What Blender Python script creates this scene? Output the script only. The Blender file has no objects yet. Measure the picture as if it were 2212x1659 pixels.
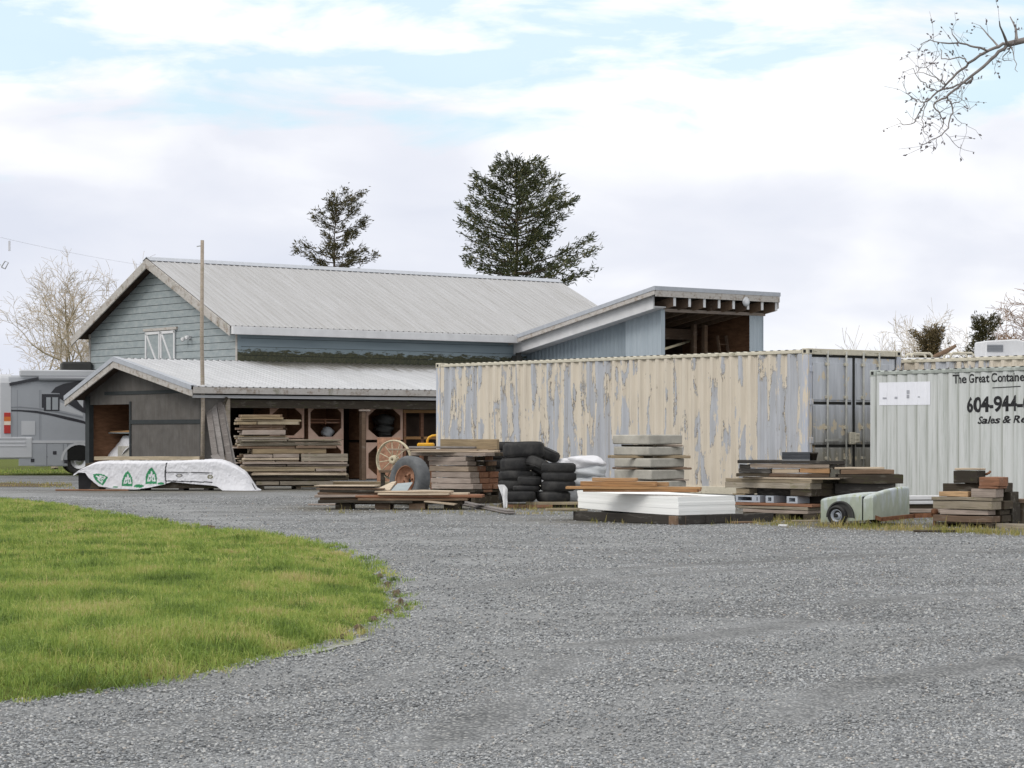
import bpy, bmesh, math, random
import numpy as np
from mathutils import Vector, Matrix
R = math.radians
random.seed(7)
scene = bpy.context.scene
col = scene.collection

# ------------------------------------------------------------------ camera
EYE = 1.42
FPX, CX, HY = 4936.0, 1106.0, 937.0        # focal length / centre / horizon in 2212-wide photo pixels
cam = bpy.data.cameras.new('camera')
cam.sensor_width = 36.0
cam.lens = 36.0 * FPX / 2212.0
cam.shift_y = (HY - 829.5) / 2212.0
cam.clip_start = 0.2
cam.clip_end = 3000.0
cam_ob = bpy.data.objects.new('camera', cam)
col.objects.link(cam_ob)
cam_ob.location = (0, 0, EYE)
cam_ob.rotation_euler = (R(90), 0, 0)
scene.camera = cam_ob

# ------------------------------------------------------------------ light
SUN_DIR = Vector((-0.72, -0.52, 0.78)).normalized()   # towards the sun, high behind the left shoulder
sun = bpy.data.lights.new('sun', 'SUN')
sun.energy = 1.0
sun.angle = R(26)
sun.color = (1.0, 0.96, 0.9)
sun_ob = bpy.data.objects.new('sun', sun)
col.objects.link(sun_ob)
sun_ob.location = (-20, -20, 40)
sun_ob.rotation_euler = SUN_DIR.to_track_quat('Z', 'Y').to_euler()

world = bpy.data.worlds.new('World')
scene.world = world
world.use_nodes = True
wt = world.node_tree
wt.nodes.clear()
def wn(t, **k):
    n = wt.nodes.new(t)
    for a, b in k.items(): setattr(n, a, b)
    return n
sky = wn('ShaderNodeTexSky', sky_type='NISHITA', sun_disc=False)
sky.sun_elevation = math.asin(SUN_DIR.z)
sky.sun_rotation = math.atan2(SUN_DIR.x, SUN_DIR.y)
sky.air_density = 1.0
sky.dust_density = 1.2
bg_sky = wn('ShaderNodeBackground'); bg_sky.inputs['Strength'].default_value = 0.15
wt.links.new(sky.outputs[0], bg_sky.inputs['Color'])
tc = wn('ShaderNodeTexCoord')
def wmap(scale, loc=(0, 0, 0)):
    m = wn('ShaderNodeMapping'); m.inputs['Scale'].default_value = scale; m.inputs['Location'].default_value = loc
    wt.links.new(tc.outputs['Generated'], m.inputs['Vector']); return m
def wnoise(scale, loc, s, det, rough=.55, dist=0.):
    n = wn('ShaderNodeTexNoise'); n.inputs['Scale'].default_value = s
    n.inputs['Detail'].default_value = det; n.inputs['Roughness'].default_value = rough
    n.inputs['Distortion'].default_value = dist
    wt.links.new(wmap(scale, loc).outputs[0], n.inputs['Vector']); return n
def wramp(fac, stops):
    r = wn('ShaderNodeValToRGB'); e = r.color_ramp.elements
    while len(e) < len(stops): e.new(0.5)
    for q, (p, c) in zip(e, stops): q.position = p; q.color = c if len(c) == 4 else (*c, 1)
    wt.links.new(fac, r.inputs[0]); return r
def wmath(op, a, b, clamp=False):
    m = wn('ShaderNodeMath', operation=op, use_clamp=clamp)
    for i, v in enumerate((a, b)):
        if isinstance(v, (int, float)): m.inputs[i].default_value = v
        else: wt.links.new(v, m.inputs[i])
    return m.outputs[0]
sep = wn('ShaderNodeSeparateXYZ'); wt.links.new(tc.outputs['Generated'], sep.inputs[0])
# cloud tone: bright white tops over lavender grey bases
n1 = wnoise((1.0, 1.0, 3.2), (1.7, .3, .4), 5.0, 4, .45, .3)
n2 = wnoise((1.0, 1.0, 2.4), (4.2, 1.1, 2.2), 14.0, 5, .5, .4)
tone = wmath('ADD', wmath('MULTIPLY', n1.outputs[0], .7), wmath('MULTIPLY', n2.outputs[0], .3))
lift = wmath('MULTIPLY', wmath('SUBTRACT', sep.outputs['Z'], .075), 1.3)
tone = wmath('ADD', tone, lift, True)
cl = wramp(tone, [(.35, (.61, .64, .725)), (.475, (.69, .71, .775)), (.575, (.81, .82, .855)), (.68, (.95, .95, .955))])
bg_cl = wn('ShaderNodeBackground'); bg_cl.inputs['Strength'].default_value = 1.0
wt.links.new(cl.outputs[0], bg_cl.inputs['Color'])
# thin blue openings high up in the frame
n3 = wnoise((1.0, 1.0, 3.6), (.55, 2.3, 1.35), 11.0, 7, .55, .35)
band = wramp(sep.outputs['Z'], [(.118, (0, 0, 0)), (.150, (1, 1, 1)), (.185, (.8, .8, .8)), (.26, (.1, .1, .1))])
op = wmath('ADD', wmath('MULTIPLY', band.outputs[0], .62), wmath('MULTIPLY', wmath('SUBTRACT', n3.outputs[0], .5), 2.4))
op = wramp(op, [(.34, (0, 0, 0)), (.66, (.85, .85, .85))])
# the blue itself, veiled by bright high haze
bg_veil = wn('ShaderNodeBackground'); bg_veil.inputs['Color'].default_value = (.70, .90, 1.0, 1); bg_veil.inputs['Strength'].default_value = .80
mv = wn('ShaderNodeMixShader'); mv.inputs[0].default_value = .78
wt.links.new(bg_sky.outputs[0], mv.inputs[1]); wt.links.new(bg_veil.outputs[0], mv.inputs[2])
mx = wn('ShaderNodeMixShader')
wt.links.new(op.outputs[0], mx.inputs[0]); wt.links.new(bg_cl.outputs[0], mx.inputs[1]); wt.links.new(mv.outputs[0], mx.inputs[2])
wo = wn('ShaderNodeOutputWorld'); wt.links.new(mx.outputs[0], wo.inputs[0])

scene.view_settings.view_transform = 'Standard'
scene.view_settings.look = 'None'
scene.view_settings.exposure = 0.32
scene.view_settings.gamma = 1.0

# ------------------------------------------------------------------ pixel helpers (used once, to measure the place)
def P(xd, yd, Y): return Vector(((xd - CX) * Y / FPX, Y, EYE + (HY - yd) * Y / FPX))
def GY(yd): return FPX * EYE / (yd - HY)
def G(xd, yd): return P(xd, yd, GY(yd))
def crop(ox, oy, s):
    return lambda cx, cy: ((ox + cx / s) / 1.736, (oy + cy / s) / 1.736)
class Frame:
    """A ground frame: origin O (x,y), turned phi about z."""
    def __init__(s, O, phi):
        s.O = Vector((O[0], O[1], 0)); s.phi = phi
        s.a = Vector((math.cos(phi), math.sin(phi), 0)); s.b = Vector((-math.sin(phi), math.cos(phi), 0))
    def w(s, x, y, z=0.): return s.O + s.a * x + s.b * y + Vector((0, 0, z))
    def hit(s, xd, yd, yl=0.):
        k = (xd - CX) / FPX
        o = s.O + s.b * yl
        x = (k * o.y - o.x) / (s.a.x - k * s.a.y)
        Y = o.y + s.a.y * x
        return x, EYE + (HY - yd) * Y / FPX
    def hity(s, xd, yd, xl=0.):
        k = (xd - CX) / FPX
        o = s.O + s.a * xl
        y = (k * o.y - o.x) / (s.b.x - k * s.b.y)
        Y = o.y + s.b.y * y
        return y, EYE + (HY - yd) * Y / FPX

# ------------------------------------------------------------------ materials
MATS = {}
class NT:
    def __init__(s, name, rough=.8, spec=.3, metal=0.):
        s.m = bpy.data.materials.new(name); s.m.use_nodes = True
        s.t = s.m.node_tree; s.b = s.t.nodes['Principled BSDF']
        s.b.inputs['Roughness'].default_value = rough
        s.b.inputs['Specular IOR Level'].default_value = spec
        s.b.inputs['Metallic'].default_value = metal
        MATS[name] = s.m
        s._oi = None
    def n(s, t, **k):
        q = s.t.nodes.new(t)
        for a, b in k.items(): setattr(q, a, b)
        return q
    def put(s, sock, v):
        if isinstance(v, bpy.types.NodeSocket): s.t.links.new(v, sock)
        elif isinstance(v, (tuple, list)) and len(v) == 3 and sock.type == 'RGBA': sock.default_value = (*v, 1)
        else: sock.default_value = v
    def coord(s, scale=(1, 1, 1), kind='Object', rnd=False):
        t = s.n('ShaderNodeTexCoord'); m = s.n('ShaderNodeMapping'); m.inputs['Scale'].default_value = scale
        v = t.outputs[kind]
        if rnd:
            a = s.n('ShaderNodeVectorMath', operation='ADD'); c = s.n('ShaderNodeMath', operation='MULTIPLY')
            s.put(c.inputs[0], s.rand()); c.inputs[1].default_value = 37.0
            s.put(a.inputs[0], v); s.put(a.inputs[1], c.outputs[0]); v = a.outputs[0]
        s.put(m.inputs['Vector'], v); return m.outputs[0]
    def rand(s):
        if s._oi is None: s._oi = s.n('ShaderNodeObjectInfo')
        return s._oi.outputs['Random']
    def island(s): return s.n('ShaderNodeNewGeometry').outputs['Random Per Island']
    def noise(s, vec, scale, det=4, rough=.55, dist=0.):
        q = s.n('ShaderNodeTexNoise'); s.put(q.inputs['Vector'], vec); q.inputs['Scale'].default_value = scale
        q.inputs['Detail'].default_value = det; q.inputs['Roughness'].default_value = rough; q.inputs['Distortion'].default_value = dist
        return q.outputs[0]
    def voro(s, vec, scale, out='Distance', feature='F1', rand=1.):
        q = s.n('ShaderNodeTexVoronoi', feature=feature); s.put(q.inputs['Vector'], vec); q.inputs['Scale'].default_value = scale
        q.inputs['Randomness'].default_value = rand
        return q.outputs[out]
    def ramp(s, fac, stops, interp='LINEAR'):
        r = s.n('ShaderNodeValToRGB'); e = r.color_ramp.elements; r.color_ramp.interpolation = interp
        while len(e) < len(stops): e.new(.5)
        for q, (p, c) in zip(e, stops):
            q.position = p
            if isinstance(c, (int, float)): c = (c, c, c)
            q.color = (*c, 1)
        s.put(r.inputs[0], fac); return r.outputs[0]
    def mix(s, fac, a, b, blend='MIX'):
        q = s.n('ShaderNodeMix', data_type='RGBA', blend_type=blend)
        s.put(q.inputs[0], fac); s.put(q.inputs[6], a); s.put(q.inputs[7], b); return q.outputs[2]
    def math(s, op, a, b=0., clamp=False):
        q = s.n('ShaderNodeMath', operation=op, use_clamp=clamp); s.put(q.inputs[0], a); s.put(q.inputs[1], b); return q.outputs[0]
    def sep(s, vec):
        q = s.n('ShaderNodeSeparateXYZ'); s.put(q.inputs[0], vec); return q.outputs
    def bump(s, h, strength=.3, dist=.02):
        q = s.n('ShaderNodeBump'); q.inputs['Strength'].default_value = strength; q.inputs['Distance'].default_value = dist
        s.put(q.inputs['Height'], h); s.put(s.b.inputs['Normal'], q.outputs[0])
    def color(s, c): s.put(s.b.inputs['Base Color'], c); return s
    def rough(s, v): s.put(s.b.inputs['Roughness'], v)

def plain(name, c, rough=.6, spec=.3, metal=0., var=.12, scale=6., bump=0.):
    t = NT(name, rough, spec, metal)
    f = t.noise(t.coord(), scale, 5)
    lo = tuple(x * (1 - var) for x in c); hi = tuple(min(1, x * (1 + var)) for x in c)
    t.color(t.ramp(f, [(.3, lo), (.7, hi)]))
    if bump: t.bump(f, bump)
    return t.m

def wood(name, cols, dirt=(.03, .025, .018), moss=None, rough=.85):
    """Sawn timber, grain along local x; tone differs from board to board."""
    t = NT(name, rough, .2)
    base = t.ramp(t.rand(), [(i / max(1, len(cols) - 1), c) for i, c in enumerate(cols)])
    g = t.noise(t.coord((1.2, 26, 26), rnd=True), 2.2, 6, .65, .6)
    blot = t.noise(t.coord((1.4, 3.5, 3.5), rnd=True), 1.6, 4)
    c = t.mix(t.ramp(g, [(.28, .75), (.62, 0)]), base, t.mix(.6, base, dirt))
    c = t.mix(t.ramp(blot, [(.45, 0), (.72, .55)]), c, t.mix(.55, base, dirt))
    fine = t.noise(t.coord((.5, 70, 70), rnd=True), 1.7, 4, .7)
    c = t.mix(t.ramp(fine, [(.30, .85), (.46, 0)]), c, t.mix(.8, base, dirt))
    c = t.mix(t.ramp(t.noise(t.coord((2., 9, 9), rnd=True), 1.1, 5, .7), [(.55, 0), (.75, .5)]), c, t.mix(.5, base, (.55, .52, .47)))
    if moss:
        mo = t.noise(t.coord((2.5, 6, 6), rnd=True), 2.0, 5, .6)
        c = t.mix(t.ramp(mo, [(.56, 0), (.72, .7)]), c, moss)
    t.color(c); t.bump(g, .35, .01)
    return t.m

wood('wood_grey', [(.30, .26, .21), (.40, .35, .28), (.24, .20, .15), (.46, .40, .31), (.33, .27, .19)], moss=(.16, .15, .07))
wood('wood_tan', [(.40, .325, .225), (.35, .26, .155), (.45, .38, .27), (.31, .245, .155)])
wood('wood_brown', [(.20, .13, .085), (.27, .18, .12), (.15, .10, .07), (.30, .21, .15)])
wood('wood_dark', [(.055, .045, .035), (.085, .065, .045), (.04, .034, .028), (.10, .08, .055)], moss=(.07, .075, .03))
wood('wood_black', [(.045, .042, .04), (.06, .055, .052), (.05, .045, .04)])
wood('wood_orange', [(.45, .24, .10), (.52, .30, .14), (.38, .19, .085), (.55, .36, .2)])
wood('wood_pale', [(.58, .47, .35), (.66, .55, .42), (.50, .40, .30)])
wood('wood_red', [(.28, .13, .075), (.35, .19, .12), (.22, .11, .07)])
wood('wood_lilac', [(.40, .33, .28), (.46, .38, .33), (.34, .28, .24), (.37, .29, .22)])
wood('wood_plank_grey', [(.22, .20, .19), (.27, .25, .24), (.19, .17, .16)])
wood('wood_post', [(.40, .34, .28), (.46, .39, .32)], moss=(.26, .24, .13))

# gravel
t = NT('gravel', .9, .25)
v = t.coord((1, 1, 1), 'Object')
cellc = t.voro(v, 46., 'Color')
celld = t.voro(v, 46., 'Distance')
big = t.noise(t.coord((.55, .85, 1)), .8, 6, .62, .8); mid = t.noise(v, 5., 4, .6)
wear = t.n('ShaderNodeVertexColor', layer_name='wear').outputs[0]; ws = t.n('ShaderNodeSeparateColor'); t.put(ws.inputs[0], wear)
sx, sy, sz = t.sep(v)
stone = t.ramp(t.sep(cellc)[0], [(0, (.105, .108, .110)), (.35, (.205, .210, .213)), (.65, (.295, .298, .297)), (.9, (.385, .385, .377)), (1, (.50, .49, .46))])
stone = t.mix(t.ramp(celld, [(.35, 0), (.62, .85)]), stone, (.05, .053, .055))
fines = t.ramp(t.noise(v, 75., 4, .75), [(.30, (.14, .146, .15)), (.5, (.31, .318, .322)), (.72, (.46, .463, .462))])
c = t.mix(t.ramp(t.math('ADD', t.math('MULTIPLY', big, .7), t.math('MULTIPLY', mid, .3)), [(.42, .0), (.66, .75)]), stone, fines)
brk = t.ramp(t.noise(v, 3.2, 5, .7), [(.32, .15), (.62, 1)])
c = t.mix(t.math('MULTIPLY', t.math('MULTIPLY', ws.outputs[0], brk), .72), c, t.mix(.5, (.37, .375, .375), fines))
c = t.mix(t.math('MULTIPLY', t.math('MULTIPLY', ws.outputs[1], brk), .95), c, t.mix(.75, (.085, .09, .09), stone))
c = t.mix(t.math('MULTIPLY', t.math('MULTIPLY', ws.outputs[2], t.ramp(t.noise(v, 2.2, 6, .7), [(.30, .2), (.58, 1)])), .95), c, t.ramp(t.noise(v, 7., 5, .7), [(.3, (.055, .048, .035)), (.55, (.13, .115, .085)), (.75, (.17, .175, .09))]))
t.color(c)
t.bump(t.math('SUBTRACT', t.math('MULTIPLY', mid, .5), celld), .8, .02)
t = NT('gravel_stone', .85, .3)
c = t.ramp(t.island(), [(0, (.095, .10, .106)), (.25, (.208, .218, .228)), (.6, (.33, .341, .35)), (.85, (.445, .453, .458)), (.96, (.50, .495, .475)), (.994, (.33, .27, .22)), (1, (.6, .6, .58))])
ws = t.n('ShaderNodeSeparateColor'); t.put(ws.inputs[0], t.n('ShaderNodeVertexColor', layer_name='wear').outputs[0])
pt_ = t.noise(t.coord((.5, .8, 1)), .9, 5, .6, .6)
c = t.mix(t.ramp(pt_, [(.52, 0), (.68, .5)]), c, t.mix(.5, c, (.10, .10, .10)))       # damp patches
c = t.mix(t.math('MULTIPLY', ws.outputs[1], .85), c, t.mix(.42, c, (.055, .056, .056)))      # loosened, damp ridges
c = t.mix(t.math('MULTIPLY', ws.outputs[0], .75), c, t.mix(.38, c, (.46, .46, .455)))        # dusty wheel tracks
t.color(c)
# soil, lawn base
t = NT('soil', .95, .15)
v = t.coord(); f = t.noise(v, 6., 6, .65)
t.color(t.ramp(f, [(.3, (.045, .032, .02)), (.5, (.11, .08, .05)), (.7, (.20, .165, .115))])); t.bump(f, .8, .04)
t = NT('lawn_base', .95, .1)
v = t.coord(); f = t.noise(v, 2.2, 6, .65)
t.color(t.ramp(f, [(.3, (.075, .085, .022)), (.55, (.11, .135, .028)), (.75, (.18, .17, .06))])); t.bump(t.noise(v, 25., 3), .8, .04)
def grass(name, stops):
    t = NT(name, .6, .25)
    v = t.coord(); f = t.noise(v, 1.15, 6, .7)
    k = t.math('ADD', t.math('ADD', t.math('MULTIPLY', t.math('SUBTRACT', f, .5), 2.7), .47), t.math('MULTIPLY', t.math('SUBTRACT', t.island(), .5), .45))
    c = t.ramp(k, stops)
    t.color(c)
    tr = t.n('ShaderNodeBsdfTranslucent'); t.put(tr.inputs['Color'], c)
    mx = t.n('ShaderNodeMixShader'); mx.inputs[0].default_value = .3
    t.t.links.new(t.b.outputs[0], mx.inputs[1]); t.t.links.new(tr.outputs[0], mx.inputs[2])
    t.t.links.new(mx.outputs[0], t.t.nodes['Material Output'].inputs[0])
grass('grass_blade', [(.04, (.09, .14, .03)), (.26, (.18, .27, .055)), (.48, (.285, .385, .08)), (.66, (.385, .43, .115)), (.80, (.47, .445, .165)), (.92, (.52, .43, .21))])
grass('dry_grass', [(.2, (.20, .21, .055)), (.45, (.31, .28, .085)), (.65, (.40, .33, .13)), (.9, (.45, .35, .18))])

# buildings
t = NT('blue_siding', .8, .2)
v = t.coord(); f = t.noise(t.coord((2., 2., 5.)), 1.5, 6, .65); g = t.noise(v, 9., 6, .7)
c = t.ramp(f, [(.3, (.255, .295, .31)), (.55, (.315, .35, .36)), (.75, (.39, .415, .415))])
c = t.mix(t.ramp(g, [(.60, 0), (.70, .6)]), c, (.17, .19, .19))
c = t.mix(t.ramp(t.noise(t.coord((1, 1, 1)), 22., 5, .7), [(.68, 0), (.74, .7)]), c, (.09, .08, .07))
t.color(c); t.bump(g, .2, .01)
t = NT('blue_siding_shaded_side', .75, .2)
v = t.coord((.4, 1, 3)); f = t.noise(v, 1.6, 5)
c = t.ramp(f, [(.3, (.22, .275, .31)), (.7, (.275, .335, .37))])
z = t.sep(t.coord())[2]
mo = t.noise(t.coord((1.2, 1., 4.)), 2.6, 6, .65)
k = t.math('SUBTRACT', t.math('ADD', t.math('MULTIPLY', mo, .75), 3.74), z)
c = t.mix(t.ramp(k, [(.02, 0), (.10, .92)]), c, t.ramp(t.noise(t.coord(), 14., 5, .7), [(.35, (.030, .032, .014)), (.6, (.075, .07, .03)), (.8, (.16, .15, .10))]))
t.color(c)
plain('dark_gap', (.035, .042, .047), .95, .1)  # dark backing in the board gaps, stands in for the lap shadows
t = NT('white_weathered', .75, .25)
f = t.noise(t.coord((1, 1, 1)), 5., 6, .7); g = t.noise(t.coord((3, 3, 9)), 2.2, 6, .7)
c = t.ramp(g, [(.3, (.37, .345, .32)), (.7, (.50, .475, .45))])
c = t.mix(t.ramp(f, [(.52, 0), (.64, .8)]), c, t.ramp(g, [(.4, (.16, .12, .09)), (.6, (.30, .24, .19))]))
c = t.mix(t.ramp(t.noise(t.coord(), 2.4, 5, .7), [(.58, 0), (.70, .6)]), c, (.15, .145, .085))
t.color(c)
plain('white_trim', (.62, .62, .63), .6, .3, var=.08, scale=3.)
t = NT('roof_metal', .45, .4)
v = t.coord((.55, 6., 6.)); f = t.noise(v, 1.2, 5, .6)
st = t.noise(t.coord((7., .35, .35)), 1.3, 5, .65)
c = t.ramp(st, [(.25, (.31, .305, .30)), (.5, (.39, .387, .388)), (.75, (.45, .45, .46))])
c = t.mix(t.ramp(t.noise(t.coord((16., .5, .5)), 1.1, 4, .7), [(.54, 0), (.72, .6)]), c, (.27, .255, .235))
def sheets(t, c, w=.92):
    x = t.sep(t.coord())[0]
    q = t.n('ShaderNodeTexWhiteNoise', noise_dimensions='1D'); t.put(q.inputs['W'], t.math('FLOOR', t.math('DIVIDE', x, w)))
    c = t.mix(t.ramp(q.outputs['Value'], [(0, .0), (1, .38)]), c, t.mix(.5, c, (.30, .295, .285)))
    lap = t.ramp(t.math('FRACT', t.math('DIVIDE', x, w)), [(0, .45), (.035, 0)])
    c = t.mix(lap, c, (.22, .21, .20))
    fr = t.noise(t.coord((1, 1, 1)), 9., 5, .7)
    return t.mix(t.ramp(fr, [(.64, 0), (.72, .45)]), c, (.26, .215, .17))
c = sheets(t, c)
t.color(c)
t = NT('shed_roof_metal', .4, .45)
st = t.noise(t.coord((7., .5, .5)), 1.3, 5, .65)
c = t.ramp(st, [(.25, (.38, .385, .40)), (.6, (.50, .505, .52))])
yy = t.sep(t.coord())
w = t.noise(t.coord((5., .6, 1.)), 2.0, 5, .7)
k = t.math('ADD', yy[1], t.math('MULTIPLY', w, 3.2))       # grime in the sheet against the barn wall, streaking down-slope
along = t.ramp(t.math('DIVIDE', t.math('ADD', yy[0], t.math('MULTIPLY', w, .6)), 12.), [(.02, 0), (.10, 1)])
c = t.mix(t.math('MULTIPLY', t.ramp(k, [(.05, 0), (1.0, .92)]), along), c, (.13, .12, .095))
c = sheets(t, c)
t.color(c)
plain('roof_edge_metal', (.38, .40, .44), .4, .45, var=.08)
t = NT('shed_felt', .9, .15)
f = t.noise(t.coord(), 2.4, 6, .65); g = t.noise(t.coord((6, 6, .8)), 2., 4)
t.color(t.mix(t.ramp(g, [(.4, 0), (.7, .4)]), t.ramp(f, [(.3, (.098, .092, .086)), (.7, (.145, .136, .128))]), (.09, .078, .066)))
plain('dark_trim', (.040, .045, .047), .8, .2)
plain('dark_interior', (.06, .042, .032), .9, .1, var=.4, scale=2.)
t = NT('plywood_brown', .8, .2)
f = t.noise(t.coord((1, 1, 4)), 3., 6, .65)
t.color(t.ramp(f, [(.3, (.13, .065, .035)), (.7, (.26, .14, .08))]))
t = NT('crate_ply', .8, .2)
f = t.noise(t.coord((2, 2, 2), rnd=True), 2., 5, .6)
t.color(t.mix(.45, t.ramp(f, [(.3, (.52, .33, .25)), (.7, (.70, .52, .42))]), t.ramp(t.rand(), [(0, (.52, .31, .22)), (1, (.70, .57, .49))])))
t = NT('blue_metal', .5, .4)
xx = t.sep(t.coord())
f = t.noise(t.coord((1, 1, .4)), 3., 4)
c = t.ramp(f, [(.3, (.20, .24, .275)), (.7, (.24, .285, .32))])
t.color(c)
t = NT('pale_blue_metal', .5, .4)
f = t.noise(t.coord((5, 5, .3)), 2., 4)
t.color(t.ramp(f, [(.3, (.32, .375, .42)), (.7, (.40, .455, .50))]))

# containers
def peel(name, under, paint, bias, seedloc):
    t = NT(name, .6, .3)
    v = t.coord()
    s = t.sep(v)
    vec = t.n('ShaderNodeMapping'); vec.inputs['Scale'].default_value = (1.0, 1.0, .17); vec.inputs['Location'].default_value = seedloc
    t.put(vec.inputs['Vector'], v)
    a = t.noise(vec.outputs[0], 3.6, 7, .62, .30)
    b = t.noise(t.coord((1, 1, .6)), 16., 5, .7)
    k = t.math('ADD', a, t.math('MULTIPLY', t.math('SUBTRACT', b, .5), .16))
    k = t.math('ADD', k, bias(t, s))
    m = t.ramp(k, [(.492, 1), (.50, 0)])           # 1 = bare blue-grey, 0 = cream paint
    edge = t.ramp(k, [(.474, 0), (.490, 1), (.497, 1), (.502, 0)])
    pc = t.ramp(t.noise(t.coord((1, 1, .3)), 5., 5), [(.3, tuple(x * .9 for x in paint)), (.7, paint)])
    uc = t.ramp(t.noise(t.coord((2, 2, .25)), 5., 5, .6), [(.3, tuple(x * .82 for x in under)), (.65, under), (.8, tuple(x * 1.08 for x in under))])
    c = t.mix(m, pc, uc)
    rust = t.noise(t.coord((1, 1, .35)), 3.2, 4)
    c = t.mix(t.math('MULTIPLY', edge, t.ramp(rust, [(.40, 0), (.55, .9)])), c, (.13, .105, .07))
    run = t.noise(t.coord((9, 9, .16)), 2.0, 5, .65)
    c = t.mix(t.ramp(run, [(.54, 0), (.70, .5)]), c, (.30, .25, .19))
    ry = t.noise(t.coord((1.3, 1.3, .5)), 6.5, 5, .7)
    c = t.mix(t.ramp(ry, [(.66, 0), (.72, .7)]), c, (.20, .12, .07))
    spots = t.noise(t.coord((1.6, 1.6, .7)), 11., 4, .6)
    c = t.mix(t.ramp(spots, [(.70, 0), (.74, .8)]), c, (.17, .14, .09))
    return t, c
def bias1(t, s):      # more paint left mid-right of the long side, bare near both ends
    y = t.math('DIVIDE', s[1], 12.19)
    b = t.ramp(y, [(0, .43), (.10, .47), (.17, .58), (.40, .565), (.49, .47), (.62, .485), (.74, .53), (.84, .525), (.92, .465), (1., .465)])
    rib = t.math('MULTIPLY', t.math('SINE', t.math('MULTIPLY', s[1], 2 * math.pi / .278)), .030)
    low = t.math('MULTIPLY', t.math('SUBTRACT', t.math('DIVIDE', s[2], 3.1), .60), .075)
    return t.math('ADD', t.math('ADD', t.math('SUBTRACT', b, .5), rib), low)
t, c = peel('container_peeling', (.455, .47, .505), (.635, .57, .475), bias1, (3.1, .4, 0.))
t.color(c)
t = NT('container_rail', .65, .3)
f = t.noise(t.coord((3, 3, 3)), 2.2, 6, .7)
c = t.ramp(f, [(.35, (.48, .445, .36)), (.65, (.60, .56, .46))])
c = t.mix(t.ramp(t.noise(t.coord((1.5, 1.5, 5)), 3.0, 6, .7), [(.56, 0), (.66, .8)]), c, (.13, .12, .055))
t.color(c)
t = NT('container_post', .6, .3)
f = t.noise(t.coord((5, 5, .8)), 2.0, 6, .65)
t.color(t.ramp(f, [(.35, (.40, .43, .50)), (.5, (.45, .47, .52)), (.56, (.62, .54, .43)), (.72, (.64, .57, .45))]))
t = NT('container_door', .65, .3)
s = t.sep(t.coord())
f = t.noise(t.coord((6, 6, .5)), 2.0, 6, .65)
up = t.ramp(t.math('ADD', t.math('DIVIDE', s[2], 3.1), t.math('MULTIPLY', t.math('SUBTRACT', f, .5), .35)), [(.30, 0), (.62, 1)])
c = t.mix(up, t.ramp(f, [(.3, (.21, .20, .165)), (.7, (.35, .33, .28))]), t.ramp(f, [(.3, (.42, .44, .48)), (.7, (.60, .62, .66))]))
p = t.noise(t.coord((1.6, 1.6, 1.0)), 3.4, 6, .62)
zb = t.ramp(t.math('DIVIDE', s[2], 3.1), [(.24, -.0), (.30, .06), (.34, 0), (.43, .0), (.50, .10), (.53, .0), (.66, .0), (.69, .07), (.72, 0), (.9, .0), (.94, .05)])
c = t.mix(t.ramp(t.math('ADD', p, zb), [(.615, 0), (.627, 1)]), c, (.62, .54, .41))
t.color(c)
plain('container_bar', (.40, .40, .37), .55, .4, var=.25, scale=5.)
plain('door_gasket', (.025, .025, .024), .8, .2)
t = NT('container_white', .55, .35)
f = t.noise(t.coord((3, 3, .3)), 2.2, 6, .6)
s = t.sep(t.coord())
c = t.ramp(f, [(.3, (.50, .52, .51)), (.7, (.59, .605, .60))])
g = t.noise(t.coord((9, 9, .5)), 1.6, 6, .65)
c = t.mix(t.ramp(g, [(.50, 0), (.70, .55)]), c, (.24, .265, .225))
c = t.mix(t.ramp(t.noise(t.coord(), 2.4, 5, .6), [(.66, 0), (.74, .5)]), c, (.36, .37, .34))
t.color(c)
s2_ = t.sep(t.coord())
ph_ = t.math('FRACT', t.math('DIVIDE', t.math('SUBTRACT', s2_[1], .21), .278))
run = t.ramp(ph_, [(.0, 0), (.36, 0), (.47, 1), (.60, .35), (.74, .12), (.80, .0)])  # algae streak at each rib, also painting in the shading of the recess
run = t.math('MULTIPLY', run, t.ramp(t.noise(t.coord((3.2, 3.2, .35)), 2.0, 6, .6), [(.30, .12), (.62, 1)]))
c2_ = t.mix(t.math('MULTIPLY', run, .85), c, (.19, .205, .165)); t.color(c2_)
plain('container_green_grime', (.33, .355, .33), .65, .3, var=.35, scale=6.)
plain('paint_black', (.022, .022, .024), .6, .2)
plain('notice_white', (.78, .79, .85), .5, .3, var=.03)
plain('notice_print', (.35, .36, .40), .6, .2)
plain('rust', (.19, .09, .05), .85, .2, var=.4, scale=14.)
plain('rust_rim', (.34, .19, .125), .8, .2, var=.35, scale=10.)
# rubber
t = NT('rubber', .7, .3)
f = t.noise(t.coord((1, 1, 1), rnd=True), 5., 5)
t.color(t.mix(t.ramp(f, [(.4, 0), (.7, .6)]), (.022, .022, .023), (.075, .072, .068)))
t = NT('rubber_dusty', .8, .2)
f = t.noise(t.coord(), 6., 5)
t.color(t.ramp(f, [(.3, (.085, .09, .095)), (.7, (.15, .155, .16))]))
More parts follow.
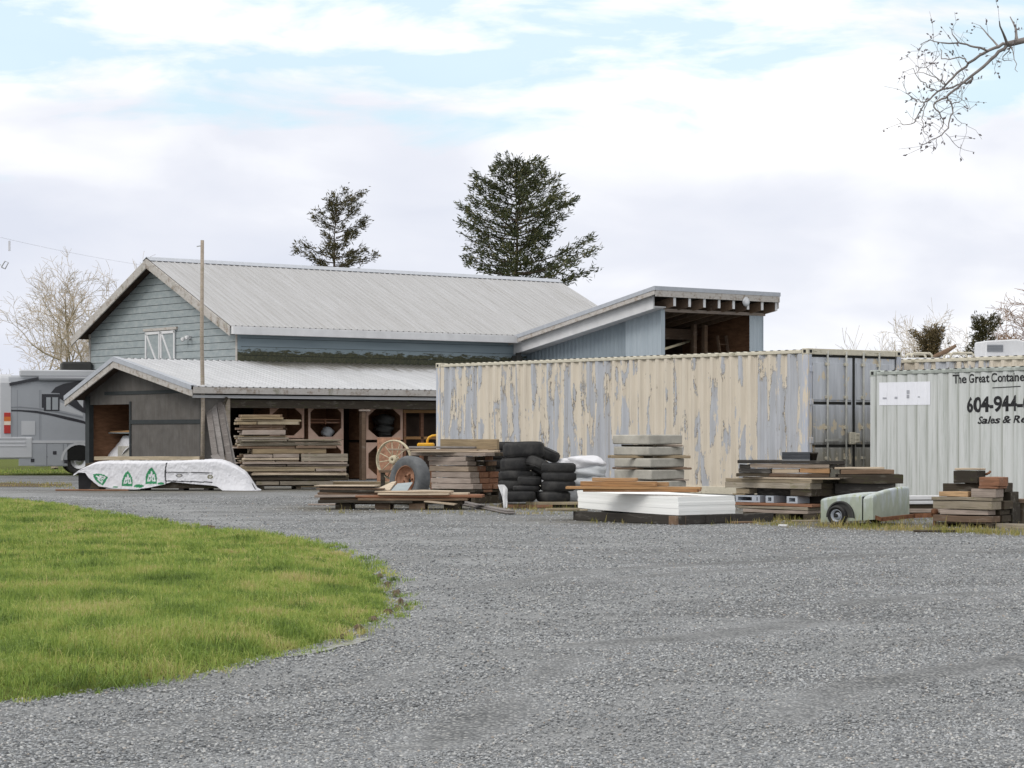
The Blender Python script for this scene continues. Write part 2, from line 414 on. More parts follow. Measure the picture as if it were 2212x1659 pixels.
# RV
plain('rv_silver', (.31, .325, .35), .35, .5, var=.04, scale=2.)
plain('rv_grey', (.20, .21, .23), .35, .5, var=.04, scale=2.)
plain('rv_white', (.46, .47, .49), .35, .5, var=.04, scale=2.)
plain('rv_black', (.022, .022, .028), .3, .5, var=.1)
plain('rv_under', (.012, .012, .012), .8, .2)
plain('grey_plastic', (.045, .045, .043), .6, .3)
t = NT('glass_sky_tone', .12, .5); t.color((.30, .32, .34))  # light grey base paints in the sky reflected by the panes
plain('lamp_red', (.40, .025, .018), .25, .5, var=.1, scale=30.)
plain('lamp_amber', (.55, .14, .02), .25, .5, var=.1)
plain('lamp_clear', (.7, .6, .5), .25, .5)
plain('chrome', (.55, .55, .56), .25, .5, .6, var=.1)
plain('camper_white', (.58, .585, .60), .5, .4, var=.06, scale=3.)
# goods
t = NT('tarp_print', .55, .3)
a = t.n('ShaderNodeVertexColor', layer_name='print')
t.color(a.outputs[0]); t.bump(t.noise(t.coord((1, 1, 1)), 9., 5, .6, .8), .45, .05)
t = NT('white_plastic', .5, .35)
f = t.noise(t.coord(), 4., 5, .6, .5)
t.color(t.ramp(f, [(.3, (.62, .62, .65)), (.7, (.76, .76, .79))])); t.bump(f, .6, .06)
t = NT('grey_sack', .6, .3)
f = t.noise(t.coord(), 4., 5, .6, .5)
t.color(t.ramp(f, [(.3, (.46, .48, .50)), (.7, (.58, .60, .62))])); t.bump(f, .6, .05)
t = NT('concrete', .9, .2)
f = t.noise(t.coord((1, 1, 1), rnd=True), 3., 6, .65); g = t.noise(t.coord((1, 1, 1), rnd=True), 28., 4)
c = t.ramp(f, [(.3, (.30, .285, .25)), (.55, (.41, .39, .345)), (.75, (.48, .46, .41))])
c = t.mix(t.ramp(g, [(.6, 0), (.75, .4)]), c, (.2, .19, .16)); t.color(c); t.bump(g, .3, .01)
t = NT('foam_white', .7, .25)
zz = t.sep(t.coord())[2]
t.color(t.ramp(t.noise(t.coord((.2, .2, 14)), 1., 2), [(.35, (.80, .805, .785)), (.65, (.86, .86, .845))]))
t = NT('mossy_fibreglass', .5, .35)
s = t.sep(t.coord()); f = t.noise(t.coord((4, 4, 1.2)), 2.0, 6, .6)
c = t.ramp(t.noise(t.coord(), 5., 5, .6), [(.3, (.44, .49, .55)), (.7, (.60, .645, .69))])
low = t.math('SUBTRACT', t.math('ADD', f, .10), t.math('MULTIPLY', t.math('SUBTRACT', s[2], .30), .75))
c = t.mix(t.ramp(low, [(.28, 0), (.58, .68)]), c, t.ramp(f, [(.4, (.19, .22, .10)), (.7, (.29, .32, .19))]))
top = t.math('ADD', t.noise(t.coord((7, 7, .8)), 1.7, 4, .65), t.math('MULTIPLY', t.math('SUBTRACT', s[2], .62), .5))
c = t.mix(t.ramp(top, [(.54, 0), (.62, .9)]), c, (.23, .27, .06))
t.color(c)
plain('trailer_lid', (.72, .74, .74), .5, .35, var=.1, scale=4.)
plain('yellow_paint', (.70, .36, .02), .45, .4)
plain('cream_iron', (.52, .46, .33), .7, .3, var=.25, scale=12.)
plain('grey_sheet', (.27, .31, .32), .5, .4)
plain('box_grey', (.055, .06, .07), .5, .35)
plain('pot_brown', (.03, .025, .02), .6, .3)
plain('block_grey', (.40, .43, .48), .7, .3)
plain('dry_stalk', (.25, .18, .10), .9, .1)
plain('rag_white', (.85, .85, .86), .6, .3)
plain('galvanised', (.40, .41, .42), .45, .5, .3)
plain('wire_grey', (.6, .6, .64), .6, .3)
# vegetation
t = NT('fir_needles', .75, .15)
t.color(t.ramp(t.island(), [(0, (.035, .045, .024)), (.5, (.072, .086, .042)), (.85, (.12, .125, .058)), (1, (.17, .15, .07))]))
t = NT('olive_needles', .75, .15)
t.color(t.ramp(t.island(), [(0, (.035, .036, .018)), (.5, (.075, .070, .034)), (1, (.14, .115, .055))]))
t = NT('brown_needles', .75, .15)
t.color(t.ramp(t.island(), [(0, (.07, .055, .032)), (.5, (.15, .115, .06)), (1, (.24, .18, .10))]))
plain('bark', (.095, .075, .058), .95, .1, var=.35, scale=8.)
plain('bark_pale', (.33, .28, .21), .95, .1, var=.3, scale=5.)
plain('twig_tan', (.46, .39, .30), .95, .1, var=.2, scale=3.)
plain('twig_brown', (.30, .205, .145), .95, .1, var=.25, scale=3.)
plain('branch_grey', (.23, .205, .195), .9, .15, var=.3, scale=12.)
plain('bud', (.20, .18, .19), .8, .2, var=.3, scale=20.)
plain('hedge_leaf', (.07, .09, .03), .8, .15, var=.4)
# ------------------------------------------------------------------ mesh helpers
class MB:
    def __init__(s): s.v = []; s.f = []; s.sm = []
    def add(s, vs, fs, smooth=False):
        o = len(s.v); s.v += [tuple(q) for q in vs]
        for f in fs: s.f.append(tuple(o + i for i in f)); s.sm.append(smooth)
        return s
    def box2(s, x0, x1, y0, y1, z0, z1, j=0.):
        q = lambda a: a + (random.uniform(-j, j) if j else 0)
        vs = [(q(x), q(y), q(z)) for z in (z0, z1) for y in (y0, y1) for x in (x0, x1)]
        return s.add(vs, [(0, 2, 3, 1), (4, 5, 7, 6), (0, 1, 5, 4), (2, 6, 7, 3), (0, 4, 6, 2), (1, 3, 7, 5)])
    def box(s, c, d, M=None):
        vs = [Vector((x * d[0] / 2, y * d[1] / 2, z * d[2] / 2)) for z in (-1, 1) for y in (-1, 1) for x in (-1, 1)]
        if M is not None: vs = [M @ v for v in vs]
        vs = [v + Vector(c) for v in vs]
        return s.add(vs, [(0, 2, 3, 1), (4, 5, 7, 6), (0, 1, 5, 4), (2, 6, 7, 3), (0, 4, 6, 2), (1, 3, 7, 5)])
    def bar(s, p, q, w, h, up=(0, 0, 1)):
        """box beam from p to q, w wide, h along up"""
        p, q = Vector(p), Vector(q); d = (q - p); L = d.length; d.normalize()
        up = Vector(up)
        sd = d.cross(up)
        if sd.length < 1e-5: sd = d.cross(Vector((1, 0, 0)))
        sd.normalize(); u2 = sd.cross(d)
        vs = [b + sd * (i * w / 2) + u2 * (k * h / 2) for b in (p, q) for k in (-1, 1) for i in (-1, 1)]
        return s.add(vs, [(0, 1, 3, 2), (4, 6, 7, 5), (0, 4, 5, 1), (2, 3, 7, 6), (0, 2, 6, 4), (1, 5, 7, 3)])
    def prism(s, poly, fn, a, b, smooth=False):
        """poly of 2-D points, fn(p, t) -> 3-D, closed between t=a and t=b"""
        n = len(poly)
        vs = [fn(p, a) for p in poly] + [fn(p, b) for p in poly]
        fs = [tuple(range(n - 1, -1, -1)), tuple(range(n, 2 * n))] + [(i, (i + 1) % n, n + (i + 1) % n, n + i) for i in range(n)]
        return s.add(vs, fs, smooth)
    def tube(s, pts, rad, n=8, cap=True, smooth=True):
        pts = [Vector(p) for p in pts]; m = len(pts)
        if isinstance(rad, (int, float)): rad = [rad] * m
        rings = []; prev = None
        for i, p in enumerate(pts):
            d = (pts[min(i + 1, m - 1)] - pts[max(i - 1, 0)])
            if d.length < 1e-9: d = Vector((0, 0, 1))
            d.normalize()
            if prev is None:
                x = d.orthogonal().normalized()
            else:
                x = (prev - d * prev.dot(d))
                x = x.normalized() if x.length > 1e-6 else d.orthogonal().normalized()
            prev = x; y = d.cross(x)
            rings.append([p + (x * math.cos(2 * math.pi * k / n) + y * math.sin(2 * math.pi * k / n)) * rad[i] for k in range(n)])
        vs = [q for r in rings for q in r]
        fs = [(i * n + k, i * n + (k + 1) % n, (i + 1) * n + (k + 1) % n, (i + 1) * n + k) for i in range(m - 1) for k in range(n)]
        if cap: fs += [tuple(range(n - 1, -1, -1)), tuple((m - 1) * n + k for k in range(n))]
        return s.add(vs, fs, smooth)
    def lathe(s, prof, n=32, M=None, closed=True, smooth=True):
        """closed profile of (r, z) swept round z"""
        m = len(prof); vs = []
        for k in range(n):
            a = 2 * math.pi * k / n
            for r, z in prof:
                q = Vector((r * math.cos(a), r * math.sin(a), z))
                vs.append(M @ q if M is not None else q)
        fs = []
        for k in range(n):
            for i in range(m if closed else m - 1):
                fs.append((k * m + i, ((k + 1) % n) * m + i, ((k + 1) % n) * m + (i + 1) % m, k * m + (i + 1) % m))
        return s.add(vs, fs, smooth)
    def sheet(s, grid, smooth=True):
        h, w = len(grid), len(grid[0])
        return s.add([p for r in grid for p in r], [(i * w + k, i * w + k + 1, (i + 1) * w + k + 1, (i + 1) * w + k) for i in range(h - 1) for k in range(w - 1)], smooth)
    def build(s, name, mat, parent=None, loc=(0, 0, 0), rz=0., bevel=0.):
        me = bpy.data.meshes.new(name)
        me.from_pydata([tuple(v) for v in s.v], [], s.f)
        me.polygons.foreach_set('use_smooth', s.sm)
        me.materials.append(MATS[mat] if isinstance(mat, str) else mat)
        me.update()
        bm = bmesh.new(); bm.from_mesh(me); bmesh.ops.recalc_face_normals(bm, faces=bm.faces[:]); bm.to_mesh(me); bm.free()
        o = bpy.data.objects.new(name, me); col.objects.link(o)
        o.location = loc; o.rotation_euler = (0, 0, rz)
        if parent is not None: o.parent = parent
        if bevel:
            b = o.modifiers.new('bevel', 'BEVEL'); b.width = bevel; b.segments = 1; b.limit_method = 'ANGLE'
        return o

def tag(o, label=None, cat=None, group=None, kind=None):
    if label: o['label'] = label
    if cat: o['category'] = cat
    if group: o['group'] = group
    if kind: o['kind'] = kind
    return o
def thing(name, label, cat, loc=(0, 0, 0), rz=0., group=None):
    o = bpy.data.objects.new(name, None); col.objects.link(o)
    o.empty_display_size = .3
    o.location = loc; o.rotation_euler = (0, 0, rz)
    return tag(o, label, cat, group)
def np_mesh(name, V, F, mat, smooth=False):
    """V (n,3) float, F (m,k) int, all faces with k corners"""
    me = bpy.data.meshes.new(name)
    k = F.shape[1]
    me.vertices.add(len(V)); me.vertices.foreach_set('co', V.astype(np.float32).ravel())
    me.loops.add(F.size); me.loops.foreach_set('vertex_index', F.astype(np.int32).ravel())
    me.polygons.add(len(F)); me.polygons.foreach_set('loop_start', np.arange(0, F.size, k, dtype=np.int32))
    me.polygons.foreach_set('loop_total', np.full(len(F), k, dtype=np.int32))
    if smooth: me.polygons.foreach_set('use_smooth', np.ones(len(F), dtype=bool))
    me.materials.append(MATS[mat]); me.update(calc_edges=True); me.validate()
    o = bpy.data.objects.new(name, me); col.objects.link(o); return o
ORD = ['top', 'second', 'third', 'fourth', 'fifth', 'sixth', 'seventh', 'eighth', 'ninth', 'tenth', 'eleventh', 'twelfth', 'thirteenth', 'fourteenth', 'fifteenth', 'sixteenth', 'seventeenth', 'eighteenth', 'nineteenth', 'twentieth']
def board(fr, x0, x1, y0, y1, z0, z1, mat, label, name='lumber_board', cat='board', group=None, tilt=0., yaw=0., j=.006, bow=0.):
    """one sawn board lying along the frame's x axis, a single mesh thing"""
    L, W, H = x1 - x0, y1 - y0, z1 - z0
    n = max(2, int(L / .5)) if bow or L > 1 else 2
    mb = MB(); vs = []
    w1 = random.uniform(-j, j); w2 = random.uniform(-j, j)
    for i in range(n + 1):
        t = i / n; x = -L / 2 + L * t
        dz = bow * (1 - (2 * t - 1) ** 2) + w1 * math.sin(3 * t) * .6
        dy = w2 * math.sin(2.4 * t + 1)
        jx = random.uniform(-j, j) if i in (0, n) else 0
        for (yy, zz) in ((-W / 2, -H / 2), (W / 2, -H / 2), (W / 2, H / 2), (-W / 2, H / 2)):
            vs.append((x + jx, yy + dy + random.uniform(-j, j) * .4, zz + dz + random.uniform(-j, j) * .35))
    fs = [(0, 3, 2, 1), tuple(n * 4 + k for k in range(4))]
    for i in range(n):
        for k in range(4): fs.append((i * 4 + k, i * 4 + (k + 1) % 4, (i + 1) * 4 + (k + 1) % 4, (i + 1) * 4 + k))
    mb.add(vs, fs)
    o = mb.build(name, mat, bevel=.006)
    o.location = fr.w((x0 + x1) / 2, (y0 + y1) / 2, (z0 + z1) / 2)
    o.rotation_euler = (0, tilt, fr.phi + yaw)
    return tag(o, label, cat, group)

def clip_poly(poly, axis, val, keep_less):
    out = []
    n = len(poly)
    for i in range(n):
        a, b = poly[i], poly[(i + 1) % n]
        ia = (a[axis] <= val) == keep_less or a[axis] == val; ib = (b[axis] <= val) == keep_less or b[axis] == val
        if ia: out.append(a)
        if ia != ib:
            t = (val - a[axis]) / (b[axis] - a[axis]); out.append((a[0] + (b[0] - a[0]) * t, a[1] + (b[1] - a[1]) * t))
    return out
def siding(mb, poly, fn, pitch, thick=.028, gap=.02, z0=0.):
    """horizontal lapped boards filling polygon poly (s, z); fn(s, z, d) -> 3-D, d outward"""
    zs = [p[1] for p in poly]; k = math.floor((min(zs) - z0) / pitch)
    while z0 + k * pitch < max(zs):
        a, b = z0 + k * pitch, z0 + (k + 1) * pitch - gap
        q = clip_poly(clip_poly(poly, 1, a, False), 1, b, True)
        if len(q) >= 3:
            n = len(q)
            d = [thick - (.012 * (p[1] - a) / pitch) for p in q]
            vs = [fn(p[0], p[1], 0.002) for p in q] + [fn(p[0], p[1], dd) for p, dd in zip(q, d)]
            mb.add(vs, [tuple(range(n, 2 * n))] + [(i, (i + 1) % n, n + (i + 1) % n, n + i) for i in range(n)])
        k += 1
def corr_profile(L, pitch, depth, start=0.):
    """trapezoid corrugation: list of (s, d), d<=0 inward"""
    pts = [(0, 0)]; s = start
    f = pitch * .26; g = pitch * .24
    while s + pitch <= L + 1e-6:
        pts += [(s + f, 0), (s + f + g, -depth), (s + f + g + f, -depth), (s + pitch, 0)]
        s += pitch
    if pts[-1][0] < L - 1e-4: pts.append((L, 0))
    if pts[1][0] <= 1e-6: pts.pop(0)
    return pts
def corr_depth(pts, s):
    for (a, da), (b, db) in zip(pts, pts[1:]):
        if a <= s <= b: return da + (db - da) * (s - a) / max(1e-9, b - a)
    return 0.
# ------------------------------------------------------------------ ground
def flat(name, pts, z, mat, kind='structure'):
    mb = MB(); mb.add([(x, y, z) for x, y in pts], [tuple(range(len(pts)))])
    return tag(mb.build(name, mat), kind=kind)
def pgrid(name, x0, x1, y0, y1, nx, ny, zf, mat):
    xs = np.linspace(x0, x1, nx); ys = np.linspace(y0, y1, ny)
    X, Y = np.meshgrid(xs, ys); Z = zf(X, Y)
    V = np.stack([X.ravel(), Y.ravel(), Z.ravel()], 1)
    i = (np.arange(ny - 1)[:, None] * nx + np.arange(nx - 1)[None, :]).ravel()
    F = np.stack([i, i + 1, i + nx + 1, i + nx], 1)
    return np_mesh(name, V, F, mat, True)
flat('ground', [(-700, -60), (700, -60), (700, 1500), (-700, 1500)], -.06, 'lawn_base')
def dpath(pts): return [(G(x, y).x, G(x, y).y) for x, y in pts]
PALE = [(dpath(p), w, k) for p, w, k in (([(-100, 1058), (300, 1085), (640, 1158), (1000, 1171), (1400, 1177)], .55, .8), ([(-100, 1066), (200, 1077), (330, 1090), (560, 1138)], .45, .9),
    ([(560, 1143), (760, 1180), (880, 1250), (925, 1320), (885, 1390), (700, 1432), (400, 1492), (0, 1545)], .45, .75), ([(700, 1165), (1000, 1185), (1110, 1260), (1090, 1360), (900, 1450), (600, 1530), (300, 1600)], .35, .6),
    ([(2300, 1340), (1800, 1390), (1450, 1480), (1150, 1600)], .30, .7), ([(2300, 1235), (1700, 1258), (1300, 1308), (1150, 1400), (1000, 1520)], .35, .6), ([(1100, 1150), (1600, 1168), (2300, 1185)], .6, .5), ([(2300, 1470), (1950, 1500), (1600, 1600)], .25, .6))]
DARK = [(dpath(p), w, k) for p, w, k in (([(640, 1163), (900, 1160), (1150, 1171)], .20, .8), ([(2300, 1190), (1900, 1199), (1600, 1212), (1250, 1242), (1000, 1270)], .20, .85), ([(1350, 1252), (1700, 1226)], .16, .7), ([(1250, 1400), (1500, 1372), (1750, 1338)], .26, .8),
    ([(950, 1600), (1080, 1500), (1250, 1425)], .18, .7), ([(1850, 1312), (2150, 1278)], .2, .7), ([(250, 1590), (700, 1502), (930, 1435)], .16, .7), ([(1700, 1560), (1900, 1480), (2212, 1420)], .2, .7), ([(930, 1230), (1150, 1230)], .14, .6))]
DIRT_SHADE = [(G(x, y).x, G(x, y).y, rx, ry) for x, y, rx, ry in ((860, 1098, 2.0, 1.9), (1000, 1096, 1.2, 2.2), (1180, 1094, 1.4, 2.2), (1400, 1124, 1.6, 1.5), (1700, 1122, 1.8, 1.4), (1880, 1136, 1.4, 1.1), (2110, 1144, 1.5, 1.1), (640, 1056, 2.2, 2.4), (380, 1060, 2.6, 2.0), (1550, 1095, 3.0, 2.4), (1830, 1105, 2.5, 2.0))]  # dark soil and moss around the piles, doubling as painted contact shadow
def path_d(X, Y, pts):
    d = np.full(X.shape, 1e9)
    for (x1, y1), (x2, y2) in zip(pts, pts[1:]):
        dx, dy = x2 - x1, y2 - y1
        t = np.clip(((X - x1) * dx + (Y - y1) * dy) / (dx * dx + dy * dy), 0, 1)
        d = np.minimum(d, np.hypot(X - x1 - t * dx, (Y - y1 - t * dy)))
    return d
def wear(X, Y):
    wob = .16 * np.sin(1.7 * X + .9 * Y) + .10 * np.sin(3.9 * X - 2.3 * Y)
    L = np.zeros(X.shape); D = np.zeros(X.shape); S = np.zeros(X.shape)
    for p, w, k in PALE: L = np.maximum(L, k * np.exp(-(path_d(X + wob, Y + wob, p) / w) ** 2))
    for p, w, k in DARK: D = np.maximum(D, k * np.exp(-(path_d(X + wob * .6, Y + wob * .6, p) / w) ** 2))
    for x, y, rx, ry in DIRT_SHADE: S = np.maximum(S, np.clip(1.6 * np.exp(-((X + wob - x) / rx) ** 2 - ((Y + wob - y) / ry) ** 2), 0, 1))
    return L, D, S
def yard_z(X, Y):
    """wheel-worn undulation of the gravel, flat where things stand"""
    near = np.clip((34 - Y) / 6., 0, 1)
    tr = np.sin(.55 * Y + .9 * X + 1.3 * np.sin(.21 * X)) * .012 + np.sin(1.35 * Y - .35 * X + 2.) * .010
    r2 = np.exp(-((X - 1.5 - .0 * Y) ** 2 + (Y - 14) ** 2) / 60.) * np.sin(2.2 * (Y - .45 * X)) * .012
    return (tr + r2) * near
def gravel_yard():
    ys = np.concatenate([np.arange(2, 9, .5), np.arange(9, 20, .07), np.arange(20, 50, .14), np.arange(50, 89, .6)]); xs = np.concatenate([np.arange(-30, -14, .8), np.arange(-14, 14, .11), np.arange(14, 34.5, .8)])
    X, Y = np.meshgrid(xs, ys); L, D, S = wear(X, Y)
    near = np.clip((50 - Y) / 6., 0, 1)
    Z = yard_z(X, Y) - (.012 * L - .014 * D) * near * (1 - S)
    nx, ny = len(xs), len(ys)
    i = (np.arange(ny - 1)[:, None] * nx + np.arange(nx - 1)[None, :]).ravel()
    o = np_mesh('gravel_yard', np.stack([X.ravel(), Y.ravel(), Z.ravel()], 1), np.stack([i, i + 1, i + nx + 1, i + nx], 1), 'gravel', True)
    at = o.data.color_attributes.new('wear', 'FLOAT_COLOR', 'POINT')
    at.data.foreach_set('color', np.stack([L.ravel(), D.ravel(), S.ravel(), np.ones(L.size)], 1).astype(np.float32).ravel())
    tag(o, kind='structure')
gravel_yard()

# lawn outline, anticlockwise from the far left
LAWN_D = [(-420, 1085), (0, 1080), (110, 1091), (230, 1110), (330, 1124), (420, 1141), (520, 1152), (640, 1166), (700, 1180), (760, 1206), (800, 1232),
          (832, 1262), (846, 1290), (850, 1312), (838, 1338), (790, 1358), (730, 1382), (660, 1402), (600, 1424), (520, 1441), (450, 1455), (370, 1466),
          (300, 1476), (220, 1489), (150, 1499), (70, 1509), (0, 1513), (-420, 1530)]
LAWN = [(G(x, y).x, G(x, y).y) for x, y in LAWN_D]
_l = []
for i in range(len(LAWN)):
    a, b = LAWN[i], LAWN[(i + 1) % len(LAWN)]
    n_ = max(1, int(math.hypot(a[0] - b[0], a[1] - b[1]) / .22))
    for k in range(n_):
        t = k / n_; q = (a[0] + (b[0] - a[0]) * t, a[1] + (b[1] - a[1]) * t)
        _l.append((q[0] + random.uniform(-.06, .06), q[1] + random.uniform(-.10, .10)))
LAWN = _l
def inside(X, Y, poly):
    c = np.zeros(X.shape, bool); n = len(poly)
    for i in range(n):
        x1, y1 = poly[i]; x2, y2 = poly[(i + 1) % n]
        k = ((y1 > Y) != (y2 > Y))
        with np.errstate(divide='ignore', invalid='ignore'):
            xi = (x2 - x1) * (Y - y1) / (y2 - y1 + 1e-12) + x1
        c ^= k & (X < xi)
    return c
def edge_dist(X, Y, poly):
    d = np.full(X.shape, 1e9); n = len(poly)
    for i in range(n):
        x1, y1 = poly[i]; x2, y2 = poly[(i + 1) % n]
        dx, dy = x2 - x1, y2 - y1
        t = np.clip(((X - x1) * dx + (Y - y1) * dy) / (dx * dx + dy * dy), 0, 1)
        d = np.minimum(d, np.hypot(X - x1 - t * dx, Y - y1 - t * dy))
    return d
rng = np.random.default_rng(11)
def hump(X, Y): return .022 * np.sin(1.1 * X + .3 * Y) + .020 * np.sin(.8 * Y - .5 * X + 1.) + .012 * np.sin(3.1 * X + 2.3 * Y)
def lawn_z(X, Y):
    e = edge_dist(X, Y, LAWN); t = np.clip(e / .7, 0, 1)
    return yard_z(X, Y) * (1 - t) - .03 * np.clip(1 - e / .10, 0, 1) + .012 + t * (.045 + hump(X, Y))
def lawn_mesh():
    bm = bmesh.new()
    vs = [bm.verts.new((x, y, 0)) for x, y in LAWN]; bm.faces.new(vs)
    for ax, lo, hi, st in (('x', -20, 2, .33), ('y', 11, 52, .33)):
        k = lo
        while k < hi:
            n = Vector((1, 0, 0)) if ax == 'x' else Vector((0, 1, 0))
            bmesh.ops.bisect_plane(bm, geom=bm.verts[:] + bm.edges[:] + bm.faces[:], plane_co=n * k, plane_no=n); k += st
    A = np.array([v.co for v in bm.verts]); Z = lawn_z(A[:, 0], A[:, 1])
    for v, z in zip(bm.verts, Z): v.co.z = z
    me = bpy.data.meshes.new('lawn'); bm.to_mesh(me); bm.free(); me.materials.append(MATS['lawn_base'])
    o = bpy.data.objects.new('lawn', me); col.objects.link(o)
    for p in me.polygons: p.use_smooth = True
    return tag(o, kind='structure')
lawn_mesh()
def blades(name, X, Y, Z, H, W, lean, mat, label, cat):
    n = len(X)
    ang = rng.uniform(0, 2 * np.pi, n); la = rng.uniform(0, 2 * np.pi, n)
    ll = np.abs(rng.normal(0, lean, n)) * H
    ca, sa = np.cos(ang) * W / 2, np.sin(ang) * W / 2
    lx, ly = np.cos(la) * ll, np.sin(la) * ll
    V = np.zeros((n, 5, 3))
    V[:, 0] = np.stack([X - ca, Y - sa, Z], 1); V[:, 1] = np.stack([X + ca, Y + sa, Z], 1)
    V[:, 2] = np.stack([X + ca * .75 + lx * .35, Y + sa * .75 + ly * .35, Z + H * .6], 1)
    V[:, 3] = np.stack([X - ca * .75 + lx * .35, Y - sa * .75 + ly * .35, Z + H * .6], 1)
    V[:, 4] = np.stack([X + lx, Y + ly, Z + H * np.clip(1 - (ll / H) * .45, .35, 1)], 1)
    b = (np.arange(n) * 5)[:, None]
    F = np.concatenate([b + np.array([[0, 1, 2]]), b + np.array([[0, 2, 3]]), b + np.array([[3, 2, 4]])], 0)
    o = np_mesh(name, V.reshape(-1, 3), F, mat)
    return tag(o, label, cat, kind='stuff')
def lawn_grass():
    XS, YS, HS, WS = [], [], [], []
    for (y0, y1, dens, w) in ((11.6, 16, 5600, .0042), (16, 22, 3800, .0055), (22, 30, 2400, .0075), (30, 50, 1300, .011)):
        xa, xb = -.27 * y1 - .4, 0.2
        n = int((xb - xa) * (y1 - y0) * dens)
        x = rng.uniform(xa, xb, n); y = rng.uniform(y0, y1, n)
        k = (x > -.262 * y - .5) & inside(x, y, LAWN)
        x, y = x[k], y[k]
        pn = np.sin(1.7 * x + 2.1 * np.sin(.9 * y)) * np.sin(1.3 * y + 1.5 * np.sin(1.1 * x + 2)) # clumps
        e = edge_dist(x, y, LAWN)
        keep = rng.random(len(x)) < np.clip(.55 + e * 1.3, 0, 1) * np.where(np.sin(5 * x + 3 * y) * np.sin(4 * y - 2 * x) > .82, .4, 1)
        x, y, pn, e = x[keep], y[keep], pn[keep], e[keep]
        h = (.045 + .032 * pn + rng.gamma(2., .012, len(x))) * np.clip(.40 + e * .6, .40, 1)
        tall = rng.random(len(x)) < .004
        h = np.where(tall, h + .10, h)
        XS.append(x); YS.append(y); HS.append(h); WS.append(w * rng.uniform(.7, 1.3, len(x)))
    # tufts: blades springing outwards from one point
    X0, Y0 = np.concatenate(XS), np.concatenate(YS)
    m = int(len(X0) * .045); idx = rng.integers(0, len(X0), m)
    for q, (lo, hi) in ((9, (.05, .12)), (9, (.04, .10))):
        j = rng.choice(idx, m // 2); r = np.repeat(j, q)
        XS.append(X0[r] + rng.normal(0, .022, len(r))); YS.append(Y0[r] + rng.normal(0, .022, len(r)))
        HS.append(np.repeat(rng.uniform(lo, hi, len(j)), q) * rng.uniform(.7, 1.2, len(r))); WS.append(np.where(YS[-1] < 22, .0042, .008))
    # ragged fringe spilling over the edge
    for _ in range(900):
        i = rng.integers(0, len(LAWN)); x0, y0 = LAWN[i]
        if y0 > 50 or abs(x0) > .27 * y0 + .5: continue
        r = rng.uniform(.02, .13); n = int(rng.integers(8, 40))
        ox, oy = rng.normal(0, .10), rng.normal(0, .12)
        XS.append(x0 + ox + rng.normal(0, r * .5, n)); YS.append(y0 + oy + rng.normal(0, r * .6, n)); HS.append(rng.uniform(.02, .07, n)); WS.append(np.full(n, .0045 if y0 < 22 else .008))
    # tussocks
    for cxd, cyd, r, n in ((625, 1238, .22, 900), (500, 1310, .25, 700), (300, 1345, .25, 800), (100, 1370, .3, 700), (230, 1425, .25, 800), (640, 1265, .2, 500), (430, 1250, .3, 600), (340, 1405, .2, 500), (50, 1310, .3, 600), (180, 1290, .25, 500)) + tuple((float(a), float(b), float(r), 260) for a, b, r in zip(rng.uniform(0, 800, 46), rng.uniform(1130, 1480, 46), rng.uniform(.06, .22, 46))):
        g = G(cxd, cyd)
        if not inside(np.array([g.x]), np.array([g.y]), LAWN)[0]: continue
        XS.append(g.x + rng.normal(0, r, n)); YS.append(g.y + rng.normal(0, r, n)); HS.append(rng.uniform(.07, .17, n)); WS.append(np.full(n, .0045))
    X, Y, H, W = map(np.concatenate, (XS, YS, HS, WS))
    blades('grass', X, Y, lawn_z(X, Y) - .01, H, W, 1.05, 'grass_blade', 'rough green lawn grass curving along the gravel drive', 'grass')
lawn_grass()

# strip of grass and soil beyond the drive by the motorhome, dry verge by the containers
flat('verge', [(-30, 77.2), (-9.5, 77.6), (-9.5, 90), (-30, 90)], .006, 'lawn_base')
flat('verge', [(-18, 62.0), (-12.6, 61.0), (-12.2, 63.6), (-14.5, 66.0), (-18, 66.)], .005, 'soil')
def verge_strip(name, pts_d, n, h, w, mat, label):
    g = [G(*p) for p in pts_d]; poly = [(p.x, p.y) for p in g]
    xs, ys = [p[0] for p in poly], [p[1] for p in poly]
    x = rng.uniform(min(xs), max(xs), n); y = rng.uniform(min(ys), max(ys), n)
    k = inside(x, y, poly); x, y = x[k], y[k]
    cl = np.sin(2.3 * x + 1.1 * y) * np.sin(1.7 * x - 2. * y) + .35
    k = rng.random(len(x)) < np.clip(cl, .12, 1); x, y = x[k], y[k]
    blades(name, x, y, np.zeros(len(x)), rng.gamma(3., h / 3, len(x)), np.full(len(x), w), .6, mat, label, 'grass')
verge_strip('grass', [(-60, 1016), (150, 1016), (150, 1024), (100, 1026), (-60, 1026)], 5000, .06, .02, 'grass_blade', 'green grass patch under and beside the silver motorhome')
verge_strip('grass', [(-60, 1040), (150, 1044), (165, 1057), (60, 1052), (-60, 1050)], 5000, .05, .015, 'dry_grass', 'thin patch of grass left of the wrapped lumber')
verge_strip('dry_grass', [(1610, 1121), (1700, 1113), (1780, 1112), (2000, 1118), (2212, 1122), (2330, 1128), (2330, 1166), (2212, 1157), (2060, 1151), (1900, 1147), (1740, 1143), (1640, 1135)], 20000, .055, .007, 'dry_grass', 'yellow-green dry grass verge along the timber piles and trailer')
verge_strip('dry_grass', [(1000, 1104), (1240, 1098), (1250, 1112), (1050, 1112)], 1200, .035, .008, 'dry_grass', 'sparse dry grass in front of the tyre heap')
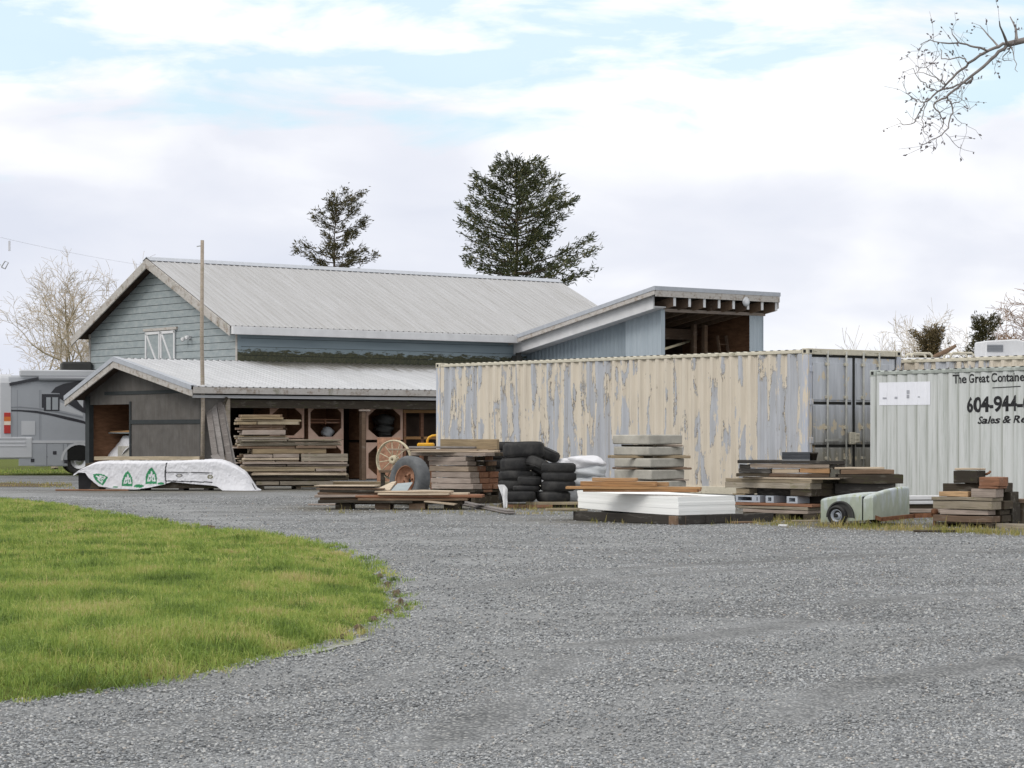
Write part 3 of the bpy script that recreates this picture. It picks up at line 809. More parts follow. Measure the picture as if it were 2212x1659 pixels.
# bare soil rim of the lawn
def soil_rim():
    blobs = [(838, 1262, 9, 7), (856, 1280, 10, 9), (866, 1300, 8, 8), (858, 1318, 10, 6), (838, 1330, 12, 5), (806, 1346, 13, 5), (775, 1360, 12, 4), (742, 1376, 11, 3), (450, 1139, 18, 3), (820, 1246, 7, 4), (878, 1312, 4, 3)]
    for bx_, by_, rx_, ry_ in blobs:
        pts = [(bx_ + rx_ * math.cos(a * math.pi / 4), by_ + ry_ * math.sin(a * math.pi / 4)) for a in range(8)]
        g = [G(*p) for p in pts]
        mb = MB(); c = sum(g, Vector()) / len(g)
        ring = []
        for i, p in enumerate(g):
            q = g[(i + 1) % len(g)]
            for k in range(3):
                r = p.lerp(q, k / 3); r = c + (r - c) * random.uniform(.45, 1.25); ring.append(r)
        n = len(ring)
        zc0 = float(yard_z(np.array(c.x), np.array(c.y))) + .012
        vs = [(p.x, p.y, zc0 - .006) for p in ring] + [(c.x + (p.x - c.x) * .55, c.y + (p.y - c.y) * .55, zc0 + .012 + random.uniform(-.008, .008)) for p in ring] + [(c.x, c.y, zc0 + .016)]
        mb.add(vs, [(i, (i + 1) % n, n + (i + 1) % n, n + i) for i in range(n)] + [(n + i, n + (i + 1) % n, 2 * n) for i in range(n)], True)
        tag(mb.build('soil_edge', 'soil'), kind='structure')
soil_rim()
# loose stones on the near gravel
def loose_stones():
    t = (1 + 5 ** .5) / 2
    ico = np.array([(-1, t, 0), (1, t, 0), (-1, -t, 0), (1, -t, 0), (0, -1, t), (0, 1, t), (0, -1, -t), (0, 1, -t), (t, 0, -1), (t, 0, 1), (-t, 0, -1), (-t, 0, 1)]) / 1.9
    tri = np.array([(0, 11, 5), (0, 5, 1), (0, 1, 7), (0, 7, 10), (0, 10, 11), (1, 5, 9), (5, 11, 4), (11, 10, 2), (10, 7, 6), (7, 1, 8), (3, 9, 4), (3, 4, 2), (3, 2, 6), (3, 6, 8), (3, 8, 9), (4, 9, 5), (2, 4, 11), (6, 2, 10), (8, 6, 7), (9, 8, 1)])
    X, Y, S = [], [], []
    for y0, y1, dens, smin, smax in ((9.0, 12.5, 2900, .004, .0105), (12.5, 17, 1700, .005, .0115), (17, 25, 720, .006, .0135), (25, 36, 200, .009, .016), (36, 52, 45, .012, .018)):
        w = .25 * y1
        n = int(2 * w * (y1 - y0) * dens)
        x = rng.uniform(-w, w, n); y = rng.uniform(y0, y1, n)
        k = (np.abs(x) < .243 * y + .1) & ~(inside(x, y, LAWN) & (edge_dist(x, y, LAWN) > .12))
        x, y = x[k], y[k]
        cl = .5 + .5 * np.sin(1.1 * x + 2.7 * y + 2 * np.sin(.6 * x)) * np.sin(.7 * y - .9 * x + 1)
        wl, wd, ws_ = wear(x, y); k = rng.random(len(x)) < np.clip(.50 + .45 * cl - .30 * wl + .6 * wd - .4 * ws_, .08, 1); x, y = x[k], y[k]
        X.append(x); Y.append(y); S.append(smin + (smax - smin) * rng.random(len(x)) ** 2.2)
    X, Y, S = map(np.concatenate, (X, Y, S)); n = len(X)
    temps = [ico * rng.uniform(.65, 1.3, (12, 1)) for _ in range(9)]
    T = np.stack(temps)[rng.integers(0, 9, n)]
    a = rng.uniform(0, 6.28, n); ca, sa = np.cos(a), np.sin(a)
    sx, sy, sz = rng.uniform(.75, 1.3, n), rng.uniform(.7, 1.1, n), rng.uniform(.45, .8, n)
    px, py, pz = T[:, :, 0] * sx[:, None], T[:, :, 1] * sy[:, None], T[:, :, 2] * sz[:, None]
    V = np.zeros((n, 12, 3))
    V[:, :, 0] = X[:, None] + (px * ca[:, None] - py * sa[:, None]) * S[:, None]
    V[:, :, 1] = Y[:, None] + (px * sa[:, None] + py * ca[:, None]) * S[:, None]
    V[:, :, 2] = (yard_z(X, Y) + S * .18)[:, None] + pz * S[:, None]
    F = ((np.arange(n) * 12)[:, None, None] + tri[None]).reshape(-1, 3)
    o = np_mesh('gravel', V.reshape(-1, 3), F, 'gravel_stone')
    wl, wd, _ = wear(X, Y)
    brk = np.clip(.65 + .6 * np.sin(2.3 * X + 3.1 * Y) * np.sin(1.9 * Y - 2.7 * X), .15, 1)
    at = o.data.color_attributes.new('wear', 'FLOAT_COLOR', 'POINT')
    at.data.foreach_set('color', np.repeat(np.stack([wl * brk, wd * brk, wl * 0, wl * 0 + 1], 1), 12, 0).astype(np.float32).ravel())
    tag(o, 'loose grey crushed stone scattered over the drive', 'gravel', kind='stuff')
loose_stones()
# a shallow puddle at the lawn's edge
mb = MB(); g = [G(*p) for p in ((618, 1421), (640, 1413), (668, 1406), (700, 1399), (722, 1390), (757, 1384), (770, 1377), (792, 1376), (800, 1379), (778, 1388), (762, 1393), (730, 1399), (716, 1406), (690, 1413), (672, 1418), (640, 1423))]
mb.add([(p.x, p.y, float(yard_z(np.array(p.x), np.array(p.y))) + .005) for p in g], [tuple(range(len(g)))])
t = NT('wet', .12, .6); t.color((.19, .185, .165)); t.rough(t.ramp(t.noise(t.coord(), 6., 4), [(.4, .08), (.7, .5)]))
tag(mb.build('water', 'wet'), kind='structure')

# ------------------------------------------------------------------ barn
TH = R(38.3)
BF = Frame((-8.65, 72.0), TH)         # x along the ridge, y across the gable; y=0 is the long wall we see
BW, BL = 9.74, 16.6
ZR, ZE = 7.22, 4.80                   # ridge and eave
EO, RO = .40, .50                     # eave and rake overhang
barn = thing('barn', 'weathered pale blue timber barn with a wide white metal gable roof', 'barn', BF.w(0, 0, 0), TH)
HALF = BW / 2; SL = (ZR - ZE) / (HALF + EO)
zr = lambda y: ZR - abs(y - HALF) * SL
mb = MB()
mb.box2(.0, BL, 0.0, .12, 0, zr(0) - .12)
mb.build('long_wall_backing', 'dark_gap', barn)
mb = MB(); fn = lambda s, z, d: (s, -d, z)
siding(mb, [(0, 3.0), (BL, 3.0), (BL, zr(0) - .1), (0, zr(0) - .1)], fn, .27, z0=3.64, gap=.012)
mb.box2(-.03, .10, -.05, -.032, 2.9, zr(0) - .1)
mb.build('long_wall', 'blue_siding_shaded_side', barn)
mb = MB(); gp = [(0.001, 0), (BW - .001, 0), (BW - .001, zr(BW) - .1), (HALF, ZR - .12), (0.001, zr(0) - .1)]
mb.prism(gp, lambda p, t: (t, p[0], p[1]), .0, .12)
mb.build('gable_backing', 'dark_gap', barn)
mb = MB(); fn = lambda s, z, d: (-d, s, z)
siding(mb, [(0.04, 2.6), (BW - .04, 2.6), (BW - .04, zr(BW) - .1), (HALF, ZR - .13), (.04, zr(0) - .1)], fn, .228, gap=.016)
mb.build('gable_wall', 'blue_siding', barn)
mb = MB(); mb.box2(-.045, .0, -.045, .06, 0, zr(0) - .1); mb.build('corner_board', 'white_weathered', barn)
mb = MB(); mb.box2(-.05, 0, BW - .06, BW + .05, 0, zr(BW) - .1)
mb.build('corner_board', 'white_weathered', barn)
mb = MB(); mb.box2(0.12, BL, BW - .1, BW, 0, zr(BW) - .1); mb.prism(gp, lambda p, t: (t, p[0], p[1]), BL, BL + .12); mb.build('rear_wall', 'blue_siding', barn)
def ribbed_roof(x0, x1, ya, za, yb, zb, pitch=.23, rib=.022, th=.012):
    """sheet sloping from (ya,za) down to (yb,zb), ribs running down the slope"""
    mb = MB(); pts = []; x = x0
    while x < x1:
        pts += [(x, 0), (x + pitch * .70, 0), (x + pitch * .78, rib), (x + pitch * .92, rib)]; x += pitch
    pts = [p for p in pts if p[0] < x1] + [(x1, 0)]
    n = Vector((0, zb - za, -(yb - ya))); n.normalize()
    if n.z < 0: n = -n
    N = 5
    grid = []
    for i in range(N + 1):
        t = i / N; b = Vector((0, ya + (yb - ya) * t, za + (zb - za) * t))
        grid.append([Vector((p[0], b.y + n.y * p[1], b.z + n.z * p[1])) for p in pts])
    mb.sheet(grid, False)
    low = [[q - n * th for q in r] for r in grid]
    mb.sheet(low, False)
    a, c = grid[-1], low[-1]
    mb.sheet([a, c], False)
    return mb
rf = ribbed_roof(-RO, BL + RO, HALF, ZR, -EO, zr(-EO))
rb = ribbed_roof(-RO, BL + RO, HALF, ZR, BW + EO, zr(BW + EO))
roof = rf.build('roof', 'roof_metal', barn)
rb.build('roof', 'roof_metal', barn)
mb = MB()     # soffit lining, just under the sheets
for ya, yb in ((HALF, -EO + .02), (HALF, BW + EO - .02)):
    mb.prism([(ya, zr(ya) - .03), (yb, zr(yb) - .03), (yb, zr(yb) - .09), (ya, zr(ya) - .09)], lambda p, t: (t, p[0], p[1]), -RO + .03, BL + RO - .03)
mb.build('roof_deck', 'dark_interior', barn)
mb = MB()
mb.prism([(HALF - .26, zr(HALF - .26) + .035), (HALF, ZR + .05), (HALF + .26, zr(HALF + .26) + .035), (HALF + .26, zr(HALF + .26) + .028), (HALF, ZR + .035), (HALF - .26, zr(HALF - .26) + .028)], lambda p, t: (t, p[0], p[1]), -RO - .03, BL + RO + .03)
mb.build('ridge_cap', 'roof_edge_metal', roof)
for sgn in (-1, 1):
    ye = -EO if sgn < 0 else BW + EO
    mb = MB()
    a = (HALF, ZR - .02); b = (ye, zr(ye) - .02)
    mb.prism([a, b, (ye, b[1] - .30), (HALF, a[1] - .31)], lambda p, t: (t, p[0], p[1]), -RO - .05, -RO)
    mb.build('rake_board', 'white_weathered', barn, bevel=.008)
mb = MB(); mb.box2(-RO + .02, 11.35, -EO - .13, -EO + .0, zr(-EO) - .27, zr(-EO) - .02); mb.build('eave_gutter', 'white_trim', barn, bevel=.01)
# hatch in the gable
for y0, y1, flip in ((3.80, 4.74, 1), (4.78, 5.76, -1)):
    h = MB(); h.box2(-.055, -.03, y0, y1, 3.3, 4.80); hp = h.build('hatch_door', 'blue_siding', barn)
    h = MB()
    for (a, b) in (((y0 + .04, 3.3), (y0 + .04, 4.80)), ((y1 - .04, 3.3), (y1 - .04, 4.80)), ((y0, 4.77), (y1, 4.77))):
        h.bar((-.07, a[0], a[1]), (-.07, b[0], b[1]), .09, .03, (1, 0, 0))
    d0, d1 = (y0 + .1, y1 - .1) if flip < 0 else (y1 - .1, y0 + .1)
    h.bar((-.066, d0, 4.70), (-.066, d1, 3.62), .08, .02, (1, 0, 0)) if flip > 0 else h.bar((-.066, d0, 3.62), (-.066, d1, 4.70), .08, .02, (1, 0, 0))
    h.build('hatch_frame', 'white_trim', hp)
mb = MB(); mb.box2(-.09, -.03, 3.68, 5.88, 4.84, 4.93); mb.build('hatch_lintel', 'white_weathered', barn)
mb = MB(); y, z = BF.hity(412, 729); 
mb.box2(-.09, -.03, y - .08, y + .08, z - .05, z + .05); mb.lathe([(.0, 0), (.05, .0), (.075, .12), (.0, .12)], 10, Matrix.Translation((-.14, y - .12, z + .02)) @ Matrix.Rotation(R(-115), 4, 'Y')); mb.lathe([(.0, 0), (.05, .0), (.075, .12), (.0, .12)], 10, Matrix.Translation((-.14, y + .14, z - .03)) @ Matrix.Rotation(R(-115), 4, 'Y'))
mb.build('flood_light', 'white_trim', barn)

# ------------------------------------------------------------------ lean-to shed
shed = thing('open_shed', 'low open-fronted lean-to shed with brown felt end and white metal roof', 'shed', BF.w(0, 0, 0), TH)
XF, XW, XE = -4.33, -3.80, 11.1          # rake front, gable wall, far end
SZR, SYR, SZRE, SYL, SZLE = 3.72, -4.65, 2.78, 3.19, 2.57
SYW, SYWL = -4.39, 2.82
zsr = lambda y: SZR + y * (SZR - SZRE) / 4.65 if y < 0 else SZR - y * (SZR - SZLE) / SYL
sr = ribbed_roof(XF, XE, -.06, SZR - .012, SYR, SZRE).build('roof', 'shed_roof_metal', shed)
ribbed_roof(XF, -.06, .0, SZR, SYL, SZLE).build('roof', 'shed_roof_metal', shed)
mb = MB()
for ya, yb, xe in ((0, SYR + .02, XE - .02), (0, SYL - .02, -.06)):
    mb.prism([(ya, zsr(ya) - .03), (yb, zsr(yb) - .03), (yb, zsr(yb) - .10), (ya, zsr(ya) - .10)], lambda p, t: (t, p[0], p[1]), XF + .03, xe)
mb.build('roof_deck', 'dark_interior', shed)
mb = MB()    # metal rake flashing over the boards
for ya, yb in ((0, SYR), (0, SYL)):
    mb.prism([(ya, zsr(ya) + .035), (yb, zsr(yb) + .035), (yb, zsr(yb) - .10), (ya, zsr(ya) - .10)], lambda p, t: (t, p[0], p[1]), XF - .075, XF - .055)
    mb.prism([(ya, zsr(ya) + .042), (yb, zsr(yb) + .042), (yb, zsr(yb) + .032), (ya, zsr(ya) + .032)], lambda p, t: (t, p[0], p[1]), XF - .075, XF + .12)
mb.build('rake_flashing', 'roof_edge_metal', sr)
for ye in (SYR, SYL):
    mb = MB(); mb.prism([(0, SZR - .09), (ye, zsr(ye) - .09), (ye, zsr(ye) - .29), (0, SZR - .30)], lambda p, t: (t, p[0], p[1]), XF - .05, XF)
    mb.build('rake_board', 'white_weathered', shed, bevel=.008)
# felt gable wall with a door opening
door0, zt = BF.hity(188, 875, XW); door1, _ = BF.hity(281, 875, XW)
d0, d1 = min(door0, door1), max(door0, door1)
mb = MB(); ex = lambda p, t: (t, p[0], p[1])
mb.prism([(SYW, 0), (d0, 0), (d0, zt), (d0, zsr(d0) - .1), (0, SZR - .12), (SYW, zsr(SYW) - .1)] if d0 > 0 else [(SYW, 0), (d0, 0), (d0, zsr(d0) - .1), (SYW, zsr(SYW) - .1)], ex, XW, XW + .1)
mb.prism([(d0 + .001, zt), (SYWL, zt), (SYWL, zsr(SYWL) - .1), (d0 + .001, zsr(d0) - .1)], ex, XW, XW + .1)
gw = mb.build('gable_wall', 'shed_felt', shed)
mb = MB()
zb1 = BF.hity(330, 847, XW)[1]; zb2 = BF.hity(360, 911, XW)[1]; 
mb.box2(XW - .03, XW, -3.4, 1.6, zb1 - .05, zb1 + .05)
mb.box2(XW - .03, XW, SYW + .05, d0, zb2 - .06, zb2 + .06)
mb.box2(XW - .03, XW, SYW + .05, d0, .05, .42)
mb.box2(XW - .035, XW, d0 - .09, d0, .0, zt + .08)
mb.box2(XW - .035, XW + .12, SYWL - .24, SYWL + .02, 0, zsr(SYWL) - .12)
mb.box2(XW - .035, XW, SYW - .02, SYW + .2, .0, zsr(SYW) - .2)
mb.build('batten', 'dark_trim', shed)
mb = MB(); mb.box2(XW + .1, -.06, SYWL - .1, SYWL, 0, zsr(SYWL) - .1); mb.box2(XW + .6, XW + .68, d0 - .1, SYWL - .1, 0, .2)
mb.build('side_wall', 'plywood_brown', shed)
mb = MB(); mb.box2(XW + .12, -.06, -.04, .04, 0, SZR - .12); mb.box2(-1.0, -.92, .04, SYWL - .1, 0, 2.9); mb.build('partition_wall', 'plywood_brown', shed)
mb = MB(); mb.box2(XW + .1, -3.14, SYW, SYW + .1, 0, zsr(SYW) - .1); mb.build('return_wall', 'shed_felt', shed)
mb = MB(); mb.box2(XF, XE, SYR - .04, SYR + .0, SZRE - .20, SZRE - .02); mb.build('eave_fascia', 'white_weathered', shed, bevel=.006)
mb = MB(); mb.box2(XF + .1, XE, SYR + .16, SYR + .20, SZRE - .32, SZRE - .235); mb.build('eave_strip', 'white_trim', shed)
mb = MB(); mb.box2(-3.14, XE, SYW + .02, SYW + .2, 2.18, 2.42); mb.build('lintel_beam', 'wood_dark', shed)
for xd in (783,):
    x, z = BF.hit(xd, 900, SYW + .1)
    mb = MB(); mb.box2(x - .075, x + .075, SYW + .02, SYW + .17, 0, 2.18); po = mb.build('post', 'wood_brown', shed, bevel=.01)
    mb = MB(); mb.box2(x - .2, x + .2, SYW - .03, SYW + .02, 2.11, 2.16); mb.build('post_cap', 'wood_lilac', po)
x = 8.2; mb = MB(); mb.box2(x - .09, x + .09, SYW + .02, SYW + .2, 0, 2.18); mb.build('post', 'wood_post', shed)
x = BF.hit(487, 900, SYW + .1)[0]; mb = MB(); mb.box2(x - .06, x + .10, SYW + .0, SYW + .2, 0, 2.5); mb.build('post', 'wood_post', shed)
mb = MB(); mb.bar((x - .25, SYW - .05, 2.05), (x - .1, SYR + .1, 2.48), .08, .08); mb.build('bracket', 'wood_dark', shed)
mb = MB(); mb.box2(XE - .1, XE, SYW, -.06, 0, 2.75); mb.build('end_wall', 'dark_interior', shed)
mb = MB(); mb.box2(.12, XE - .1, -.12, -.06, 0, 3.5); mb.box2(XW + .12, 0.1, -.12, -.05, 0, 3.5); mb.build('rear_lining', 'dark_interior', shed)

# ------------------------------------------------------------------ raised wing on the barn's side
wing = thing('barn_wing', 'tall blue metal wing with a sloping roof and an open dark loft', 'barn wing', BF.w(0, 0, 0), TH)
WX0, WX1, WY = 11.65, 16.25, -6.95
RX0, RX1, RY = 10.85, 16.42, -7.55
RZ0, RZ1 = 4.70, 6.10
zw = lambda y: RZ0 + (RZ1 - RZ0) * (-y / 7.55)
ex = lambda p, t: (t, p[0], p[1])
mb = MB(); mb.prism([(0.3, zw(.3)), (RY, zw(RY)), (RY, zw(RY) - .05), (.3, zw(.3) - .05)], ex, RX0, RX1); wr = mb.build('roof', 'roof_metal', wing)
mb = MB()
mb.box2(RX0 - .03, RX1 + .03, RY - .04, RY, RZ1 - .10, RZ1 + .03)
mb.prism([(0.1, zw(.1) + .03), (RY, zw(RY) + .03), (RY, zw(RY) - .10), (.1, zw(.1) - .10)], ex, RX0 - .03, RX0)
mb.build('roof_edge', 'roof_edge_metal', wr)
mb = MB(); mb.prism([(0.1, zw(.1) - .10), (RY, zw(RY) - .10), (RY, zw(RY) - .24), (.1, zw(.1) - .24)], ex, RX0 - .012, RX0 + .03)
mb.build('rake_board', 'white_weathered', wing)
mb = MB(); mb.prism([(-.05, zw(-.05) - .10), (RY + .3, zw(RY + .3) - .10), (RY + .3, zw(RY + .3) - .62), (-.05, zw(-.05) - .55)], ex, RX0 + .20, RX0 + .26)
mb.prism([(-.05, zw(-.05) - .50), (RY + .35, zw(RY + .35) - .52), (RY + .35, zw(RY + .35) - .56), (-.05, zw(-.05) - .54)], ex, RX0 + .26, WX0)
mb.build('side_fascia', 'white_trim', wing)
mb = MB(); mb.box2(RX0 + .03, RX1, RY - .03, RY + .01, RZ1 - .30, RZ1 - .10); fr_b = mb.build('front_fascia', 'white_weathered', wing)
mb = MB(); mb.prism([(RY, RZ1 - .06), (-1.0, zw(-1.) - .06), (-1., zw(-1.) - .50), (RY, RZ1 - .50)], ex, RX1 - .05, RX1 - .01); mb.build('rake_board', 'white_weathered', wing)
mb = MB(); mb.prism([(RY + .02, zw(RY) - .06), (-.0, zw(0) - .06), (0, zw(0) - .10), (RY + .02, zw(RY) - .10)], ex, RX0 + .04, RX1 - .02); mb.build('roof_deck', 'wood_dark', wing)
for i in range(9):
    x = RX0 + .24 + i * (RX1 - RX0 - .34) / 8
    if i == 0: continue
    mb = MB(); mb.prism([(RY + .05, RZ1 - .28), (-3.0, zw(-3.0) - .12), (-3.0, zw(-3.) - .45), (RY + .05, RZ1 - .58)], ex, x - .045, x + .045); rj = mb.build('rafter', 'wood_brown', wing)
    mb = MB(); mb.box2(x - .05, x + .05, RY + .03, RY + .05, RZ1 - .58, RZ1 - .28); mb.build('rafter_end', 'white_trim', rj)
# corrugated side wall
def corr_wall_x(x, y0, y1, zf, pitch, depth, zb=0., out=-1):
    mb = MB(); pr = corr_profile(y1 - y0, pitch, depth)
    grid = [[(x - out * d, y0 + s, zb) for s, d in pr], [(x - out * d, y0 + s, zf(y0 + s)) for s, d in pr]]
    return mb.sheet(grid, False)
ysplit = BF.hity(1352, 720, WX0)[0]
corr_wall_x(WX0, ysplit, 0.0, lambda y: zw(y) - .5, .20, .02).build('side_wall', 'blue_metal', wing)
corr_wall_x(WX0 - .01, WY, ysplit, lambda y: zw(y) - .5, .20, .02).build('side_wall', 'pale_blue_metal', wing)
mb = MB(); mb.box2(WX0 - .03, WX0 + .14, WY - .05, WY + .1, 0, zw(WY) - .52); mb.build('corner_post', 'pale_blue_metal', wing)
mb = MB(); pr = corr_profile(.62, .2, .02)
mb.sheet([[(WX1 - .62 + s, WY + d * -1, 0) for s, d in pr], [(WX1 - .62 + s, WY + d * -1, zw(WY) - .56) for s, d in pr]], False)
mb.box2(WX1 - .02, WX1 + .03, WY, 0, 0, 4.6); mb.prism([(WY, 4.6), (0, 4.6), (WY, zw(WY) - .56)], ex, WX1 - .02, WX1 + .03)
mb.build('front_pier', 'pale_blue_metal', wing)
mb = MB(); mb.box2(WX0 + .1, WX1 - .1, -3.1, -3.0, 0, 5.); mb.box2(WX0 + .12, WX0 + .16, WY + .15, -3.1, 0, 4.7); mb.build('inner_wall', 'dark_interior', wing)
mb = MB(); mb.box2(WX1 - .12, WX1 - .06, WY + .1, -3.1, 0, 5.45); mb.build('inner_wall', 'plywood_brown', wing)
mb = MB(); mb.box2(WX0 + .16, WX1 - .7, -4.5, -4.3, 4.62, 4.98); mb.build('cross_beam', 'wood_brown', wing)
mb = MB(); mb.box2(WX0 - .02, WX1 + .1, WY - .02, WY + .18, zw(WY) - .62, zw(WY) - .52); mb.build('header', 'wood_lilac', wing)
for x in (WX1 - 1.55, WX1 - 1.05):
    mb = MB(); mb.box2(x - .07, x + .07, -5.3, -5.15, 0, 5.1); mb.build('stud', 'wood_brown', wing)
mb = MB(); mb.box2(WX0 + .1, WX1 - .1, WY + .2, -3.1, 2.9, 3.0); mb.build('loft_floor', 'wood_dark', wing)
xl, zl = BF.hit(1612, 652, RY - .06)
mb = MB(); mb.lathe([(0, 0), (.15, 0), (.16, .03), (.12, .07), (0, .09)], 20, Matrix.Translation((xl, RY - .03, zl)) @ Matrix.Rotation(R(90), 4, 'X')); mb.build('round_lamp', 'rv_white', wing)
y, z = BF.hity(1158, 753, RX0 + .1)
mb = MB(); mb.box2(-.12, .12, -.14, .14, -.1, .1); mb.box2(-.02, .14, -.05, .05, .05, .2); mb.build('wall_lamp', 'grey_plastic', wing, (RX0 + .12, -.35, zw(-.3) - .75))
y, z = BF.hity(1341, 636, 12.6)
mb = MB(); mb.tube([(12.6, y, zw(y) - .1), (12.6, y, zw(y) + .42)], .07, 10); mb.lathe([(0, .42), (.1, .42), (.1, .46), (0, .5)], 10, Matrix.Translation((12.6, y, zw(y)))); mb.build('vent_pipe', 'rust', wing)
lad = thing('ladder', 'short wooden ladder leaning inside the open loft of the wing', 'ladder', BF.w(WX1 - .42, WY + 1.2, 3.0), TH)
for s in (-.2, .2):
    mb = MB(); mb.bar((s, 0, 0), (s, .35, 1.75), .06, .09); mb.build('rail', 'wood_brown', lad)
for k in range(5):
    mb = MB(); t = .15 + k * .17; mb.bar((-.2, .35 * t, 1.75 * t), (.2, .35 * t, 1.75 * t), .05, .04); mb.build('rung', 'wood_brown', lad)
pl_ = MB(); a = BF.w(WX0 + .3, WY + .6, 3.0); 
pa = BF.w(*[BF.hit(1428, 756, WY + .4)[0], WY + .4, BF.hit(1428, 756, WY + .4)[1]]); pb = BF.w(*[BF.hit(1490, 737, WY + 2.4)[0], WY + 2.4, BF.hit(1490, 737, WY + 2.4)[1]])
dirv = (pb - pa); pl_.tube([Vector((0, 0, 0)), pb - pa], .045, 8)
tag(pl_.build('pole', 'cream_iron', None, pa), 'pale slanting pole propped across the open loft of the blue wing', 'pole')
# ------------------------------------------------------------------ motorhome
RF = Frame((P(17, 1025, 78).x, 78.0), R(14))
rv = thing('motorhome', 'silver motorhome with black swooping stripes parked behind the brown shed', 'motorhome', RF.w(0, 0, 0), R(14))
RVL, RVW, RVT = 10.6, 2.5, 3.42
c2 = crop(0, 1300, 3.318)
def rvp(cx, cy, yl=0.): x, z = RF.hit(*c2(cx, cy), yl); return x, z
def rv_sec(z0, z1, r=.22):
    return [(0, z0), (RVW, z0), (RVW, z1 - r), (RVW - r * .3, z1 - r * .3), (RVW - r, z1), (r, z1), (r * .3, z1 - r * .3), (0, z1 - r)]
mb = MB(); mb.prism(rv_sec(.62, RVT), lambda p, t: (t, p[0], p[1]), 0, RVL); body = mb.build('body', 'rv_silver', rv, bevel=.03)
zs = rvp(400, 1200)[1]; zbm = rvp(400, 1490)[1]
mb = MB(); x1 = rvp(585, 1300)[0]; x2 = rvp(860, 1300)[0]
mb.box2(.9, x2 - .05, .0, .3, zbm, .62); mb.build('skirt', 'rv_silver', rv)
for xa, xb, hx in ((rvp(232, 0)[0], x1 - .015, rvp(405, 1415)), (x1 + .015, rvp(785, 0)[0], rvp(680, 1320)), (rvp(793, 0)[0], x2 - .06, rvp(818, 1430))):
    mb = MB(); mb.box2(xa, xb, -.022, .0, zbm + .02, zs - .02); dd = mb.build('bay_door', 'rv_silver', rv, bevel=.006)
    mb = MB(); mb.box2(hx[0] - .06, hx[0] + .06, -.034, -.022, hx[1] - .06, hx[1] + .06); mb.build('latch', 'rv_black', dd, bevel=.01)
mb = MB(); mb.box2(0, RVL, -.03, .0, zs + .0, zs + .09); mb.build('rub_rail', 'rv_white', rv)
for cx in (60, 215, 490, 508):
    mb = MB(); x = rvp(cx, 0)[0]; mb.box2(x - .008, x + .008, -.004, 0, zs + .1, RVT - .5); mb.build('seam', 'rv_grey', rv)
def rv_decal(name, poly, mat, d=.008):
    p = [rvp(*q) for q in poly]
    m = MB(); m.prism(p, lambda q, t: (q[0], t, q[1]), -d, .0); return m.build(name, mat, rv)
rv_decal('stripe', [(30, 783), (250, 786), (450, 797), (700, 842), (900, 886), (1030, 920), (1400, 1060), (1400, 1100), (1030, 953), (850, 914), (650, 862), (450, 826), (250, 806), (30, 802)], 'rv_black')
rv_decal('stripe', [(30, 752), (250, 744), (450, 762), (700, 800), (1030, 872), (1030, 892), (700, 820), (450, 780), (250, 762), (30, 768)], 'rv_grey', .006)
rv_decal('fin_graphic', [(632, 574), (690, 505), (790, 462), (960, 430), (1260, 410), (1260, 900), (1030, 818), (930, 764), (840, 705), (742, 645), (742, 578)], 'rv_black', .010)
rv_decal('crescent_graphic', [(942, 642), (1035, 642), (1035, 760), (985, 706)], 'rv_white', .014)
rv_decal('panel_graphic', [(745, 690), (870, 745), (1030, 830), (1030, 860), (740, 790)], 'rv_white', .006)
rv_decal('data_panel', [(265, 925), (437, 925), (437, 1098), (265, 1098)], 'rv_white', .014)
a, b = rvp(545, 590), rvp(740, 800)
mb = MB(); mb.box2(a[0], b[0], -.02, 0, b[1], a[1]); wf = mb.build('window', 'rv_black', rv, bevel=.015)
for q0, q1 in (((575, 630), (630, 785)), ((650, 630), (722, 785))):
    a, b = rvp(*q0), rvp(*q1); mb = MB(); mb.box2(a[0], b[0], -.026, -.02, b[1], a[1]); mb.build('pane', 'glass_sky_tone', wf)
a, b = rvp(520, 590), rvp(545, 760); mb = MB(); mb.box2(a[0], b[0], -.012, 0, b[1], a[1]); mb.build('window_edge', 'rv_black', rv)
# awning roll, arm, roof rail
a = rvp(480, 395); mb = MB(); mb.tube([(a[0], -.09, a[1]), (RVL - 1, -.09, a[1])], .085, 10); mb.build('awning', 'rv_grey', rv)
q = rvp(80, 470); mb = MB(); mb.bar((a[0], -.05, a[1]), (q[0] + .1, -.02, q[1]), .05, .10); mb.build('awning_arm', 'rv_black', rv)
a = rvp(240, 330); mb = MB(); mb.box2(a[0], RVL - .5, -.05, .04, a[1] - .12, a[1] + .12); mb.build('roof_rail', 'rv_white', rv, bevel=.04)
# rear cap, lamps, bumper
mb = MB(); sec = rv_sec(.55, RVT + .04, .3); mb.prism([(p[0] * 1.012 - .015, p[1]) for p in sec], lambda p, t: (t, p[0], p[1]), -.30, .16); mb.build('rear_cap', 'rv_white', rv, bevel=.06)
x = .07
zt_ = [rvp(90, k)[1] for k in (820, 872, 928, 975, 1080)]
lamp = MB(); lamp.box2(rvp(50, 0)[0], rvp(132, 0)[0], -.05, .0, zt_[4], zt_[0]); lp = lamp.build('tail_light', 'lamp_red', rv, bevel=.01)
for z0, z1, m in ((zt_[2], zt_[1], 'lamp_amber'), (zt_[3], zt_[2], 'lamp_clear')):
    mb = MB(); mb.box2(rvp(50, 0)[0] - .002, rvp(132, 0)[0] + .002, -.056, -.05, z0, z1); mb.build('lens', m, lp)
mb = MB(); zz = [rvp(100, k)[1] for k in (1120, 1400)]
mb.box2(-.40, .85, -.05, RVW + .05, zz[1], zz[0]); bp = mb.build('bumper', 'rv_white', rv, bevel=.06)
for k in (1140, 1190, 1235):
    mb = MB(); z = rvp(100, k)[1]; mb.box2(-.30, .6, -.065, -.045, z - .03, z + .03); mb.build('bumper_rib', 'rv_white', bp, bevel=.015)
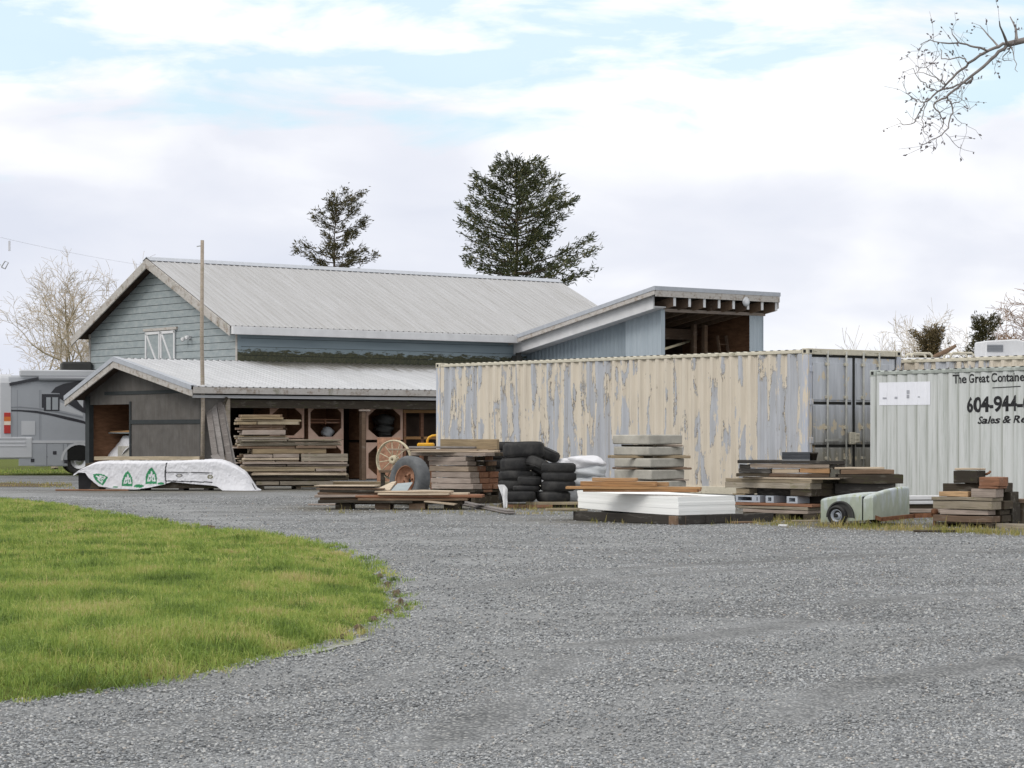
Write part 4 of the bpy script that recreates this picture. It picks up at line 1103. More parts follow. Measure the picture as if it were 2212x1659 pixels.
mb = MB(); mb.box2(.9, RVL - 1, .35, RVW - .35, .32, .70); mb.build('underbody', 'rv_under', rv)
def rv_wheel(x, y, side):
    M = Matrix.Translation((x, y, .5)) @ Matrix.Rotation(R(90), 4, 'X')
    mb = MB(); mb.lathe([(.29, -.12), (.46, -.13), (.50, -.08), (.50, .08), (.46, .13), (.29, .12)], 30, M); w = mb.build('wheel', 'rubber', rv)
    mb = MB(); mb.lathe([(0, .06), (.08, .10), (.10, .05), (.2, .03), (.28, .11), (.30, .11), (.30, -.1), (0, -.1)], 24, M, False); mb.build('rim', 'chrome', w)
wx = rvp(985, 1420)[0]
rv_wheel(wx, .14, 0); rv_wheel(wx, RVW - .14, 0); rv_wheel(RVL - 2.2, .14, 0); rv_wheel(RVL - 2.2, RVW - .14, 0)
mb = MB(); n = 12; arc = [(wx + math.cos(math.pi * k / n) * .62, .5 + math.sin(math.pi * k / n) * .62) for k in range(n + 1)] + [(wx + math.cos(math.pi * k / n) * .54, .5 + math.sin(math.pi * k / n) * .54) for k in range(n, -1, -1)]
mb.prism(arc, lambda p, t: (p[0], t, p[1]), -.03, .02); mb.build('wheel_arch', 'rv_white', rv)
mb = MB(); mb.prism([(wx + math.cos(math.pi * k / n) * .54, .5 + math.sin(math.pi * k / n) * .54) for k in range(n + 1)] , lambda p, t: (p[0], t, p[1]), -.012, .0); mb.build('wheel_well', 'rv_under', rv)
a, b = RF.hit(133, 781, .6), RF.hit(194, 800, .6)
mb = MB(); mb.box2(a[0], a[0] + 1.05, .6, 1.7, RVT, a[1]); mb.build('roof_unit', 'grey_plastic', rv, bevel=.06)

# ------------------------------------------------------------------ trees
def needles(name, clumps, mat, parent, rngs):
    """clumps: (n,7) centre xyz, outward dir xyz, size -> bristling sprays of narrow faces"""
    C = np.asarray(clumps); n = len(C); k = 11
    c = np.repeat(C[:, :3], k, 0); d = np.repeat(C[:, 3:6], k, 0); s = np.repeat(C[:, 6], k)
    m = len(c)
    dirs = d * 1.0 + rngs.normal(0, .60, (m, 3)) + np.array([0, 0, .10]); dirs /= np.linalg.norm(dirs, axis=1)[:, None]
    side = np.cross(dirs, rngs.normal(0, 1, (m, 3))); side /= np.linalg.norm(side, axis=1)[:, None] + 1e-9
    base = c + rngs.normal(0, .28, (m, 3)) * s[:, None]
    L = s * rngs.uniform(.45, 1.0, m); W = s * rngs.uniform(.05, .11, m)
    V = np.stack([base, base + dirs * (L * .5)[:, None] + side * W[:, None], base + dirs * L[:, None], base + dirs * (L * .5)[:, None] - side * W[:, None]], 1)
    F = np.arange(m * 4).reshape(-1, 4)
    o = np_mesh(name, V.reshape(-1, 3), F, mat); o.parent = parent; return o
def conifer(name, label, cat, group, xd, Y, ytop, prof, s_px, nbr, clump, mat, seed, bare=.12, dens=1., lean=0., per=6, force=()):
    """prof: list of (yd, left_px, right_px) outline measured in the photo; s_px = px per metre at the tree"""
    rs = np.random.default_rng(seed); rr = random.Random(seed)
    base = P(xd, HY, Y); base.z = 0
    T = thing(name, label, cat, base, 0, group)
    zt = EYE + (HY - ytop) / s_px - .25
    zs_ = [EYE + (HY - p[0]) / s_px for p in prof]
    def rad(z, side):
        i = 1 if side < 0 else 2
        q = sorted(zip(zs_, [p[i] / s_px for p in prof]))
        return float(np.interp(z, [a for a, _ in q], [b for _, b in q]))
    axis = lambda z: Vector((lean * max(0, z / zt) ** 2, 0, z))
    tr = MB(); N = 14
    tr.tube([axis(zt * i / N * .985) + Vector((rr.uniform(-.05, .05), rr.uniform(-.05, .05), 0)) for i in range(N + 1)], [max(.025, .26 * (1 - i / N) ** 1.1 * zt / 14) for i in range(N + 1)], 8)
    br = MB(); cl = []
    z0 = min(zs_) - .4
    for b in range(nbr + len(force)):
        w_ = b // per; nw = max(1, nbr // per)
        u = min(1, (w_ + .5 + rr.uniform(-.22, .22)) / nw)
        z = z0 + (zt - .25 - z0) * u ** .92
        az = (b % per) * 2 * math.pi / per + w_ * 1.1 + rr.uniform(-.4, .4)
        ca, sa = math.cos(az), math.sin(az)
        # outline read from the photo on the two sides, averaged in depth
        wl, wr = rad(z, -1), rad(z, 1)
        r = (wr if ca > 0 else wl) * abs(ca) + .5 * (wl + wr) * (1 - abs(ca)) * .9
        r *= rr.uniform(.80, 1.08) if rr.random() < .75 else rr.uniform(.40, .7)
        if b >= nbr:
            fy, az, r = force[b - nbr]; r = r / s_px; z = EYE + (HY - fy) / s_px - r * .10; u = min(1, max(0, (z - z0) / (zt - z0)))
            ca, sa = math.cos(az), math.sin(az)
        r = max(r, .2)
        droop = rr.uniform(-.22, .02) * (1 - u) + .35 * u
        pts = []; n = 6
        for i in range(n + 1):
            t = i / n
            pts.append(axis(z) + Vector((ca * r * t + rr.uniform(-.04, .04), sa * r * t + rr.uniform(-.04, .04), r * (droop * t + .28 * t * t) - .05 * r)))
        br.tube(pts, [max(.008, (.018 + .012 * r) * (1 - .85 * i / n)) for i in range(n + 1)], 4, False)
        m = int((4 + r * 13) * dens)
        for _ in range(m):
            t = bare + (1 - bare) * rr.random() ** .62
            i = min(n - 1, int(t * n)); f = t * n - i
            p = pts[i].lerp(pts[i + 1], f)
            sp = .30 * r * (1 - t * .55) + .06
            lat = rr.gauss(0, .42) * sp
            p = p + Vector((-sa * lat, ca * lat, rr.gauss(.0, .06) + abs(lat) * .10))
            d = Vector((ca + -sa * lat * .9, sa + ca * lat * .9, .28 + rr.uniform(-.25, .3))).normalized()
            cl.append((*p, *d, clump * rr.uniform(.7, 1.25)))
    for _ in range(int(26 * dens)):
        z = zt - rr.random() * .9
        p = axis(z) + Vector((rr.gauss(0, .12 + (zt - z) * .22), rr.gauss(0, .12 + (zt - z) * .22), 0))
        cl.append((*p, rr.uniform(-.3, .3), rr.uniform(-.3, .3), 1, clump))
    t_ = tr.build('trunk', 'bark', T)
    br.build('branches', 'bark', t_)
    needles('crown', cl, mat, T, rs)
    return T
cc = lambda cx, cy: ((1050 + cx / 1.7696) / 1.736, (560 + cy / 1.7696) / 1.736)
k = 1 / (1.7696 * 1.736)
def outline(rows, xt): return [((560 + cy / 1.7696) / 1.736, max(4, (xt - l) * k), max(4, (r - xt) * k)) for cy, l, r in rows]
conifer('fir_tree', 'large dark fir tree with an uneven broad crown behind the barn roof', 'fir tree', 'firs behind the barn', cc(1570, 0)[0], 108., cc(0, 50)[1],
        outline([(50, 1440, 1560), (110, 1425, 1600), (160, 1420, 1745), (230, 1375, 1790), (290, 1300, 1865), (340, 1270, 1860), (400, 1290, 1900), (460, 1260, 1975), (540, 1175, 1930), (600, 1230, 1850), (660, 1215, 1825), (740, 1205, 1900), (780, 1230, 2110), (830, 1330, 2090), (900, 1400, 1950)], 1570),
        FPX / 108., 92, .31, 'fir_needles', 5, dens=.68, per=6, force=[(cc(0, y)[1], az, r * k) for y, az, r in ((690, .1, 500), (750, -.25, 540), (815, .2, 530), (440, 0., 395), (500, .3, 370), (540, 3.14, 390), (330, 3.0, 300), (430, 3.3, 300), (640, 3.3, 345), (720, 2.9, 360), (230, .2, 220), (160, .1, 170), (280, 3.2, 260), (600, -.2, 280), (780, 3.3, 330))])
conifer('fir_tree', 'small thin fir tree with sparse tiers rising behind the barn roof', 'fir tree', 'firs behind the barn', cc(340, 0)[0], 104., cc(0, 262)[1],
        outline([(262, 310, 345), (310, 290, 400), (350, 300, 530), (380, 270, 500), (440, 245, 515), (490, 185, 500), (540, 290, 545), (600, 265, 500), (660, 270, 470), (710, 75, 560), (750, 70, 620), (800, 200, 540), (900, 200, 520)], 345),
        FPX / 104., 40, .26, 'olive_needles', 9, bare=.2, dens=.8, lean=.25, per=4, force=[(cc(0, y)[1], az, r * k) for y, az, r in ((715, 3.1, 268), (735, .1, 275), (350, .1, 185), (490, 3.1, 160), (555, 0., 200), (420, .2, 170), (690, -.2, 200))])
c10 = crop(3200, 1150, 3.456)
def conifer_r(label, xt, top, rows, mat, seed, nbr, dens, Y=116.):
    kk = 1 / (3.456 * 1.736)
    pr = [(c10(0, cy)[1], max(3, (xt - l) * kk), max(3, (r - xt) * kk)) for cy, l, r in rows]
    conifer('fir_tree', label, 'fir tree', 'small firs beyond the containers', c10(xt, 0)[0], Y, c10(0, top)[1], pr, FPX / Y, nbr, .26, mat, seed, dens=dens, per=4)
conifer_r('small brownish pointed fir beyond the white container', 1010, 215, [(215, 1000, 1070), (300, 960, 1090), (360, 825, 1170), (460, 730, 1150), (520, 800, 1120), (640, 780, 1100)], 'brown_needles', 21, 44, .95)
conifer_r('small ragged dark-topped fir beyond the white container', 1665, 60, [(60, 1540, 1770), (150, 1400, 1760), (200, 1480, 1850), (260, 1560, 1890), (330, 1540, 1910), (420, 1500, 1850), (560, 1480, 1800)], 'olive_needles', 22, 36, .85)

def bare_tree(name, label, cat, group, xd, yd0, Y, H, spread, seed, mat_t, mat_w, rad0, depth=6, lean=(0, 0), droop=0., kids=(3, 4), tw=.010):
    rr = random.Random(seed)
    base = P(xd, HY, Y); base.z = 0
    T = thing(name, label, cat, base, 0, group)
    big, small = MB(), MB()
    def grow(p, d, L, r, lv):
        n = 4 if lv > 1 else 3
        pts = [p]; q = p
        for i in range(n):
            d = (d + Vector((rr.gauss(0, .16), rr.gauss(0, .16), rr.gauss(0, .10) + (.05 if lv > 2 else -droop)))).normalized()
            q = q + d * (L / n); pts.append(q)
        r1 = max(tw * .6, r * .55)
        (big if lv >= depth - 2 else small).tube(pts, [r + (r1 - r) * i / n for i in range(n + 1)], 6 if lv >= depth - 2 else 3, False, lv >= depth - 2)
        if lv <= 1: return
        m = rr.randint(*kids)
        for j in range(m):
            i = rr.randint(1, n) if j else n
            a = pts[i]; az = rr.uniform(0, 6.28); an = rr.uniform(.35, .95) * spread
            o = d.orthogonal(); o.rotate(__import__('mathutils').Quaternion(d, az))
            nd = (d * math.cos(an) + o * math.sin(an)).normalized()
            grow(a, nd, L * rr.uniform(.58, .82), max(tw * .7, r * rr.uniform(.45, .62)), lv - 1)
    d0 = Vector((lean[0], lean[1], 1)).normalized()
    grow(Vector((0, 0, -.05)), d0, H * .36, rad0, depth)
    t_ = big.build('trunk', mat_t, T); small.build('crown', mat_w, T)
    return T
gl = 'bare trees beyond the motorhome'
bare_tree('bare_tree', 'tall pale bare willow with a leaning trunk right behind the motorhome roof', 'bare tree', gl, 118, 800, 96., 10.4, .85, 3, 'bark_pale', 'twig_tan', .16, 7, (-.12, 0), .0, (3, 4), .010)
bare_tree('bare_tree', 'bushy bare willow beside the barn corner behind the roof unit', 'bare tree', gl, 172, 800, 94., 8.6, .85, 14, 'bark_pale', 'twig_tan', .14, 7, (.05, 0), .0, (3, 4), .010)
bare_tree('bare_tree', 'bare willow arching in from the left edge of the photo', 'bare tree', gl, -20, 800, 98., 9.2, .9, 8, 'bark_pale', 'twig_tan', .15, 7, (.1, 0), .0, (3, 4), .010)
gr_ = 'bare trees beyond the containers'
bare_tree('bare_tree', 'big russet bare tree at the right edge beyond the camper', 'bare tree', gr_, 2205, 700, 125., 9.0, .95, 31, 'bark', 'twig_brown', .18, 7, (0, 0), .0, (4, 5), .018)
bare_tree('bare_tree', 'thin bare tree standing between the two small firs', 'bare tree', gr_, 2040, 760, 128., 9.0, .85, 33, 'bark_pale', 'twig_tan', .11, 7, (0, 0), -.02, (3, 4), .012)
bare_tree('bare_tree', 'faint bare upright twigs showing over the cream container door end', 'bare tree', gr_, 1915, 760, 132., 8.6, .40, 35, 'bark_pale', 'twig_tan', .10, 5, (0, 0), -.10, (4, 5), .016)

# near branch hanging in from the tree at the right edge
c5 = crop(3300, 150, 3.687)
YB = 14.0
bt = thing('near_tree', 'bare budding tree whose branch hangs into the top right corner', 'bare tree', (9.2, YB + 1.5, 0))
base = Vector((9.2, YB + 1.5, 0))
rb_ = random.Random(4)
mb = MB()
def bp(cx, cy, dy=0.): return P(*c5(cx, cy), YB + dy) - base
hub = bp(1760, 60, 0)
mb.tube([(0, 0, 0), (.06, 0, 1.6), (-.05, .05, 3.2), (.05, .1, 4.8), (.2, .1, 6.6), (.1, .2, 8.6), (.3, .1, 10.)], [.34, .27, .24, .20, .14, .08, .03], 12)
limb = [Vector((-.03, .05, 3.4)), Vector((-1.1, -.3, 4.1)), Vector((-2.2, -.7, 4.25)), Vector((-3.4, -1.1, 4.35)), hub + Vector((.5, 0, .12)), hub]
mb.tube(limb, [.12, .085, .06, .04, .02, .018], 8)
def ramify(p, d, L, r, lv):
    q = [p]
    for _ in range(3):
        d = (d + Vector((rb_.gauss(0, .22), rb_.gauss(0, .22), rb_.gauss(.02, .16)))).normalized(); q.append(q[-1] + d * L / 3)
    mb.tube(q, [r, r * .8, r * .65, r * .5], 5 if lv > 1 else 3, False)
    if lv:
        for k in range(3): ramify(q[k + 1], (d + Vector((rb_.gauss(0, .7), rb_.gauss(0, .7), rb_.gauss(.1, .5)))).normalized(), L * .68, max(.003, r * .5), lv - 1)
for z, dx, dy in ((3.0, 1, .3), (4.2, .8, -.6), (4.8, -.3, 1), (5.4, -.9, .5), (6.2, .7, .5), (6.8, -.8, -.3), (7.6, .3, -.8), (8.4, -.5, .6)):
    ramify(Vector((.05, .1, z)), Vector((dx, dy, .7)).normalized(), 1.9 - .1 * z, .075 - .006 * z, 3)
for a in (1, 2, 3):
    ramify(limb[a], Vector((-.3, .3 * (-1) ** a, .9)).normalized(), .9, .028, 2); ramify(limb[a], Vector((-.4, -.5 * (-1) ** a, .1)).normalized(), .7, .02, 2)
trk = mb.build('trunk', 'branch_grey', bt)
lines = [
 ([(1760, 60), (1640, 160), (1540, 260), (1430, 370), (1300, 470), (1150, 590), (1080, 660), (950, 750), (860, 810), (760, 865), (745, 890), (770, 960), (830, 1030), (880, 1110), (865, 1200), (810, 1280)], .021, .004, 0),
 ([(1760, 60), (1640, 95), (1510, 140), (1380, 210), (1220, 320), (1110, 420), (1000, 530), (900, 630), (800, 710), (700, 810), (610, 860), (570, 960), (500, 1090), (480, 1140), (380, 1170), (290, 1150), (230, 1080)], .019, .003, .12),
 ([(1510, 140), (1440, 130), (1300, 95), (1200, 60), (1090, 40), (850, 38)], .014, .008, -.1),
 ([(1270, 480), (1250, 560), (1200, 600), (1110, 610), (1000, 660), (830, 690)], .014, .009, .05),
 ([(1220, 320), (1180, 260), (1100, 235), (960, 270), (850, 260), (850, 190), (830, 120)], .009, .004, .3),
 ([(930, 780), (980, 850), (1000, 930), (1010, 1010), (950, 1150), (900, 1260), (860, 1310), (770, 1360), (680, 1400), (580, 1450), (540, 1420)], .010, .004, -.15),
 ([(900, 610), (850, 580), (780, 520), (640, 470), (540, 450), (545, 390)], .007, .003, .2),
 ([(800, 715), (660, 660), (560, 570), (490, 470), (460, 390)], .006, .003, -.2),
 ([(610, 860), (540, 825), (450, 810), (360, 730), (335, 650), (330, 570)], .006, .003, .1),
 ([(700, 815), (640, 900), (600, 1000), (575, 1100), (600, 1200), (630, 1300), (680, 1390)], .006, .003, -.1),
 ([(1000, 885), (1080, 860), (1130, 830), (1130, 700), (1130, 640)], .006, .003, .2),
 ([(860, 580), (640, 375), (560, 385), (490, 355)], .004, .003, -.25), ([(640, 375), (760, 280), (830, 200)], .004, .003, -.25),
 ([(980, 920), (850, 990), (760, 1060), (660, 1070), (610, 1010)], .004, .002, .25),
 ([(905, 1290), (1000, 1400), (1080, 1480), (1120, 1490), (1120, 1440)], .004, .002, .2),
 ([(780, 1370), (790, 1450), (750, 1520), (725, 1580)], .004, .002, .0),
 ([(580, 1450), (555, 1500), (560, 1560)], .003, .002, 0),
 ([(1800, 90), (1850, 220), (1890, 330), (1900, 440)], .007, .003, -.2), ([(1800, 90), (1740, 190), (1700, 270), (1740, 280), (1830, 290)], .007, .003, .2),
 ([(1560, 240), (1560, 320), (1600, 330), (1600, 460)], .004, .002, .3), ([(1120, 600), (1170, 500), (1130, 400), (1090, 240)], .005, .002, -.3),
 ([(910, 620), (870, 490), (860, 470)], .006, .003, .1), ([(1000, 740), (1100, 800), (1200, 900), (1250, 960)], .004, .002, -.2), ([(1020, 1040), (1130, 1150), (1210, 1190)], .004, .002, .3),
 ([(1760, 60), (1900, 20), (2100, -40)], .02, .02, 0), ([(1640, 95), (1500, -60), (1380, -200)], .012, .004, .2), ([(850, 38), (700, 0), (560, 60), (560, 110), (540, 150)], .006, .002, .2), ([(1090, 40), (1000, -80), (960, -180)], .008, .003, 0),
 ([(1760, 60), (1700, -100), (1650, -260)], .02, .006, -.3), ([(1900, 20), (1880, -150), (1800, -320)], .02, .006, .3)]
mb = MB(); buds = MB(); tips = []
for pts, r0, r1, dy in lines:
    q = [bp(x, y, dy * i / max(1, len(pts) - 1)) for i, (x, y) in enumerate(pts)]
    # rounder bends
    s = []
    for i in range(len(q) - 1):
        s += [q[i], q[i].lerp(q[i + 1], .5) + Vector((rb_.gauss(0, .006), rb_.gauss(0, .01), rb_.gauss(0, .006)))]
    s.append(q[-1]); n = len(s)
    mb.tube(s, [(r0 + (r1 - r0) * i / (n - 1)) * .54 for i in range(n)], 6, False)
    if r0 < .012: tips += s[1:]
    else: tips += s[len(s) // 2:]
def bud(p, d, L):
    d = d.normalized(); x = d.orthogonal().normalized(); y = d.cross(x)
    w = L * .26
    buds.add([p, p + d * L * .5 + x * w, p + d * L * .5 + y * w, p + d * L * .5 - x * w, p + d * L * .5 - y * w, p + d * L], [(0, 2, 1), (0, 3, 2), (0, 4, 3), (0, 1, 4), (5, 1, 2), (5, 2, 3), (5, 3, 4), (5, 4, 1)])
for p in tips:
    if rb_.random() < .55:
        d = Vector((rb_.gauss(0, 1), rb_.gauss(0, .8), rb_.gauss(.3, .8))).normalized(); L = rb_.uniform(.04, .17)
        e = p + d * L * .6 + Vector((0, 0, .02)); e2 = p + d * L + Vector((rb_.gauss(0, .03), 0, rb_.gauss(.02, .03)))
        mb.tube([p, e, e2], [.0014, .0012, .001], 3, False)
        for _ in range(rb_.randint(1, 3)): bud(e.lerp(e2, rb_.random()), d + Vector((rb_.gauss(0, .4), rb_.gauss(0, .4), rb_.gauss(0, .4))), rb_.uniform(.016, .03))
mb.build('branch', 'branch_grey', trk); buds.build('twig_buds', 'bud', bt)  # second mesh holds the buds along the bare twigs

# service wire to the barn and the bits hanging on it
wire = thing('service_wire', 'thin overhead wire sagging towards the barn gable with a small clamp', 'wire', (0, 0, 0))
pA, pB = P(-60, 497, 60.), P(452, 573, 72.)
pA, pB = P(-40, 503, 62.), BF.w(-.5, HALF, ZR - .25)
pts = []
for i in range(15):
    t = i / 14; p = pA.lerp(pB, t); p.z -= .06 * 4 * t * (1 - t); pts.append(p)
mb = MB(); mb.tube(pts, .0045, 4, False); mb.build('cable', 'wire_grey', wire)
mb = MB(); q = pts[2]; mb.box((q.x, q.y, q.z - .18), (.05, .05, .28)); mb.build('spacer', 'wire_grey', wire)
stand = P(-70, HY, 62.)
pole2 = thing('utility_pole', 'wooden utility pole just outside the left edge carrying the wire', 'pole', (stand.x, 62., 0))
mb = MB(); mb.tube([(0, 0, 0), (0, 0, 7.6)], [.14, .10], 10); mb.build('shaft', 'wood_post', pole2)
mb = MB(); a = Vector((0, 0, EYE + (HY - 572) * 62 / FPX)); b = P(11, 572, 62.) - Vector((stand.x, 62., 0)); 
mb.tube([a, b + Vector((-.12, 0, 0))], .014, 5, False)
lo = [b + Vector(v) for v in ((-.1, 0, -.06), (.0, 0, .10), (.09, 0, .06), (-.0, 0, -.11), (-.1, 0, -.06))]
mb.tube(lo, .018, 5, False); mb.build('bracket', 'galvanised', pole2)

# plain mast in front of the shed
mp = G(437, 1043)
mast = thing('wooden_mast', 'tall thin weathered wooden mast standing in front of the brown shed', 'mast', (mp.x, mp.y, 0))
zt_ = EYE + (HY - 519) * mp.y / FPX
mb = MB(); mb.tube([(0, 0, 0), (.02, 0, zt_ * .3), (-.015, 0, zt_ * .6), (0, 0, zt_)], [.062, .06, .055, .05], 10); mb.build('shaft', 'wood_post', mast)
mb = MB(); mb.bar((-.02, 0, zt_ - .16), (-.16, 0, zt_ - .18), .03, .03); mb.build('hook', 'galvanised', mast)
# ------------------------------------------------------------------ shipping containers
def mesh_text(s, name, mat, parent, yL, yR, zL0, zL1, pr, L, dz=0., shear=0., bold=.0, out=.004, yoff=0.):
    """lettering painted on a corrugated side (plane x=0, reading towards -y), following every fold of the sheet"""
    cu = bpy.data.curves.new(name, 'FONT'); cu.body = s; cu.offset = bold; cu.shear = shear; cu.resolution_u = 3
    ob = bpy.data.objects.new(name + '_curve', cu); col.objects.link(ob)
    me = bpy.data.meshes.new_from_object(ob.evaluated_get(bpy.context.evaluated_depsgraph_get()))
    bpy.data.objects.remove(ob); bpy.data.curves.remove(cu)
    bm = bmesh.new(); bm.from_mesh(me); bpy.data.meshes.remove(me)
    xs = [v.co.x for v in bm.verts]; ys = [v.co.y for v in bm.verts if True]
    x0, x1 = min(xs), max(xs); h = .70      # cap height of the face
    for v in bm.verts:
        t = (v.co.x - x0) / (x1 - x0)
        v.co.x = yL + (yR - yL) * t           # temporary: along the wall
        v.co.y = zL0 + (zL1 - zL0) * v.co.y / h + dz * t
    for (q, _) in pr:
        k = L - q if False else q
        bmesh.ops.bisect_plane(bm, geom=bm.verts[:] + bm.edges[:] + bm.faces[:], plane_co=(k, 0, 0), plane_no=(1, 0, 0))
    for v in bm.verts:
        yy, z = v.co.x, v.co.y
        v.co = Vector((-corr_depth(pr, yy) * 1.0 - out, yy + yoff, z))
    m2 = bpy.data.meshes.new(name); bm.to_mesh(m2); bm.free(); m2.materials.append(MATS[mat])
    o = bpy.data.objects.new(name, m2); col.objects.link(o); o.parent = parent; return o

def container(label, O, L, H, zb, side_m, rail_m, post_m, blocks, door=True, W=2.44, rz=TH, depth=.050):
    T = thing('shipping_container', label, 'shipping container', (O[0], O[1], 0), rz, 'shipping containers in the yard')
    z0, z1 = zb, zb + H
    pr = corr_profile(L - .32, .278, depth, .05)
    # long side facing us: outer crests set 10 mm inside the posts
    grid = [[(.012 - d, .16 + s, z0 + .14) for s, d in pr], [(.012 - d, .16 + s, z1 - .08) for s, d in pr]]
    mb = MB(); mb.sheet(grid, False); side = mb.build('side_wall', side_m, T)
    mb = MB(); mb.sheet([[(W - .012 + d, .16 + s, z0 + .14) for s, d in pr], [(W - .012 + d, .16 + s, z1 - .08) for s, d in pr]], False); mb.build('side_wall', side_m, T)
    mb = MB(); pe = corr_profile(W - .24, .25, depth, .03)
    mb.sheet([[(.12 + s, L - .02 + d, z0 + .14) for s, d in pe], [(.12 + s, L - .02 + d, z1 - .1) for s, d in pe]], False); mb.build('end_wall', side_m, T)
    # roof sheet with cross corrugation
    mb = MB(); pq = corr_profile(L - .3, .21, .02, .03)
    mb.sheet([[(.05, .15 + s, z1 - .012 + d) for s, d in pq], [(W - .05, .15 + s, z1 - .012 + d) for s, d in pq]], False); mb.build('roof', rail_m, T)
    mb = MB()
    for x0, x1 in ((0, .06), (W - .06, W)):
        mb.box2(x0, x1, .17, L - .17, z1 - .095, z1 - .03); mb.box2(x0, x1, .17, L - .17, z0, z0 + .155)
    mb.build('side_rail', rail_m, T, bevel=.008)
    for x0, x1 in ((-.004, .12), (W - .12, W + .004)):
        for y0, y1 in ((-.004, .155), (L - .155, L + .004)):
            mb = MB(); mb.box2(x0, x1, y0, y1, z0 + .11, z1 - .11); mb.build('corner_post', post_m, T, bevel=.012)
    for x in (-.008, W - .17 + .008):
        for y in (-.008, L - .162 + .008):
            for z in (z0, z1 - .115):
                mb = MB(); mb.box2(x, x + .17, y, y + .17, z, z + .118); cf = mb.build('corner_casting', rail_m, T, bevel=.01)
                mb = MB()
                if x < 1: mb.box2(x - .003, x, y + .05, y + .12, z + .03, z + .09)
                else: mb.box2(x + .17, x + .173, y + .05, y + .12, z + .03, z + .09)
                if y < 1: mb.box2(x + .05, x + .12, y - .003, y, z + .03, z + .09)
                mb.build('casting_hole', 'door_gasket', cf)
    mb = MB(); mb.box2(.17, W - .17, -.0, .10, z1 - .115, z1); mb.box2(.17, W - .17, -.0, .10, z0, z0 + .12); mb.box2(.17, W - .17, L - .1, L, z1 - .1, z1); mb.box2(.17, W - .17, L - .1, L, z0, z0 + .12)
    mb.build('end_rail', rail_m, T, bevel=.008)
    mb = MB(); mb.box2(.06, W - .06, .12, L - .12, z0 + .06, z0 + .12); mb.build('floor', 'wood_dark', T)
    if door:
        zz0, zz1 = z0 + .15, z1 - .16
        for x0, x1 in ((.125, W / 2 - .02), (W / 2 + .02, W - .125)):
            mb = MB(); mb.box2(x0, x1, .05, .09, zz0, zz1)
            hh = (zz1 - zz0)
            for a in (0, .325, .65):    # three pressed panels standing proud between recessed bands
                mb.box2(x0 + .05, x1 - .05, .034, .05, zz0 + hh * a + .06, zz0 + hh * (a + .325) - .045)
            d = mb.build('door', 'container_door', T, bevel=.008)
            mb = MB()
            mb.box2(x0 - .02, x0 + .012, .042, .08, zz0 - .03, zz1 + .03); mb.box2(x1 - .012, x1 + .02, .042, .08, zz0 - .03, zz1 + .03)
            mb.box2(x0, x1, .042, .08, zz1, zz1 + .04)
            for a in (.325, .65): mb.box2(x0 + .05, x1 - .05, .0445, .05, zz0 + hh * a - .025, zz0 + hh * a + .03)
            mb.build('gasket', 'door_gasket', d)
            for f in (.36, .80) if x0 < 1 else (.18, .56):
                x = x0 + (x1 - x0) * f
                mb = MB(); mb.tube([(x, .0, z0 + .06), (x, .0, z1 - .04)], .021, 10)
                b = mb.build('lock_bar', 'container_bar', d)
                mb = MB()
                for z in (z0 + .10, z0 + .75, z0 + 1.35, z0 + 1.95, z1 - .30, z1 - .07): mb.box2(x - .045, x + .045, -.012, .045, z - .03, z + .03)
                mb.build('bar_bracket', 'container_rail', b, bevel=.006)
            mb = MB(); xh = x0 + (x1 - x0) * .5; mb.bar((xh - .25, -.02, z0 + 1.10), (xh + .22, -.02, z0 + 1.12), .018, .045); mb.build('handle', 'container_bar', d)
            for z in (z0 + .35, z0 + 1.1, z0 + 1.85, z1 - .4):
                xx = x0 - .03 if x0 < 1 else x1 + .03
                mb = MB(); mb.box2(xx - .05, xx + .05, -.022, .03, z - .06, z + .06); mb.build('hinge', 'container_post', d, bevel=.008)
        mb = MB(); mb.box2(W / 2 - .19, W / 2 - .02, -.045, .02, z0 + 1.02, z0 + 1.26); mb.box2(W / 2 - .05, W / 2 + .08, -.055, .01, z0 + 1.05, z0 + 1.24); mb.build('lock_box', 'container_rail', T, bevel=.01)
    if blocks:
        for y in (.1, L / 2, L - .4):
            for x in (.02, W - .32): mb = MB(); mb.box2(x, x + .3, y, y + .3, 0, z0); mb.build('support_block', 'wood_dark', T)
    return T, side, pr
O1 = (5.76, 44.5)
C1, side1, pr1 = container('long cream container with paint peeling off its corrugated side', O1, 12.19, 2.896, .19, 'container_peeling', 'container_rail', 'container_post', True, True, 2.68)
F1 = Frame(O1, TH)
TH2 = R(32.0)
O2v = Vector((6.82, 43.5, 0)) - Vector((-math.sin(TH2), math.cos(TH2), 0)) * 6.06
F2 = Frame((O2v.x, O2v.y), TH2)
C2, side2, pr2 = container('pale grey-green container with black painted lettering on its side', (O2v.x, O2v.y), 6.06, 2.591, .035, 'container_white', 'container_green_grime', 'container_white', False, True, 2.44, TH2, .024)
O3v = Vector((O1[0], O1[1], 0)) + F1.a * 3.02 + F1.b * (-7.0)
C3, side3, pr3 = container('cream container whose top shows above and behind the lettered one', (O3v.x, O3v.y), 12.19, 2.896, .06, 'container_peeling', 'container_rail', 'container_post', False, False)
cA = crop(2900, 1050, 2.353)
def on2(cx, cy): return F2.hity(*cA(cx, cy), .0)
OFF = .16      # the corrugated sheet starts 0.16 m inside the corner
def lettering(s, xl, xr, ytl, ybl, ytr, ybr, shear=0., bold=0.):
    yl, z1 = on2(xl, ytl); _, z0 = on2(xl, ybl); yr, z1r = on2(xr, ytr); _, z0r = on2(xr, ybr)
    return mesh_text(s, 'lettering', 'paint_black', C2, yl - OFF, yr - OFF, z0, z1, pr2, 0, dz=((z0r - z0) + (z1r - z1)) / 2, shear=shear, bold=bold, out=-.008, yoff=OFF)
lettering('The Great Container', 1577, 2236, 836, 912, 812, 886, bold=.022)
